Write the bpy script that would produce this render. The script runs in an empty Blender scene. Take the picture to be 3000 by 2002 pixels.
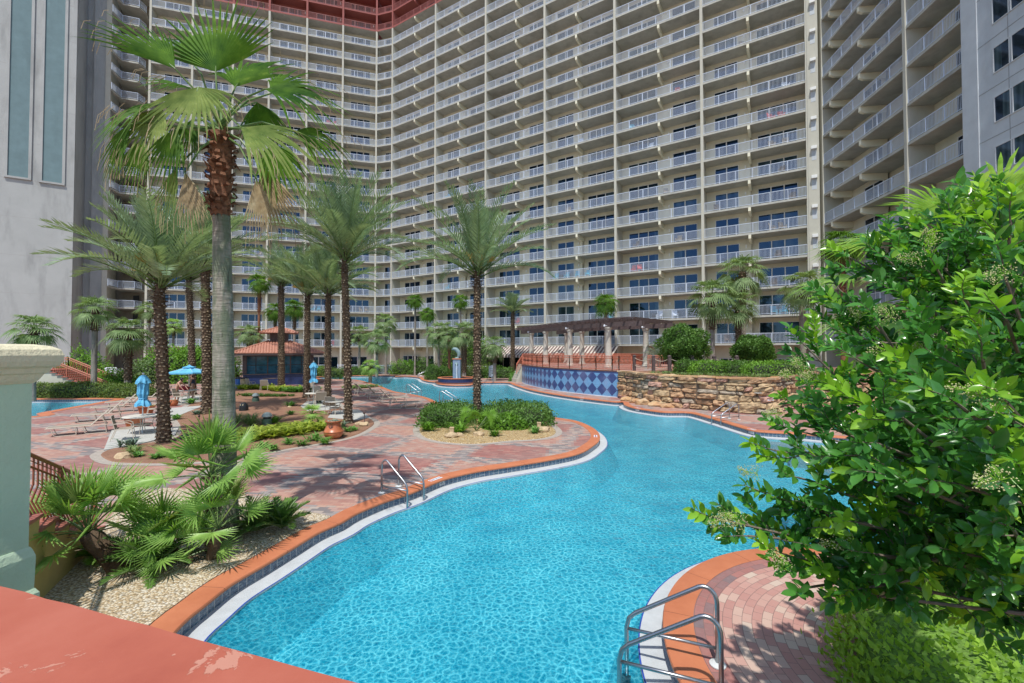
import bpy, bmesh, math, random
from math import sin, cos, pi, radians, sqrt, atan2, hypot
from mathutils import Vector, Matrix, noise
from mathutils.geometry import tessellate_polygon

# ------------------------------------------------------------------ camera, light
SC = bpy.context.scene
COL = SC.collection
F = 1300.0                       # focal length in pixels of the 3000 px wide photograph
H = 3.4                          # eye height above the pool deck
PITCH = math.atan(27.0/F)
cam_d = bpy.data.cameras.new("camera")
cam = bpy.data.objects.new("camera", cam_d); COL.objects.link(cam)
cam.location = (0, 0, H)
cam.rotation_euler = (pi/2+PITCH, 0, 0)
cam_d.sensor_width = 36; cam_d.lens = 36*F/3000
cam_d.clip_start = 0.05; cam_d.clip_end = 2000
SC.camera = cam
SC.render.resolution_x = 1024; SC.render.resolution_y = 683

SUN_AZ = (-0.18, -0.98)          # horizontal direction towards the sun
SUN_EL = radians(62)
world = bpy.data.worlds.new("World"); SC.world = world
world.use_nodes = True
wn = world.node_tree.nodes; wl = world.node_tree.links
bg = wn.get('Background') or wn.new('ShaderNodeBackground')
sky = wn.new('ShaderNodeTexSky'); sky.sky_type = 'NISHITA'; sky.sun_disc = False
sky.sun_elevation = SUN_EL
sky.sun_rotation = atan2(SUN_AZ[0], SUN_AZ[1])
sky.air_density = 1.0; sky.dust_density = 0.6; sky.ozone_density = 1.2
wl.new(sky.outputs[0], bg.inputs[0]); bg.inputs[1].default_value = 0.15
sd = bpy.data.lights.new("sun", 'SUN'); sd.energy = 3.5; sd.angle = radians(0.6); sd.color = (1.0, .975, .93)
sun = bpy.data.objects.new("sun", sd); COL.objects.link(sun)
sdir = Vector((SUN_AZ[0]*cos(SUN_EL), SUN_AZ[1]*cos(SUN_EL), sin(SUN_EL))).normalized()
sun.rotation_euler = sdir.to_track_quat('Z', 'Y').to_euler()
sun.location = (0, 0, 120)
SC.view_settings.view_transform = 'Standard'
SC.view_settings.look = 'None'
SC.view_settings.exposure = 0.36
SC.view_settings.gamma = 1

# ------------------------------------------------------------------ helpers
_f = Vector((0, cos(PITCH), sin(PITCH))); _u = Vector((0, -sin(PITCH), cos(PITCH)))
def ray(u, v): return Vector(((u-1500)/F, 0, 0)) + _f + _u*((1001-v)/F)
def G(u, v, z=0.0):
    """world point on the level z seen at photo position u, v"""
    r = ray(u, v); t = (z-H)/r.z
    return Vector((r.x*t, r.y*t, z))
def D(u, v, Y):
    """world point at distance Y seen at photo position u, v"""
    r = ray(u, v); t = Y/r.y
    return Vector((r.x*t, Y, H+r.z*t))
def XU(u, Y): return (u-1500)/F*Y
def rnd(a, b): return random.uniform(a, b)

class MB:
    def __init__(s): s.v = []; s.f = []; s.m = []
    def add(s, vs, fs, mi=0):
        o = len(s.v); s.v.extend([tuple(p) for p in vs])
        for f in fs: s.f.append(tuple(i+o for i in f)); s.m.append(mi)
        return s
    def merge(s, o, off=(0, 0, 0)):
        b = len(s.v); s.v.extend([(p[0]+off[0], p[1]+off[1], p[2]+off[2]) for p in o.v])
        s.f.extend([tuple(i+b for i in f) for f in o.f]); s.m.extend(o.m); return s
    def box(s, c, d, rz=0, mi=0, M=None):
        x, y, z = d[0]/2, d[1]/2, d[2]/2
        vs = [Vector((a*x, b*y, e*z)) for e in (-1, 1) for a, b in ((-1, -1), (1, -1), (1, 1), (-1, 1))]
        R = M if M is not None else Matrix.Rotation(rz, 3, 'Z')
        c = Vector(c)
        s.add([R @ p + c for p in vs], [(3, 2, 1, 0), (4, 5, 6, 7), (0, 1, 5, 4), (1, 2, 6, 5), (2, 3, 7, 6), (3, 0, 4, 7)], mi); return s
    def fbox(s, fr, s0, s1, n0, n1, z0, z1, mi=0):
        P, d, n = fr
        vs = []
        for z in (z0, z1):
            for a, b in ((s0, n0), (s1, n0), (s1, n1), (s0, n1)):
                q = P + d*a + n*b; vs.append((q.x, q.y, z))
        fs = [(3, 2, 1, 0), (4, 5, 6, 7), (0, 1, 5, 4), (1, 2, 6, 5), (2, 3, 7, 6), (3, 0, 4, 7)]
        if d.x*n.y-d.y*n.x < 0: fs = [f[::-1] for f in fs]
        s.add(vs, fs, mi); return s
    def tube(s, pts, r, n=6, mi=0, cap=True):
        pts = [Vector(p) for p in pts]; N = len(pts)
        rr = r if isinstance(r, (list, tuple)) else [r]*N
        t0 = (pts[1]-pts[0]).normalized()
        a = t0.orthogonal().normalized()
        if abs(t0.z) < .9: a = t0.cross(Vector((0, 0, 1))).normalized()
        vs = []
        for i, p in enumerate(pts):
            t = (pts[min(i+1, N-1)]-pts[max(i-1, 0)]).normalized()
            a = (a - t*a.dot(t));
            if a.length < 1e-6: a = t.orthogonal()
            a.normalize(); b = t.cross(a)
            for k in range(n):
                w = 2*pi*k/n; vs.append(p + (a*cos(w)+b*sin(w))*rr[i])
        fs = []
        for i in range(N-1):
            for k in range(n):
                k2 = (k+1) % n; fs.append((i*n+k, i*n+k2, (i+1)*n+k2, (i+1)*n+k))
        if cap: fs.append(tuple(range(n))[::-1]); fs.append(tuple((N-1)*n+k for k in range(n)))
        s.add(vs, fs, mi); return s
    def lathe(s, prof, c=(0, 0, 0), n=24, mi=0, cap=True, ph=0):
        c = Vector(c); vs = []
        for r, z in prof:
            for k in range(n):
                w = 2*pi*k/n+ph; vs.append((c.x+r*cos(w), c.y+r*sin(w), c.z+z))
        fs = []; N = len(prof)
        for i in range(N-1):
            for k in range(n):
                k2 = (k+1) % n; fs.append((i*n+k, i*n+k2, (i+1)*n+k2, (i+1)*n+k))
        if cap:
            fs.append(tuple(range(n))[::-1]); fs.append(tuple((N-1)*n+k for k in range(n)))
        s.add(vs, fs, mi); return s
    def kite(s, p, d, side, L, w, mi=0, k=.4):
        q = p + d*L; m = p + d*(L*k)
        s.add([p, m+side*w, q, m-side*w], [(0, 1, 2, 3)], mi)
    def build(s, name, mats, parent=None, smooth=False, loc=None):
        me = bpy.data.meshes.new(name)
        me.from_pydata(s.v, [], s.f)
        if not isinstance(mats, (list, tuple)): mats = [mats]
        for m in mats: me.materials.append(m)
        if len(mats) > 1: me.polygons.foreach_set('material_index', s.m)
        if smooth: me.polygons.foreach_set('use_smooth', [True]*len(me.polygons))
        me.update()
        return link(name, me, parent, loc)
def link(name, me, parent=None, loc=None):
    o = bpy.data.objects.new(name, me); COL.objects.link(o)
    if parent: o.parent = parent
    if loc is not None: o.location = loc
    return o
def tag(o, label=None, cat=None, group=None, kind=None):
    if label: o['label'] = label
    if cat: o['category'] = cat
    if group: o['group'] = group
    if kind: o['kind'] = kind
    return o
def thing(name, label, cat, loc=(0, 0, 0), rz=0, group=None):
    o = bpy.data.objects.new(name, None); COL.objects.link(o)
    o.location = loc; o.rotation_euler = (0, 0, rz); o.empty_display_size = .3
    return tag(o, label, cat, group)
def struct(name, o, label=None):
    o['kind'] = 'structure'
    if label: o['label'] = label
    return o
def kids(o): return [c for c in COL.objects if c.parent == o]
def copy_tree(o, parent=None):
    c = o.copy(); COL.objects.link(c); c.parent = parent
    for ch in kids(o): copy_tree(ch, c)
    return c
def dup(o, loc, rz=0, label=None, scale=None, group=None):
    c = copy_tree(o); c.location = loc; c.rotation_euler = (0, 0, rz)
    if scale: c.scale = (scale,)*3 if not isinstance(scale, tuple) else scale
    if label: c['label'] = label
    if group: c['group'] = group
    return c
def catmull(pts, n=6, closed=True):
    out = []; N = len(pts)
    rng = range(N) if closed else range(N-1)
    for i in rng:
        if closed: p0, p1, p2, p3 = pts[i-1], pts[i], pts[(i+1) % N], pts[(i+2) % N]
        else: p0, p1, p2, p3 = pts[max(i-1, 0)], pts[i], pts[i+1], pts[min(i+2, N-1)]
        for k in range(n):
            t = k/n
            out.append(.5*((2*p1)+(p2-p0)*t+(2*p0-5*p1+4*p2-p3)*t*t+(3*p1-p0-3*p2+p3)*t**3))
    if not closed: out.append(pts[-1])
    return out
def resample(pts, step, closed=True):
    P = list(pts)+([pts[0]] if closed else [])
    out = [P[0].copy()]; acc = 0
    for a, b in zip(P[:-1], P[1:]):
        L = (b-a).length
        while acc+L >= step:
            t = (step-acc)/L; a = a.lerp(b, t); out.append(a.copy()); L = (b-a).length; acc = 0
        acc += L
    if closed and (out[-1]-out[0]).length < step*.5: out.pop()
    return out
def offset(pts, d):
    """closed polyline moved by d to its left"""
    N = len(pts); out = []
    for i in range(N):
        t = (pts[(i+1) % N]-pts[i-1]); t.z = 0; t.normalize()
        out.append(pts[i]+Vector((-t.y, t.x, 0))*d)
    return out
def fill(loops):
    tris = tessellate_polygon(loops); vs = [p for l in loops for p in l]
    fs = []
    for t in tris:
        a, b, c = [vs[i] for i in t]
        fs.append(tuple(t) if (b-a).cross(c-a).z > 0 else tuple(t)[::-1])
    return vs, fs

# ------------------------------------------------------------------ materials
def newmat(name):
    m = bpy.data.materials.new(name); m.use_nodes = True
    nt = m.node_tree; b = nt.nodes.get('Principled BSDF')
    return m, nt, b
class N_:
    def __init__(s, nt): s.nt = nt
    def n(s, t, **kw):
        x = s.nt.nodes.new('ShaderNode'+t)
        for k, v in kw.items(): setattr(x, k, v)
        return x
    def l(s, a, b): s.nt.links.new(a, b)
    def noise(s, scale, detail=4, rough=.55, vec=None, dist=0):
        x = s.n('TexNoise'); x.inputs['Scale'].default_value = scale; x.inputs['Detail'].default_value = detail
        x.inputs['Roughness'].default_value = rough; x.inputs['Distortion'].default_value = dist
        if vec is not None: s.l(vec, x.inputs['Vector'])
        return x.outputs['Fac']
    def ramp(s, fac, stops, interp='LINEAR'):
        x = s.n('ValToRGB'); cr = x.color_ramp; cr.interpolation = interp
        while len(cr.elements) > 1: cr.elements.remove(cr.elements[-1])
        cr.elements[0].position = stops[0][0]; cr.elements[0].color = (*stops[0][1], 1)
        for p, c in stops[1:]:
            e = cr.elements.new(p); e.color = (*c, 1)
        s.l(fac, x.inputs[0]); return x.outputs[0]
    def mix(s, fac, a, b, mode='MIX'):
        x = s.n('MixRGB', blend_type=mode)
        for i, q in ((0, fac), (1, a), (2, b)):
            if isinstance(q, (int, float)): x.inputs[i].default_value = q
            elif isinstance(q, tuple): x.inputs[i].default_value = (*q, 1)
            else: s.l(q, x.inputs[i])
        return x.outputs[0]
    def math(s, op, a, b=None, c=None):
        x = s.n('Math', operation=op)
        for i, q in enumerate((a, b, c)):
            if q is None: continue
            if isinstance(q, (int, float)): x.inputs[i].default_value = q
            else: s.l(q, x.inputs[i])
        return x.outputs[0]
    def pos(s): return s.n('NewGeometry').outputs['Position']
    def objc(s): return s.n('TexCoord').outputs['Object']
    def map(s, vec, loc=(0, 0, 0), rot=(0, 0, 0), sc=(1, 1, 1)):
        x = s.n('Mapping'); x.inputs['Location'].default_value = loc; x.inputs['Rotation'].default_value = rot
        x.inputs['Scale'].default_value = sc; s.l(vec, x.inputs['Vector']); return x.outputs[0]
    def bump(s, h, st, dist, bsdf):
        x = s.n('Bump'); x.inputs['Strength'].default_value = st; x.inputs['Distance'].default_value = dist
        s.l(h, x.inputs['Height']); s.l(x.outputs[0], bsdf.inputs['Normal']); return x.outputs[0]
def dk(c, k): return tuple(x*k for x in c)
def mat(name, c, rough=.7, var=.12, sc=3, bump=0, bsc=40, metal=0, stain=0, spec=None, bd=.01):
    m, nt, b = newmat(name); q = N_(nt)
    p = q.pos()
    f = q.noise(sc, 5, .6, p)
    colr = q.ramp(f, [(.3, dk(c, 1-var)), (.7, tuple(min(1, x*(1+var)) for x in c))])
    if stain:
        f2 = q.noise(.7, 4, .6, q.map(p, sc=(1, 1, .25)))
        colr = q.mix(q.ramp(f2, [(.5, (0, 0, 0)), (.75, (stain,)*3)]), colr, dk(c, .6))
    q.l(colr, b.inputs['Base Color'])
    b.inputs['Roughness'].default_value = rough; b.inputs['Metallic'].default_value = metal
    if spec is not None: b.inputs['Specular IOR Level'].default_value = spec
    if bump: q.bump(q.noise(bsc, 3, .6, p), bump, bd, b)
    return m
def leafmat(name, c1, c2, c3=None, rough=.4, tr=.3, sc=1.5, fine=9):
    m, nt, b = newmat(name); q = N_(nt)
    p = q.pos()
    f = q.noise(sc, 2, .5, p); g = q.noise(fine, 3, .6, p)
    s = q.math('ADD', q.math('MULTIPLY', f, .45), q.math('MULTIPLY', g, .55))
    stops = [(.36, c1), (.6, c2)]
    if c3: stops.append((.72, c3))
    colr = q.ramp(s, stops)
    q.l(colr, b.inputs['Base Color']); b.inputs['Roughness'].default_value = rough; b.inputs['Specular IOR Level'].default_value = .22 if rough > .3 else .5
    t = q.n('BsdfTranslucent'); q.l(q.mix(1, colr, (1.3, 1.35, .6), 'MULTIPLY'), t.inputs[0])
    mx = q.n('MixShader'); mx.inputs[0].default_value = tr
    q.l(b.outputs[0], mx.inputs[1]); q.l(t.outputs[0], mx.inputs[2])
    q.l(mx.outputs[0], nt.nodes['Material Output'].inputs[0])
    return m

M = {}
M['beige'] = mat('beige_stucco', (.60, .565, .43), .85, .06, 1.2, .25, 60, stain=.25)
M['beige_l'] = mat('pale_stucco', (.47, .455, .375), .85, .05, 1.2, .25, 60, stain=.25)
M['soffit'] = mat('soffit_paint', (.70, .67, .51), .85, .05, .6)
M['slab'] = mat('slab_edge_paint', (.43, .425, .37), .8, .08, 2, stain=.7)
M['white'] = mat('white_rail_paint', (.58, .645, .74), .45, .04, 3)
M['grey_st'] = mat('grey_stucco', (.50, .53, .54), .9, .08, 1.0, .6, 25, stain=.35)
M['tower_st'] = mat('tower_stucco', (.385, .395, .375), .9, .07, .35, 1.0, 14, stain=.7, bd=.03)
M['teal'] = mat('teal_stucco_panel', (.14, .215, .225), .85, .1, .8, .5, 22, stain=.3)
M['red'] = mat('red_wall_paint', (.29, .085, .07), .8, .06, 1.5)
M['redrail'] = mat('red_rail_paint', (.34, .12, .105), .5, .05, 2)
M['dark'] = mat('dark_interior', (.03, .032, .035), .7, .2, 2)
M['orange'] = mat('orange_coping_paint', (.50, .165, .075), .65, .10, 2.5, .15, 80, stain=.3)
M['rail_or'] = mat('orange_iron_paint', (.46, .14, .08), .5, .08, 4)
M['rail_br'] = mat('rust_brown_iron_paint', (.27, .085, .05), .45, .12, 6, .2, 60)
M['steel'] = mat('brushed_steel', (.42, .43, .45), .36, .08, 20, metal=1)
M['mint'] = mat('mint_plaster', (.50, .64, .45), .85, .05, 3, .4, 45)
M['cream'] = mat('cream_rough_plaster', (.66, .62, .47), .9, .05, 3, .9, 70, bd=.02)
M['creamcap'] = mat('cream_capital_plaster', (.66, .60, .40), .8, .08, 6, .6, 60)
M['yellow'] = mat('yellow_plaster', (.50, .37, .13), .85, .08, 2.5, .5, 50, stain=.3)
M['redtile'] = mat('red_stair_tile', (.36, .12, .09), .6, .15, 8)
M['ledge'] = mat('white_gutter_concrete', (.46, .48, .48), .8, .08, 6, .3, 90)
M['bluetrim'] = mat('blue_trim_tile', (.02, .06, .32), .3, .3, 8)
M['terr'] = mat('terrace_concrete', (.42, .38, .34), .85, .1, 3)
M['pad'] = mat('grey_paving_slab', (.44, .43, .39), .85, .1, 4, .3, 60)
M['terracotta'] = mat('glazed_terracotta', (.42, .13, .05), .35, .25, 6)
M['sling'] = mat('taupe_sling_fabric', (.30, .25, .19), .8, .06, 10, .3, 300)
M['frame'] = mat('tan_aluminium_frame', (.55, .48, .38), .4, .05, 6)
M['tabletop'] = mat('beige_table_top', (.60, .56, .48), .5, .06, 6)
M['bluecloth'] = mat('sky_blue_canvas', (.12, .42, .64), .8, .12, 4, .3, 8, bd=.05)
M['polew'] = mat('white_pole', (.6, .62, .6), .4)
M['bark_b'] = mat('dark_palm_bark', (.115, .075, .045), .95, .4, 9, .8, 30, bd=.02)
M['boot'] = mat('palm_boot_end', (.27, .205, .13), .9, .5, 7)
M['bark_g'] = mat('grey_palm_bark', (.24, .21, .175), .95, .25, 4, .9, 24, stain=.6, bd=.02)
M['bark_r'] = mat('red_brown_boots', (.21, .09, .045), .9, .4, 14, .8, 30, bd=.02)
M['twig'] = mat('pale_twig_bark', (.17, .135, .10), .9, .2, 20, .5, 60)
M['rock'] = mat('tan_boulder', (.46, .34, .20), .9, .3, 6, .8, 12, bd=.03)
M['wood'] = mat('dark_brown_timber', (.085, .058, .054), .65, .25, 5, .4, 30)
M['column'] = mat('cast_stone_column', (.50, .465, .395), .85, .08, 3, .4, 50)
M['navy'] = mat('navy_tile', (.022, .036, .11), .35, .3, 8)
M['rope'] = mat('rope', (.45, .38, .28), .9)
M['green_pl'] = mat('green_lantern_plastic', (.11, .18, .12), .5, .1, 8)
M['pale_pl'] = mat('pale_dome_plastic', (.42, .45, .40), .45, .1, 8)
M['black_pl'] = mat('black_plastic', (.012, .014, .016), .35, .2, 8)
M['signw'] = mat('white_sign_board', (.66, .68, .72), .5, .03, 3)
M['ink'] = mat('dark_sign_lettering', (.03, .03, .04), .6, .05, 3)
M['inkred'] = mat('red_sign_lettering', (.45, .03, .03), .6, .05, 3)
M['skin'] = mat('skin', (.50, .27, .19), .6, .06, 12)
M['skin2'] = mat('tanned_skin', (.38, .2, .13), .6, .06, 12)
M['hair'] = mat('black_hair', (.015, .012, .012), .5, .2, 30)
M['hair2'] = mat('brown_hair', (.07, .035, .02), .5, .2, 30)
M['bikini'] = mat('charcoal_swimwear', (.05, .06, .07), .8, .1, 20)
M['navycloth'] = mat('navy_cotton', (.025, .04, .08), .85, .1, 10)
M['redcloth'] = mat('dark_red_cloth', (.25, .01, .015), .8, .2, 10)
M['bluepl'] = mat('blue_plastic', (.01, .09, .30), .4, .1, 8)
M['statue'] = mat('weathered_bronze_statue', (.20, .28, .28), .6, .2, 10)
M['hood'] = mat('white_vent_hood', (.68, .68, .64), .6, .04, 3)
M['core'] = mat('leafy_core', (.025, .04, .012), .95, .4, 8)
M['flower'] = mat('cream_blossom', (.46, .45, .20), .8, .2, 40)
M['redflower'] = mat('red_flower', (.6, .05, .04), .6, .2, 40)
M['fruit'] = mat('orange_date_stalk', (.48, .30, .06), .7, .2, 8)
M['pinkfl'] = mat('pink_flower', (.55, .12, .28), .6, .2, 40)

M['date'] = leafmat('date_frond', (.12, .18, .10), (.27, .37, .22), (.50, .57, .44), .34, .25, .6, 6)
M['dateg'] = leafmat('date_frond_green', (.10, .17, .05), (.23, .33, .12), (.42, .48, .22), .4, .3, .6, 6)
M['sabal'] = leafmat('sabal_leaf', (.11, .18, .06), (.25, .35, .15), (.45, .50, .30), .45, .3, .8, 5)
M['wash'] = leafmat('washingtonia_leaf', (.03, .10, .008), (.12, .24, .022), (.30, .40, .06), .6, .34, .9, 4)
M['washy'] = leafmat('yellowing_leaf', (.12, .19, .04), (.28, .35, .10), (.46, .47, .25), .5, .35, 1.5, 5)
M['washd'] = leafmat('dead_leaf', (.24, .17, .09), (.44, .34, .20), (.58, .49, .33), .7, .2, 3, 9)
M['fan'] = leafmat('fan_palm_leaf', (.16, .31, .06), (.35, .53, .14), (.56, .68, .27), .36, .38, 1.5, 6)
M['hedge'] = leafmat('hedge_leaf', (.045, .10, .018), (.12, .235, .045), (.26, .38, .09), .45, .25, 1.2, 7)
M['hedgel'] = leafmat('light_hedge_leaf', (.07, .16, .015), (.19, .38, .045), (.36, .52, .11), .45, .3, 1.0, 6)
M['hedged'] = leafmat('olive_hedge_leaf', (.06, .10, .022), (.17, .24, .055), (.32, .38, .13), .5, .25, 1.3, 9)
M['grass'] = leafmat('ornamental_grass', (.13, .20, .07), (.28, .38, .14), (.42, .50, .24), .6, .3, 3, 10)
M['varieg'] = leafmat('variegated_leaf', (.16, .28, .03), (.50, .54, .09), (.75, .72, .25), .4, .35, 8, 25)
M['strap'] = leafmat('strap_leaf', (.08, .20, .04), (.20, .40, .09), (.36, .52, .18), .4, .3, 3, 15)
M['silver'] = leafmat('silver_leaf', (.16, .22, .17), (.30, .38, .30), (.45, .52, .42), .5, .2, 3, 15)
M['agave'] = leafmat('grey_green_succulent', (.10, .16, .12), (.22, .30, .22), None, .5, .15, 3, 15)
M['lig'] = leafmat('glossy_shrub_leaf', (.035, .135, .028), (.10, .30, .048), (.32, .56, .07), .22, .38, 2.4, 7)
M['hedgey'] = leafmat('yellow_green_leaf', (.14, .27, .03), (.33, .52, .06), (.55, .68, .15), .4, .4, 1.5, 12)
M['ligy'] = leafmat('young_shrub_leaf', (.14, .34, .025), (.32, .56, .05), (.50, .64, .10), .25, .4, 3, 8)

def glassmat():
    m, nt, b = newmat('reflective_window_glass'); q = N_(nt)
    p = q.pos()
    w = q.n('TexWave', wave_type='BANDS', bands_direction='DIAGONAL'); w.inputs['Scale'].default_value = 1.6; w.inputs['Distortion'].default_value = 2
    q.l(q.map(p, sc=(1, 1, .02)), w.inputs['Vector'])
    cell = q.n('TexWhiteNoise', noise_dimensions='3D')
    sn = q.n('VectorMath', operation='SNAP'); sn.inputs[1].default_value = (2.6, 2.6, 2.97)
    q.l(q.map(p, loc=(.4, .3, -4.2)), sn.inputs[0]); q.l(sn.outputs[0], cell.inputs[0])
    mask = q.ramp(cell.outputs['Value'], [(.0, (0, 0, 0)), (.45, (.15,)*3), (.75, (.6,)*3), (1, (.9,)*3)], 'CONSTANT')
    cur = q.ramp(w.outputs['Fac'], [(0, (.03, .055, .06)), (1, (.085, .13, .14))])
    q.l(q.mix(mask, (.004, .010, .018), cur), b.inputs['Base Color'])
    b.inputs['Roughness'].default_value = .04
    b.inputs['IOR'].default_value = 1.75
    b.inputs['Specular Tint'].default_value = (.30, .55, 1, 1)
    q.bump(q.noise(.7, 2, .5, p), .05, .05, b)
    return m
M['glass'] = glassmat()

def pavermat():
    """bricks laid in rows; each brick takes its colour from the big panel its centre falls in"""
    m, nt, b = newmat('brick_paving'); q = N_(nt)
    p = q.pos(); sx = q.n('SeparateXYZ'); q.l(q.map(p, rot=(0, 0, radians(6))), sx.inputs[0])
    BWd, BH = .22, .11
    row = q.math('FLOOR', q.math('DIVIDE', sx.outputs[1], BH)); off = q.math('MULTIPLY', q.math('PINGPONG', row, 1), BWd/2)
    xs = q.math('ADD', sx.outputs[0], off); col = q.math('FLOOR', q.math('DIVIDE', xs, BWd))
    cx = q.math('SUBTRACT', q.math('MULTIPLY', q.math('ADD', col, .5), BWd), off); cy = q.math('MULTIPLY', q.math('ADD', row, .5), BH)
    cm = q.n('CombineXYZ'); q.l(cx, cm.inputs[0]); q.l(cy, cm.inputs[1])
    wn_ = q.n('TexWhiteNoise', noise_dimensions='3D'); q.l(cm.outputs[0], wn_.inputs[0]); var = wn_.outputs['Value']
    s2 = q.n('SeparateXYZ'); q.l(q.map(cm.outputs[0], rot=(0, 0, radians(11))), s2.inputs[0])
    PX, PY, BW = 2.95, 2.6, .62
    fx = q.math('LESS_THAN', q.math('PINGPONG', s2.outputs[0], PX/2), BW/2); fy = q.math('LESS_THAN', q.math('PINGPONG', s2.outputs[1], PY/2), BW/2)
    band = q.math('MAXIMUM', fx, fy)
    ix = q.math('FLOOR', q.math('DIVIDE', s2.outputs[0], PX)); iy = q.math('FLOOR', q.math('DIVIDE', s2.outputs[1], PY))
    chk = q.math('PINGPONG', q.math('ADD', ix, iy), 1)
    pink = q.ramp(var, [(0, (.34, .13, .09)), (.5, (.44, .21, .145)), (.85, (.48, .27, .19)), (1, (.38, .29, .23))])
    red = q.ramp(var, [(0, (.21, .06, .05)), (.5, (.30, .09, .072)), (.9, (.37, .145, .11)), (1, (.30, .19, .15))])
    grey = q.ramp(var, [(0, (.15, .14, .14)), (.35, (.27, .245, .23)), (.6, (.40, .33, .27)), (.8, (.42, .24, .19)), (1, (.33, .13, .11))], 'CONSTANT')
    c = q.mix(chk, pink, red); c = q.mix(band, c, grey)
    ex = q.math('PINGPONG', xs, BWd/2); ey = q.math('PINGPONG', sx.outputs[1], BH/2)
    ed = q.math('MINIMUM', ex, ey); jo = q.math('LESS_THAN', ed, .004)
    c = q.mix(q.math('MULTIPLY', jo, .6), c, (.13, .09, .075))
    c = q.mix(q.math('MULTIPLY', q.ramp(q.noise(.55, 5, .7, p), [(.35, (0,)*3), (.7, (1,)*3)]), .5), c, (.24, .17, .15))
    c = q.mix(q.math('MULTIPLY', q.noise(3.2, 5, .7, p), .25), c, (.46, .37, .32))
    q.l(c, b.inputs['Base Color']); b.inputs['Roughness'].default_value = .82
    q.bump(q.math('SUBTRACT', 1, jo), .35, .006, b)
    return m
M['paver'] = pavermat()
def polarpaver(cx, cy, r0):
    m, nt, b = newmat('curved_brick_paving'); q = N_(nt)
    sub = q.n('VectorMath', operation='SUBTRACT'); q.l(q.pos(), sub.inputs[0]); sub.inputs[1].default_value = (cx, cy, 0)
    sx = q.n('SeparateXYZ'); q.l(sub.outputs[0], sx.inputs[0])
    r = q.math('SQRT', q.math('ADD', q.math('POWER', sx.outputs[0], 2), q.math('POWER', sx.outputs[1], 2)))
    a = q.math('MULTIPLY', q.math('ARCTAN2', sx.outputs[1], sx.outputs[0]), 2.2)
    cm = q.n('CombineXYZ'); q.l(a, cm.inputs[0]); q.l(r, cm.inputs[1])
    br = q.n('TexBrick'); br.inputs['Scale'].default_value = 1; br.inputs['Brick Width'].default_value = .21; br.inputs['Row Height'].default_value = .11
    br.inputs['Mortar Size'].default_value = .003; br.inputs['Mortar Smooth'].default_value = .2
    br.inputs['Color1'].default_value = (0, 0, 0, 1); br.inputs['Color2'].default_value = (1, 1, 1, 1); br.inputs['Mortar'].default_value = (.5,)*3+(1,)
    q.l(cm.outputs[0], br.inputs['Vector'])
    edge = q.math('GREATER_THAN', r, r0)
    c = q.mix(q.ramp(br.outputs['Color'], [(0, (.40, .19, .15)), (.6, (.46, .25, .19)), (.75, (.50, .38, .29)), (1, (.44, .22, .18))]), (0, 0, 0), (0, 0, 0))
    c = q.ramp(br.outputs['Color'], [(0, (.39, .17, .135)), (.55, (.45, .23, .18)), (.8, (.50, .34, .26)), (1, (.50, .40, .31))])
    c2 = q.ramp(br.outputs['Color'], [(0, (.13, .09, .10)), (.5, (.27, .085, .07)), (1, (.33, .11, .09))])
    c = q.mix(edge, c, c2)
    c = q.mix(br.outputs['Fac'], c, (.10, .06, .05))
    c = q.mix(q.math('MULTIPLY', q.noise(14, 5, .7, q.pos()), .3), c, (.50, .40, .35))
    q.l(c, b.inputs['Base Color']); b.inputs['Roughness'].default_value = .85
    q.bump(q.math('SUBTRACT', 1, br.outputs['Fac']), .5, .006, b)
    return m
def gravelmat(name, cols, sc):
    m, nt, b = newmat(name); q = N_(nt); p = q.pos()
    v = q.n('TexVoronoi', feature='F1'); v.inputs['Scale'].default_value = sc; q.l(p, v.inputs['Vector'])
    rc = q.n('SeparateColor'); q.l(v.outputs['Color'], rc.inputs[0])
    c = q.ramp(rc.outputs[0], cols)
    c = q.mix(q.ramp(v.outputs['Distance'], [(.35, (0,)*3), (.75, (.75,)*3)]), c, dk(cols[0][1], .35))
    q.l(c, b.inputs['Base Color']); b.inputs['Roughness'].default_value = .9
    q.bump(q.math('SUBTRACT', 1, v.outputs['Distance']), .8, .02, b)
    return m
M['gravel'] = gravelmat('river_gravel', [(0, (.40, .28, .15)), (.3, (.56, .43, .26)), (.6, (.66, .56, .40)), (1, (.72, .66, .54))], 34)
M['gravelo'] = gravelmat('amber_gravel', [(0, (.34, .20, .07)), (.4, (.50, .34, .15)), (.8, (.60, .46, .24)), (1, (.62, .54, .36))], 26)
def mulchmat():
    m, nt, b = newmat('pine_straw_mulch'); q = N_(nt); p = q.pos()
    f = q.noise(60, 6, .75, q.map(p, rot=(0, 0, .6), sc=(1, .35, 1))); g = q.noise(1.3, 4, .6, p)
    c = q.ramp(f, [(.3, (.13, .06, .035)), (.55, (.27, .135, .08)), (.75, (.42, .25, .15))])
    c = q.mix(q.ramp(g, [(.4, (0,)*3), (.7, (.5,)*3)]), c, (.36, .20, .12))
    q.l(c, b.inputs['Base Color']); b.inputs['Roughness'].default_value = .95
    q.bump(f, .8, .03, b); return m
M['mulch'] = mulchmat()
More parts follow.
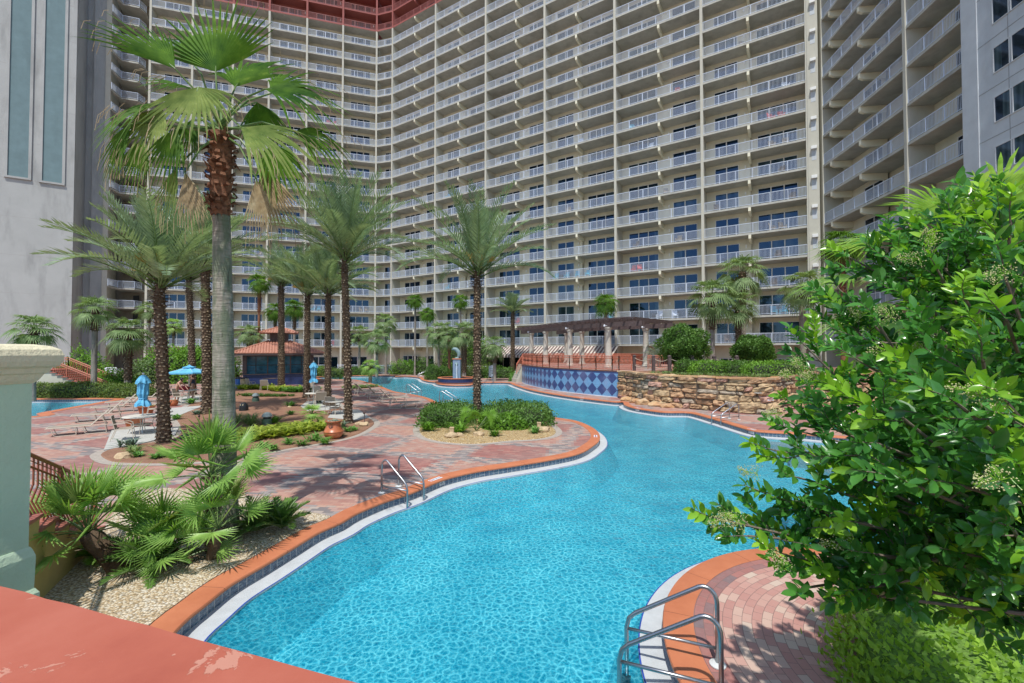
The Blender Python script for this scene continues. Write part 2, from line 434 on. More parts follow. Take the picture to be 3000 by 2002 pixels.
def peelmat():
    m, nt, b = newmat('peeling_salmon_paint'); q = N_(nt); p = q.pos()
    f = q.noise(5.5, 6, .62, q.map(p, loc=(.32, .1, 0)), .6)
    mask = q.ramp(f, [(.60, (0,)*3), (.606, (.9,)*3)])
    base = q.ramp(q.noise(3, 5, .6, p), [(.25, (.33, .075, .045)), (.5, (.40, .105, .062)), (.75, (.45, .135, .085))])
    c = q.mix(mask, base, (.50, .23, .16))
    q.l(c, b.inputs['Base Color']); b.inputs['Roughness'].default_value = .55
    h = q.math('ADD', q.math('MULTIPLY', mask, -1), q.math('MULTIPLY', q.noise(120, 3, .6, p), .25))
    q.bump(h, .5, .002, b); return m
M['peel'] = peelmat()
def tilebandmat():
    m, nt, b = newmat('waterline_tile'); q = N_(nt)
    uv = q.n('UVMap').outputs[0]
    br = q.n('TexBrick'); br.offset = 0; br.inputs['Scale'].default_value = 1; br.inputs['Brick Width'].default_value = .15; br.inputs['Row Height'].default_value = .15
    br.inputs['Mortar Size'].default_value = .005; br.inputs['Color1'].default_value = (0,)*3+(1,); br.inputs['Color2'].default_value = (1,)*4
    br.inputs['Mortar'].default_value = (.5,)*3+(1,); q.l(uv, br.inputs['Vector'])
    f = q.noise(12, 4, .6, q.map(uv, sc=(1, 3, 1)), 1.2)
    c = q.ramp(f, [(.35, (.02, .045, .085)), (.52, (.06, .115, .19)), (.62, (.20, .27, .30))])
    c = q.mix(q.math('MULTIPLY', br.outputs['Color'], .35), c, (.09, .13, .17))
    c = q.mix(br.outputs['Fac'], c, (.42, .42, .40))
    q.l(c, b.inputs['Base Color']); b.inputs['Roughness'].default_value = .25; return m
M['wtile'] = tilebandmat()
def diamondmat():
    m, nt, b = newmat('blue_diamond_tile'); q = N_(nt)
    uv = q.n('UVMap').outputs[0]
    s = q.n('SeparateXYZ'); q.l(uv, s.inputs[0])
    U = q.math('DIVIDE', s.outputs[0], .92); V = q.math('DIVIDE', q.math('SUBTRACT', s.outputs[1], .07), .90)
    a = q.math('FLOOR', q.math('ADD', U, V)); c_ = q.math('FLOOR', q.math('SUBTRACT', U, V))
    # diamonds centred on integer (U,V): light; on half-integers: dark
    a2 = q.math('FLOOR', q.math('MULTIPLY', q.math('ADD', U, V), 1)); 
    par = q.math('MODULO', q.math('ABSOLUTE', q.math('ADD', a, c_)), 2)
    sm = q.n('TexBrick'); sm.offset = 0; sm.inputs['Scale'].default_value = 1; sm.inputs['Brick Width'].default_value = .05; sm.inputs['Row Height'].default_value = .05
    sm.inputs['Mortar Size'].default_value = .003; sm.inputs['Color1'].default_value = (.8,)*3+(1,); sm.inputs['Color2'].default_value = (1.1,)*3+(1,); sm.inputs['Mortar'].default_value = (.9,)*3+(1,)
    q.l(uv, sm.inputs['Vector'])
    c = q.mix(par, (.16, .34, .56), (.045, .07, .20))
    top = q.math('GREATER_THAN', s.outputs[1], 1.72)
    c = q.mix(top, c, (.06, .10, .26))
    c = q.mix(1, c, sm.outputs['Color'], 'MULTIPLY')
    c = q.mix(q.math('MULTIPLY', q.ramp(q.noise(.9, 4, .6, q.pos()), [(.45, (0,)*3), (.8, (1,)*3)]), .45), c, (.33, .30, .42))
    q.l(c, b.inputs['Base Color']); b.inputs['Roughness'].default_value = .3; return m
M['diamond'] = diamondmat()
def poolfloor():
    m, nt, b = newmat('pool_plaster'); q = N_(nt); p = q.pos()
    c = q.ramp(q.noise(.8, 4, .6, p), [(.3, (.15, .615, .695)), (.7, (.215, .73, .785))])
    q.l(c, b.inputs['Base Color']); b.inputs['Roughness'].default_value = .8; return m
M['plaster'] = poolfloor()
def watermat(cell=9.5, amp=1.0):
    """rippled surface: teal tint with a net of sunlight painted into it, reflects the sky"""
    m, nt, b = newmat('pool_water'); q = N_(nt); p = q.pos()
    nt.nodes.remove(b)
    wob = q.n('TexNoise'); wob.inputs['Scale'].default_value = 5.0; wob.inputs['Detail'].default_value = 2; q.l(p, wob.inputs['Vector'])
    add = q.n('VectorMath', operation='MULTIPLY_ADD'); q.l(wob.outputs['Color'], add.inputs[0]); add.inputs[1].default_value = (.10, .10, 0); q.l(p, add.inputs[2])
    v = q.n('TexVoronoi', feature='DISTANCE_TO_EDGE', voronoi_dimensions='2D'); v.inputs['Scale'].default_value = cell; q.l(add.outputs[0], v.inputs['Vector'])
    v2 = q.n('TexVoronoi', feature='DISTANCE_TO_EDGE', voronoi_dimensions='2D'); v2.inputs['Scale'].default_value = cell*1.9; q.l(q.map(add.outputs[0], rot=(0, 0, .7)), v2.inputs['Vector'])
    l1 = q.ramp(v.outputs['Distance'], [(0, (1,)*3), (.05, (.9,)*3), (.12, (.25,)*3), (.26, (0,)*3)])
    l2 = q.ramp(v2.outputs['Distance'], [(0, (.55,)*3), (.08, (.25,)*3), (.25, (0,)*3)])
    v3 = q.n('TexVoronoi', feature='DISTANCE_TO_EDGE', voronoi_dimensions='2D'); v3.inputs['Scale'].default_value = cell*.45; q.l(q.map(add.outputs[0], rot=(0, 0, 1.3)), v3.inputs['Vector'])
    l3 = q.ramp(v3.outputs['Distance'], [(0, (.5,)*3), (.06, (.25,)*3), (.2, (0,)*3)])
    sun_net = q.mix(1, q.mix(1, l1, l2, 'SCREEN'), l3, 'SCREEN')
    sun_net = q.mix(1, sun_net, q.ramp(q.noise(1.1, 3, .6, p), [(.3, (.55,)*3), (.7, (1,)*3)]), 'MULTIPLY')
    tcol = q.mix(sun_net, (.045, .43, .54), (1, 1, 1))  # bright sun net painted into the teal transmission colour
    tr = q.n('BsdfTransparent'); q.l(tcol, tr.inputs[0])
    gl = q.n('BsdfGlossy'); gl.inputs['Roughness'].default_value = .05
    fr = q.n('Fresnel'); fr.inputs['IOR'].default_value = 1.33
    hgt = q.math('ADD', q.noise(7, 3, .6, p, .4), q.math('MULTIPLY', q.noise(1.2, 2, .5, p), .8))
    bp = q.n('Bump'); bp.inputs['Strength'].default_value = .6; bp.inputs['Distance'].default_value = .06; q.l(hgt, bp.inputs['Height'])
    q.l(bp.outputs[0], gl.inputs['Normal']); q.l(bp.outputs[0], fr.inputs['Normal'])
    mx = q.n('MixShader'); q.l(fr.outputs[0], mx.inputs[0]); q.l(tr.outputs[0], mx.inputs[1]); q.l(gl.outputs[0], mx.inputs[2])
    q.l(mx.outputs[0], nt.nodes['Material Output'].inputs[0]); return m
M['water'] = watermat()
def stripemat():
    m, nt, b = newmat('striped_awning_canvas'); q = N_(nt)
    uv = q.n('UVMap').outputs[0]; s = q.n('SeparateXYZ'); q.l(uv, s.inputs[0])
    f = q.math('GREATER_THAN', q.math('PINGPONG', s.outputs[0], .24), .12)
    q.l(q.mix(f, (.55, .49, .42), (.13, .07, .065)), b.inputs['Base Color']); b.inputs['Roughness'].default_value = .8; return m
M['awning'] = stripemat()
M['rooftile'] = mat('terracotta_roof_tile', (.40, .18, .12), .7, .25, 5, .3, 30)
def rockwallmat():
    m, nt, b = newmat('layered_sandstone'); q = N_(nt); p = q.pos()
    oi = q.n('ObjectInfo')
    f = q.noise(1.6, 5, .7, q.map(p, sc=(1, 1, 2.6))); g = q.noise(14, 5, .7, p)
    v = q.n('TexVoronoi'); v.inputs['Scale'].default_value = 1.4; q.l(q.map(p, sc=(1, 1, 2.5)), v.inputs['Vector'])
    rc = q.n('SeparateColor'); q.l(v.outputs['Color'], rc.inputs[0])
    c = q.ramp(rc.outputs[0], [(0, (.36, .19, .11)), (.3, (.56, .28, .11)), (.55, (.62, .41, .20)), (.8, (.44, .36, .26)), (1, (.66, .51, .31))])
    c = q.mix(.5, c, q.ramp(f, [(.3, (.30, .17, .10)), (.5, (.58, .32, .13)), (.7, (.66, .50, .32))]))
    c = q.mix(q.math('MULTIPLY', g, .4), c, (.2, .14, .1))
    q.l(c, b.inputs['Base Color']); b.inputs['Roughness'].default_value = .9
    q.bump(g, .8, .04, b); return m
M['sandstone'] = rockwallmat()
M['mortar'] = mat('dark_rock_joint', (.13, .09, .06), .95, .3, 6, .5, 20)
M['st0'] = mat('sandstone_rust', (.40, .245, .135), .92, .45, 4, 1.0, 9, stain=.3, bd=.05)
M['st1'] = mat('sandstone_buff', (.45, .32, .18), .92, .45, 4, 1.0, 9, stain=.3, bd=.05)
M['st2'] = mat('sandstone_greybrown', (0.33, 0.27, 0.2), .92, .45, 4, 1.0, 9, stain=.3, bd=.05)
M['st3'] = mat('sandstone_pinkish', (0.46, 0.27, 0.2), .92, .45, 4, 1.0, 9, stain=.3, bd=.05)
# ------------------------------------------------------------------ condominium tower
random.seed(5)
Z0, ST, NF = 4.2, 2.97, 24          # first balcony slab, storey height, slabs
REDK = 19
tower = thing('condominium_tower', 'huge cream high-rise apartment building with rows of white-railed balconies wrapping round the pool', 'building')
class Kind:
    def __init__(s): s.items = []
    def put(s, mb, loc, mats, ref): s.items.append((mb, loc, mats, ref))
KN = {}
def put(kind, mb, loc, mats, ref=None):
    """collect a repeated part; size seen = 1/distance"""
    if ref is None: ref = Vector(mb.v[0])+Vector(loc)
    vis = ref.y > 5 and abs(ref.x/ref.y) < 1.2 and (ref.z-H)/ref.y < .82
    KN.setdefault(kind, []).append(((ref-Vector((0, 0, H))).length + (0 if vis else 500), mb, loc, mats))
def flush():
    for kind, it in KN.items():
        it.sort(key=lambda e: e[0])
        cache = {}
        for d_, mb, loc, mats in it[:100]:
            key = (id(mb), id(mats))
            if key not in cache:
                o = mb.build(kind, mats, tower, loc=loc); cache[key] = o.data
            else: link(kind, cache[key], tower, loc)
        rest = {}
        for d_, mb, loc, mats in it[100:]: rest.setdefault(id(mats), []).append((mb, loc, mats))
        if rest:
            allm = []; big = MB()
            for k, lst in rest.items():
                mats = lst[0][2]; base = len(allm); allm += list(mats)
                for mb, loc, _ in lst:
                    o = len(big.m); big.merge(mb, loc)
                    for i in range(o, len(big.m)): big.m[i] += base
            r = big.build(kind, allm, tower); r['kind'] = 'stuff'

RAILM = [M['white']]; RAILR = [M['redrail']]
WINM = [M['glass'], M['hood']]; WINR = [M['glass'], M['red']]
def railing_mesh(L, d):
    mb = MB(); n = Vector((-d.y, d.x, 0))
    def bx(s0, s1, z0, z1, w=.02):
        mb.fbox((Vector((0, 0, 0)), d, n), s0, s1, -w, w, z0, z1)
    bx(0, L, 1.03, 1.08, .03); bx(0, L, .10, .14, .02)
    k = max(1, round(L/1.55))
    for i in range(k+1): bx(max(0, L*i/k-.03), min(L, L*i/k+.03), 0, 1.06, .03)
    m = int(L/.115)
    for i in range(1, m): bx(L*i/m-.0115, L*i/m+.0115, .12, 1.04, .010)
    return mb
def window_mesh(fr, s0, s1, nn, npan, z0=.06, z1=2.28):
    """glass panes in a pale frame standing at depth nn"""
    mb = MB(); P, d, n = fr
    mb.fbox(fr, s0, s1, nn-.03, nn+.015, z0, z1, 0)
    t = .05
    for a, b, c, e in ((s0-t, s1+t, z1, z1+t), (s0-t, s1+t, z0-t, z0)): mb.fbox(fr, a, b, nn-.03, nn+.05, c, e, 1)
    for i in range(npan+1):
        x = s0+(s1-s0)*i/npan; w = .05 if npan > 1 and 0 < i < npan else .03
        mb.fbox(fr, x-w, x+w, nn-.025, nn+.052, z0, z1, 1)
    return mb
DEP = 1.85
def wing(name, P, Q, cuts, layout, beams=True, k0=0, left_fin=True, right_fin=True, outward=1):
    d = (Q-P); L = d.length; d.normalize(); n = Vector((d.y, -d.x, 0))*outward
    fr = (P, d, n)
    ztop = Z0+ST*NF; zr = Z0+ST*REDK
    back = MB(); fins = []
    for i in range(len(cuts)-1):
        a, b = cuts[i], cuts[i+1]; w = b-a; lay = layout[i]
        mid = a+w*lay.get('beam', .5)
        step = lay.get('step', 0)
        for (z0, z1, mi) in ((0, zr-.2, 0), (zr-.2, ztop, 1)):
            da, db = (DEP, DEP+step) if lay.get('deep', 'r') == 'r' else (DEP+step, DEP)
            aa = a-(1.6 if i == 0 and name in 'ha' else 0); bb = b+(1.6 if i == len(cuts)-2 and name in 'ch' else 0)
            back.fbox(fr, aa, mid, -da-.3, -da, z0, z1, mi)
            back.fbox(fr, mid, bb, -db-.3, -db, z0, z1, mi)
        rl = railing_mesh(w-.30, d)
        wins = []
        for (f0, f1, npn) in lay['win']:
            x0, x1 = a+w*f0, a+w*f1; dd = (da if (x0+x1)/2 < mid else db)
            wins.append((window_mesh(fr, x0, x1, -dd, npn), P+d*((x0+x1)/2)-n*dd))
        bm = None
        if beams and 'beam' in lay:
            bm = MB(); bd = DEP-.02
            Pm = lambda s_, nn_: P+d*s_+n*nn_
            vs = []
            for s_ in (mid-.13, mid+.13):
                for nn_, zz in ((.0, -.21), (.0, -.62), (-.35, -.80), (-bd-.3, -.80), (-bd-.3, -.21)):
                    q = Pm(s_, nn_); vs.append((q.x, q.y, zz))
            fs = [(0, 1, 2, 3, 4), (9, 8, 7, 6, 5)]+[(k, 5+k, 5+(k+1) % 5, (k+1) % 5) for k in range(5)]
            bm.add(vs, fs)
        lamp = None
        if 'lamp' in lay:
            lamp = MB(); x = a+w*lay['lamp']; dd = da if x < mid else db
            lamp.fbox(fr, x-.07, x+.07, -dd, -dd+.12, 1.75, 2.1)
        for k in range(k0, NF):
            z = Z0+ST*k; red = k >= REDK
            ref = P+d*((a+b)/2); ref = Vector((ref.x, ref.y, z))
            o = P+d*(a+.15)+n*(-.08)
            put('railing', rl, (o.x, o.y, z), RAILR if red else RAILM, ref)
            for wm, wr in wins: put('balcony_window', wm, (0, 0, z), WINR if red else WINM, Vector((wr.x, wr.y, z+1)))
            if bm: put('balcony_beam', bm, (0, 0, z), [M['red']] if k > REDK else [M['soffit']], ref)
            if lamp: put('wall_lamp', lamp, (0, 0, z), [M['hood']], ref+Vector((.1, 0, 1)))
    for i, s_ in enumerate(cuts):
        if (i == 0 and not left_fin) or (i == len(cuts)-1 and not right_fin): continue
        f = MB()
        for (z0, z1, mi) in ((-.3, zr-.2, 0), (zr-.2, ztop, 1)):
            f.fbox(fr, s_-.15, s_+.15, -DEP-.9, .06, z0, z1, mi)
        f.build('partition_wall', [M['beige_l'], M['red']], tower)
    back.build('facade_wall', [M['beige'], M['red']], tower)
    bulk = MB(); bulk.fbox(fr, .2, L-.2, -11, -DEP-.95, 0, ztop+1)
    bulk.build('building_core', M['beige'], tower)
    return fr, L
def slabs(frs, k0=0):
    """one slab mesh per storey over several wings"""
    for k in range(k0, NF):
        mb = MB(); red = k >= REDK
        for fr, a, b in frs:
            mb.fbox(fr, a, b, -DEP-.6, -.0, Z0+ST*k-.21, Z0+ST*k, 0)
        mb.build('balcony_slab', M['red'] if k > REDK else M['slab'], tower)
        if k == REDK:
            mf = MB()
            for fr, a, b in frs: mf.fbox(fr, a, b, .0, .03, Z0+ST*k-.215, Z0+ST*k+.03)
            mf.build('slab_fascia', M['red'], tower)

def cutpos(P, Q, us):
    """distances along P->Q of the sight lines at photo columns us"""
    d = (Q-P).normalized(); out = []
    for u in us:
        k = (u-1500)/F
        out.append((k*P.y-P.x)/(d.x-k*d.y))
    return out
V2 = lambda u, Y: Vector((XU(u, Y), Y, 0))
A0, A1 = V2(1145, 77.3), V2(2375, 44.6)
C1 = A0+Vector((-.96, .28, 0))*3.2
C0 = V2(425, 68.6)
LA = (A1-A0).length
cA = cutpos(A0, A1, [1145, 1273, 1422, 1597, 1805, 2062, 2375])
layodd = dict(win=[(.10, .46, 3), (.65, .91, 2)], beam=.53, step=.45, deep='l', lamp=.60)
layev = dict(win=[(.11, .35, 2), (.54, .91, 3)], beam=.47, step=.45, deep='r', lamp=.42)
frA, _ = wing('a', A0, A1, cA, [layodd, layev, layodd, layev, layodd, layev])
frH, LH = wing('h', C1, A0, [0, (A0-C1).length], [dict(win=[(.25, .8, 2)])], beams=False, left_fin=False, right_fin=False)
cC = cutpos(C0, C1, [425, 551, 672, 779, 891, 998, 1095]); cC[0] = 0; cC[-1] = (C1-C0).length
layc = dict(win=[(.22, .80, 3)], lamp=.9)
frC, LC = wing('c', C0, C1, cC, [layc]*6, beams=False)
B0, B1 = V2(2417, 44.3), V2(2662, 34.0)
# right wing keeps one straight line towards the camera
dB = (V2(2845, 28.2)-B0).normalized()
LB1 = cutpos(B0, B0+dB, [2666])[0]; LB2 = cutpos(B0, B0+dB, [2845])[0]
layb1 = dict(win=[(.30, .52, 2), (.76, .95, 2)], beam=.52, step=.45, deep='r', lamp=.56)
layb2 = dict(win=[(.42, .90, 3)])
frB, _ = wing('b', B0, B0+dB*LB2, [0, LB1, LB2], [layb1, layb2])
bmx = MB()
for k in range(NF):
    pass
bx2 = MB(); mid = LB1*.13
Pm = lambda s_, nn_: B0+frB[1]*s_+frB[2]*nn_
vs = []
for s_ in (mid-.13, mid+.13):
    for nn_, zz in ((.0, -.21), (.0, -.62), (-.35, -.8), (-DEP-.3, -.8), (-DEP-.3, -.21)):
        q = Pm(s_, nn_); vs.append((q.x, q.y, zz))
bx2.add(vs, [(0, 1, 2, 3, 4), (9, 8, 7, 6, 5)]+[(k, 5+k, 5+(k+1) % 5, (k+1) % 5) for k in range(5)])
for k in range(1, 17): put('balcony_beam', bx2, (0, 0, Z0+ST*k), [M['soffit']], Vector((vs[0][0], vs[0][1], Z0+ST*k)))
slabs([(frC, 0, LC+.3), (frH, 0, LH+.2), (frA, 0, LA), (frB, 0, LB2)])
# end pier with vent hoods between the long wing and the right wing
pier = MB(); ztop = Z0+ST*NF
pl = cutpos(A0, A1, [2408])[0]-LA
pier.fbox((A1, frA[1], frA[2]), .0, pl, -3.2, .12, 0, ztop)
pier.fbox((A1, frA[1], frA[2]), pl-.1, pl+1.6, -3.2, -1.0, 0, ztop); pier.fbox(frB if 0 else (B0, dB, Vector((dB.y, -dB.x, 0))), -.9, .0, -2.5, -.05, 0, ztop)
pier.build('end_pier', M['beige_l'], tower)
hood = MB(); frp = (A1, frA[1], frA[2])
hood.fbox(frp, pl*.28, pl*.80, .12, .46, 1.62, 1.90, 0); hood.fbox(frp, pl*.30, pl*.78, .12, .36, 1.90, 1.96, 0)
hood.fbox(frp, pl*.32, pl*.76, .12, .135, .55, 1.62, 1)
HM = [M['hood'], M['grey_st']]
for k in range(17): put('vent_hood', hood, (0, 0, Z0+ST*k), HM, Vector((A1.x, A1.y, Z0+ST*k)))
# near end wall of the right wing: rough stucco with paired windows
frE = (B0, dB, frB[2])
E = MB(); E.fbox(frE, LB2-.1, LB2+1.0, -3, .13, 0, ztop); E.fbox(frE, LB2+1.0, LB2+14, -3, .08, 0, ztop)
E.build('end_wall', M['grey_st'], tower)
gr = MB()
for k in range(0, 9):
    z = Z0+ST*k+.1; gr.fbox(frE, LB2+1.0, LB2+14, .075, .095, z, z+.03)
for s_ in (LB2+2.9,): gr.fbox(frE, s_, s_+.03, .075, .094, 0, 30)
gr.build('wall_joint', mat('stucco_joint', (.28, .28, .275), .9), tower)
s1 = cutpos(B0, B0+dB, [2936, 2985, 2990, 3060]); 
ewm = MB()
for (a, b) in ((s1[0], s1[1]), (s1[1]+.12, s1[1]+.12+(s1[1]-s1[0]))):
    ewm.merge(window_mesh(frE, a, b, .09, 1, 0, 1.45))
for k in range(-1, 12): put('end_wall_window', ewm, (0, 0, Z0+ST*k+.95), [M['glass'], M['grey_st']], Vector((28, 25, Z0+ST*k+1)))
flush()
# red-trimmed roof storey line is simply the last slabs; roof deck
roof = MB()
for fr, L in ((frC, LC), (frH, LH), (frA, LA+pl), (frB, LB2+14)): roof.fbox(fr, 0, L, -11, .1, ztop, ztop+.5)
roof.build('roof_deck', M['red'], tower)
# glazed ground floor doors
gm = [M['glass'], M['hood']]
for u0, u1, npn in ((1182, 1224, 3), (1247, 1275, 2), (1418, 1452, 2), (1455, 1495, 2), (1500, 1545, 2), (1930, 2030, 3), (2110, 2160, 2), (2240, 2330, 3)):
    a, b = cutpos(A0-frA[2]*1.85, A1-frA[2]*1.85, [u0, u1])
    window_mesh(frA, a, b, -1.84, npn, .1, 2.5).build('ground_floor_window', gm, tower)
for u0, u1, npn in ((905, 990, 3), (1020, 1075, 2), (770, 870, 3)):
    a, b = cutpos(C0-frC[2]*1.85, C1-frC[2]*1.85, [u0, u1])
    window_mesh(frC, a, b, -1.84, npn, .1, 2.3).build('ground_floor_window', gm, tower)
# striped canopy over the ground floor
aw = MB(); a, b = cutpos(A0, A1, [1418, 1812])
P, d, n = frA
q = [P+d*a+n*.05, P+d*b+n*.05, P+d*b+n*2.4, P+d*a+n*2.4]
zt, zb = 4.0, 2.75
vs = [(q[0].x, q[0].y, zt), (q[1].x, q[1].y, zt), (q[2].x, q[2].y, zb), (q[3].x, q[3].y, zb), (q[2].x, q[2].y, zb-.28), (q[3].x, q[3].y, zb-.28)]
aw.add(vs, [(0, 3, 2, 1), (3, 5, 4, 2), (0, 1, 2, 3)][:2])
ao = aw.build('awning', M['awning'], tower)
uvl = ao.data.uv_layers.new(name='UVMap')
S_ = [0, b-a, b-a, 0, b-a, 0]
for l in ao.data.loops: uvl.data[l.index].uv = (S_[l.vertex_index], 0)
sm = ao.modifiers.new('thick', 'SOLIDIFY'); sm.thickness = .03

# corner lobby with angled balconies, between the left tower and the left wing
lob = [V2(312, 66.0), V2(342, 68.2), V2(391, 68.9), V2(412, 70.2)]
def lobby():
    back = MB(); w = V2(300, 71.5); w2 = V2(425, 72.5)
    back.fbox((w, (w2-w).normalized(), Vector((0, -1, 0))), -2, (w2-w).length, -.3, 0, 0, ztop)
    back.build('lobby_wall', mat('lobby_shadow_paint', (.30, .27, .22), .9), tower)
    sl = MB(); rl = MB()
    for k in range(NF):
        z = Z0+ST*k
        loop = [lob[0]+Vector((-3, 6, 0))]+lob+[V2(425, 72.6), V2(300, 72.6)]
        nl = len(loop)
        vs = [(p.x, p.y, z-.21) for p in loop]+[(p.x, p.y, z) for p in loop]
        sl.add(vs, [tuple(range(nl, 2*nl))[::-1], tuple(range(nl))]+[(i, (i+1) % nl, nl+(i+1) % nl, nl+i) for i in range(nl)])
    sl.build('lobby_slab', M['slab'], tower)
    one = MB()
    for p, q in zip(lob[:-1], lob[1:]):
        dd = (q-p); L = dd.length; dd.normalize(); one.merge(railing_mesh(L, dd), (p.x, p.y, 0))
    me = None
    for k in range(NF):
        if me is None:
            o = one.build('lobby_railing', M['white'], tower, loc=(0, 0, Z0)); me = o.data
        else: link('lobby_railing', me, tower, (0, 0, Z0+ST*k))
    dm = MB(); dm.box((0, -.1, 1.1), (.9, .1, 2.2)); dme = None; p = V2(398, 71.9)
    for k in range(NF):
        if dme is None: dme = dm.build('corridor_door', M['dark'], tower, loc=(p.x, p.y, Z0)).data
        else: link('corridor_door', dme, tower, (p.x, p.y, Z0+ST*k))
lobby()
# left stair tower
P = V2(207, 61.8); d = Vector((.861, .509, 0)); n = Vector((d.y, -d.x, 0))
lt = MB(); fr = (P, d, n)
lt.fbox(fr, -16, 0, -14, 0, 0, ztop+6)
lt.build('stair_tower_wall', M['tower_st'], tower)
l2 = MB()
uu = []
kk = (300-1500)/F; P2 = P-n*4.7
w3 = cutpos(P2, P2+d, [262])[0]; w4 = cutpos(P2, P2+d, [299])[0]; w5 = cutpos(P2, P2+d, [314])[0]
l2.fbox(fr, -1, w3, -12, -4.7, 0, ztop+6); l2.fbox(fr, w3, w4, -12, -4.25, 0, ztop+5)
l2.build('stair_tower_return', M['tower_st'], tower)
l3 = MB(); l3.fbox(fr, w4-.02, w5, -9, -3.9, 0, ztop+5)
l3.build('stair_tower_fin', M['beige_l'], tower)
for (u0, u1, vb) in ((10, 72, 514), (113, 172, 530)):
    a, b = cutpos(P, P+d, [u0, u1]); zb = H+(1028-vb)/F*(P.y+d.y*(a+b)/2)
    pn = MB(); pn.fbox(fr, a, b, -.02, .02, zb, ztop+2); pn.build('recessed_panel', M['teal'], tower)
    fm = MB()
    fm.fbox(fr, a-.3, a, -.02, .14, zb-.05, ztop+2); fm.fbox(fr, b, b+.3, -.02, .14, zb-.05, ztop+2); fm.fbox(fr, a-.3, b+.3, -.02, .22, zb-.3, zb-.05)
    fm.build('panel_frame', M['tower_st'], tower)
jn = MB()
for z in [6+5.1*i for i in range(12)]: jn.fbox(fr, -16, 0, 0, .006, z, z+.04)
jn.build('wall_joint', mat('tower_joint', (.36, .35, .33), .9), tower)
# ------------------------------------------------------------------ pools and paving
POOL = [(506,1857),(611,1763),(685,1706),(777,1653),(859,1604),(936,1558),(1000,1530),(1048,1502),(1130,1468),(1207,1443),(1299,1405),(1391,1382),(1493,1366),(1616,1346),(1698,1328),(1739,1305),(1757,1287),(1752,1266),(1729,1249),(1688,1233),(1637,1225),(1560,1215),(1480,1208),(1400,1203),(1330,1192),(1284,1180),(1266,1171),(1243,1163),(1215,1157),(1190,1153),(1160,1148),(1141,1142),(1114,1131),(1090,1124),(1068,1118),(1040,1113),(990,1111.5),(945,1111),(935,1107.5),(945,1103.5),(1040,1101),(1147,1101),(1159,1103.5),(1188,1102.5),(1225,1106),(1236,1113),(1253,1117.5),(1272,1120),(1282,1125),(1310,1128.5),(1345,1129.5),(1380,1128),(1400,1122.5),(1430,1121),(1487,1121.5),(1506,1128),(1544,1140),(1590,1150),(1659,1161),(1736,1171),(1800,1178),(1824,1178),(1829,1186),(1850,1194),(1889,1201),(1946,1208),(2012,1209),(2047,1216),(2078,1225),(2110,1234),(2168,1252),(2212,1263),(2280,1268),(2346,1272),(2454,1281)]
pts = [G(u, v) for u, v in POOL]
pts += [Vector(p+(0,)) for p in ((15.5, 16.2), (18.5, 13.5), (19.5, 10.5), (17, 8.2), (12.5, 7.4), (9, 7.6), (6.4, 7.9))]
CX, CY, CR = 4.85, 4.65, 3.12
for a in (95, 115, 135, 155, 175, 195, 215): pts.append(Vector((CX+CR*cos(radians(a)), CY+CR*sin(radians(a)), 0)))
pts += [Vector(p+(0,)) for p in ((1.2, 2.2), (-.4, 2.0), (-2.2, 2.6), (-3.6, 3.9))]
def area(p): return sum(p[i-1].x*p[i].y-p[i].x*p[i-1].y for i in range(len(p)))/2
def smoothpool(pts):
    if area(pts) < 0: pts = pts[::-1]     # counter-clockwise: left = inside
    return resample(catmull(pts, 6), .16)
POOLC = smoothpool(pts)
lp = [G(u, v) for u, v in ((187,1197),(273,1182),(322,1173.5),(335,1170.5),(318,1168.5),(250,1169),(100,1170),(0,1170))]
lp = [Vector((-45, 24.5, 0)), Vector((-36, 21, 0)), G(50, 1222), G(110, 1211)]+lp+[Vector((-46, 32, 0))]
POOL2 = smoothpool(lp)
LZ = -.205
def sweep(loop, prof, mats, name, uvs=False, closed=True):
    """prof: list of (offset towards the water, z, material of the strip that follows)"""
    N = len(loop); vs = []; fs = []; mi = []
    rows = [offset(loop, o) if o else loop for o, z, m in prof]
    for (o, z, m), r in zip(prof, rows): vs += [(p.x, p.y, z) for p in r]
    for j in range(len(prof)-1):
        for i in range(N):
            i2 = (i+1) % N; fs.append((j*N+i, j*N+i2, (j+1)*N+i2, (j+1)*N+i)); mi.append(prof[j][2])
    me = bpy.data.meshes.new(name); me.from_pydata(vs, [], fs)
    for m in mats: me.materials.append(m)
    me.polygons.foreach_set('material_index', mi)
    if uvs:
        L = [0]
        for i in range(N): L.append(L[-1]+(loop[(i+1) % N]-loop[i]).length)
        uvl = me.uv_layers.new(name='UVMap')
        for f in me.polygons:
            j = f.index//N; i = f.index % N
            zz = [prof[j][1], prof[j][1], prof[j+1][1], prof[j+1][1]]
            for li, k in zip(f.loop_indices, range(4)):
                s_ = L[i] if k in (0, 3) else L[i+1]
                uvl.data[li].uv = (s_, zz[k]+.2)
    me.polygons.foreach_set('use_smooth', [True]*len(me.polygons)); 
    me.set_sharp_from_angle(angle=radians(35))
    return link(name, me)
CW = .36
jointm = None
def copingmat():
    m, nt, b = newmat('orange_coping_with_joints'); q = N_(nt); p = q.pos()
    uv = q.n('UVMap').outputs[0]; s = q.n('SeparateXYZ'); q.l(uv, s.inputs[0])
    j = q.math('LESS_THAN', q.math('PINGPONG', s.outputs[0], .62), .004)
    c = q.ramp(q.noise(1.4, 5, .65, p), [(.3, (.42, .13, .055)), (.7, (.53, .185, .085))])
    c = q.mix(j, c, (.16, .055, .03))
    q.l(c, b.inputs['Base Color']); b.inputs['Roughness'].default_value = .65
    q.bump(q.noise(90, 3, .6, p), .15, .005, b); return m
M['coping'] = copingmat()
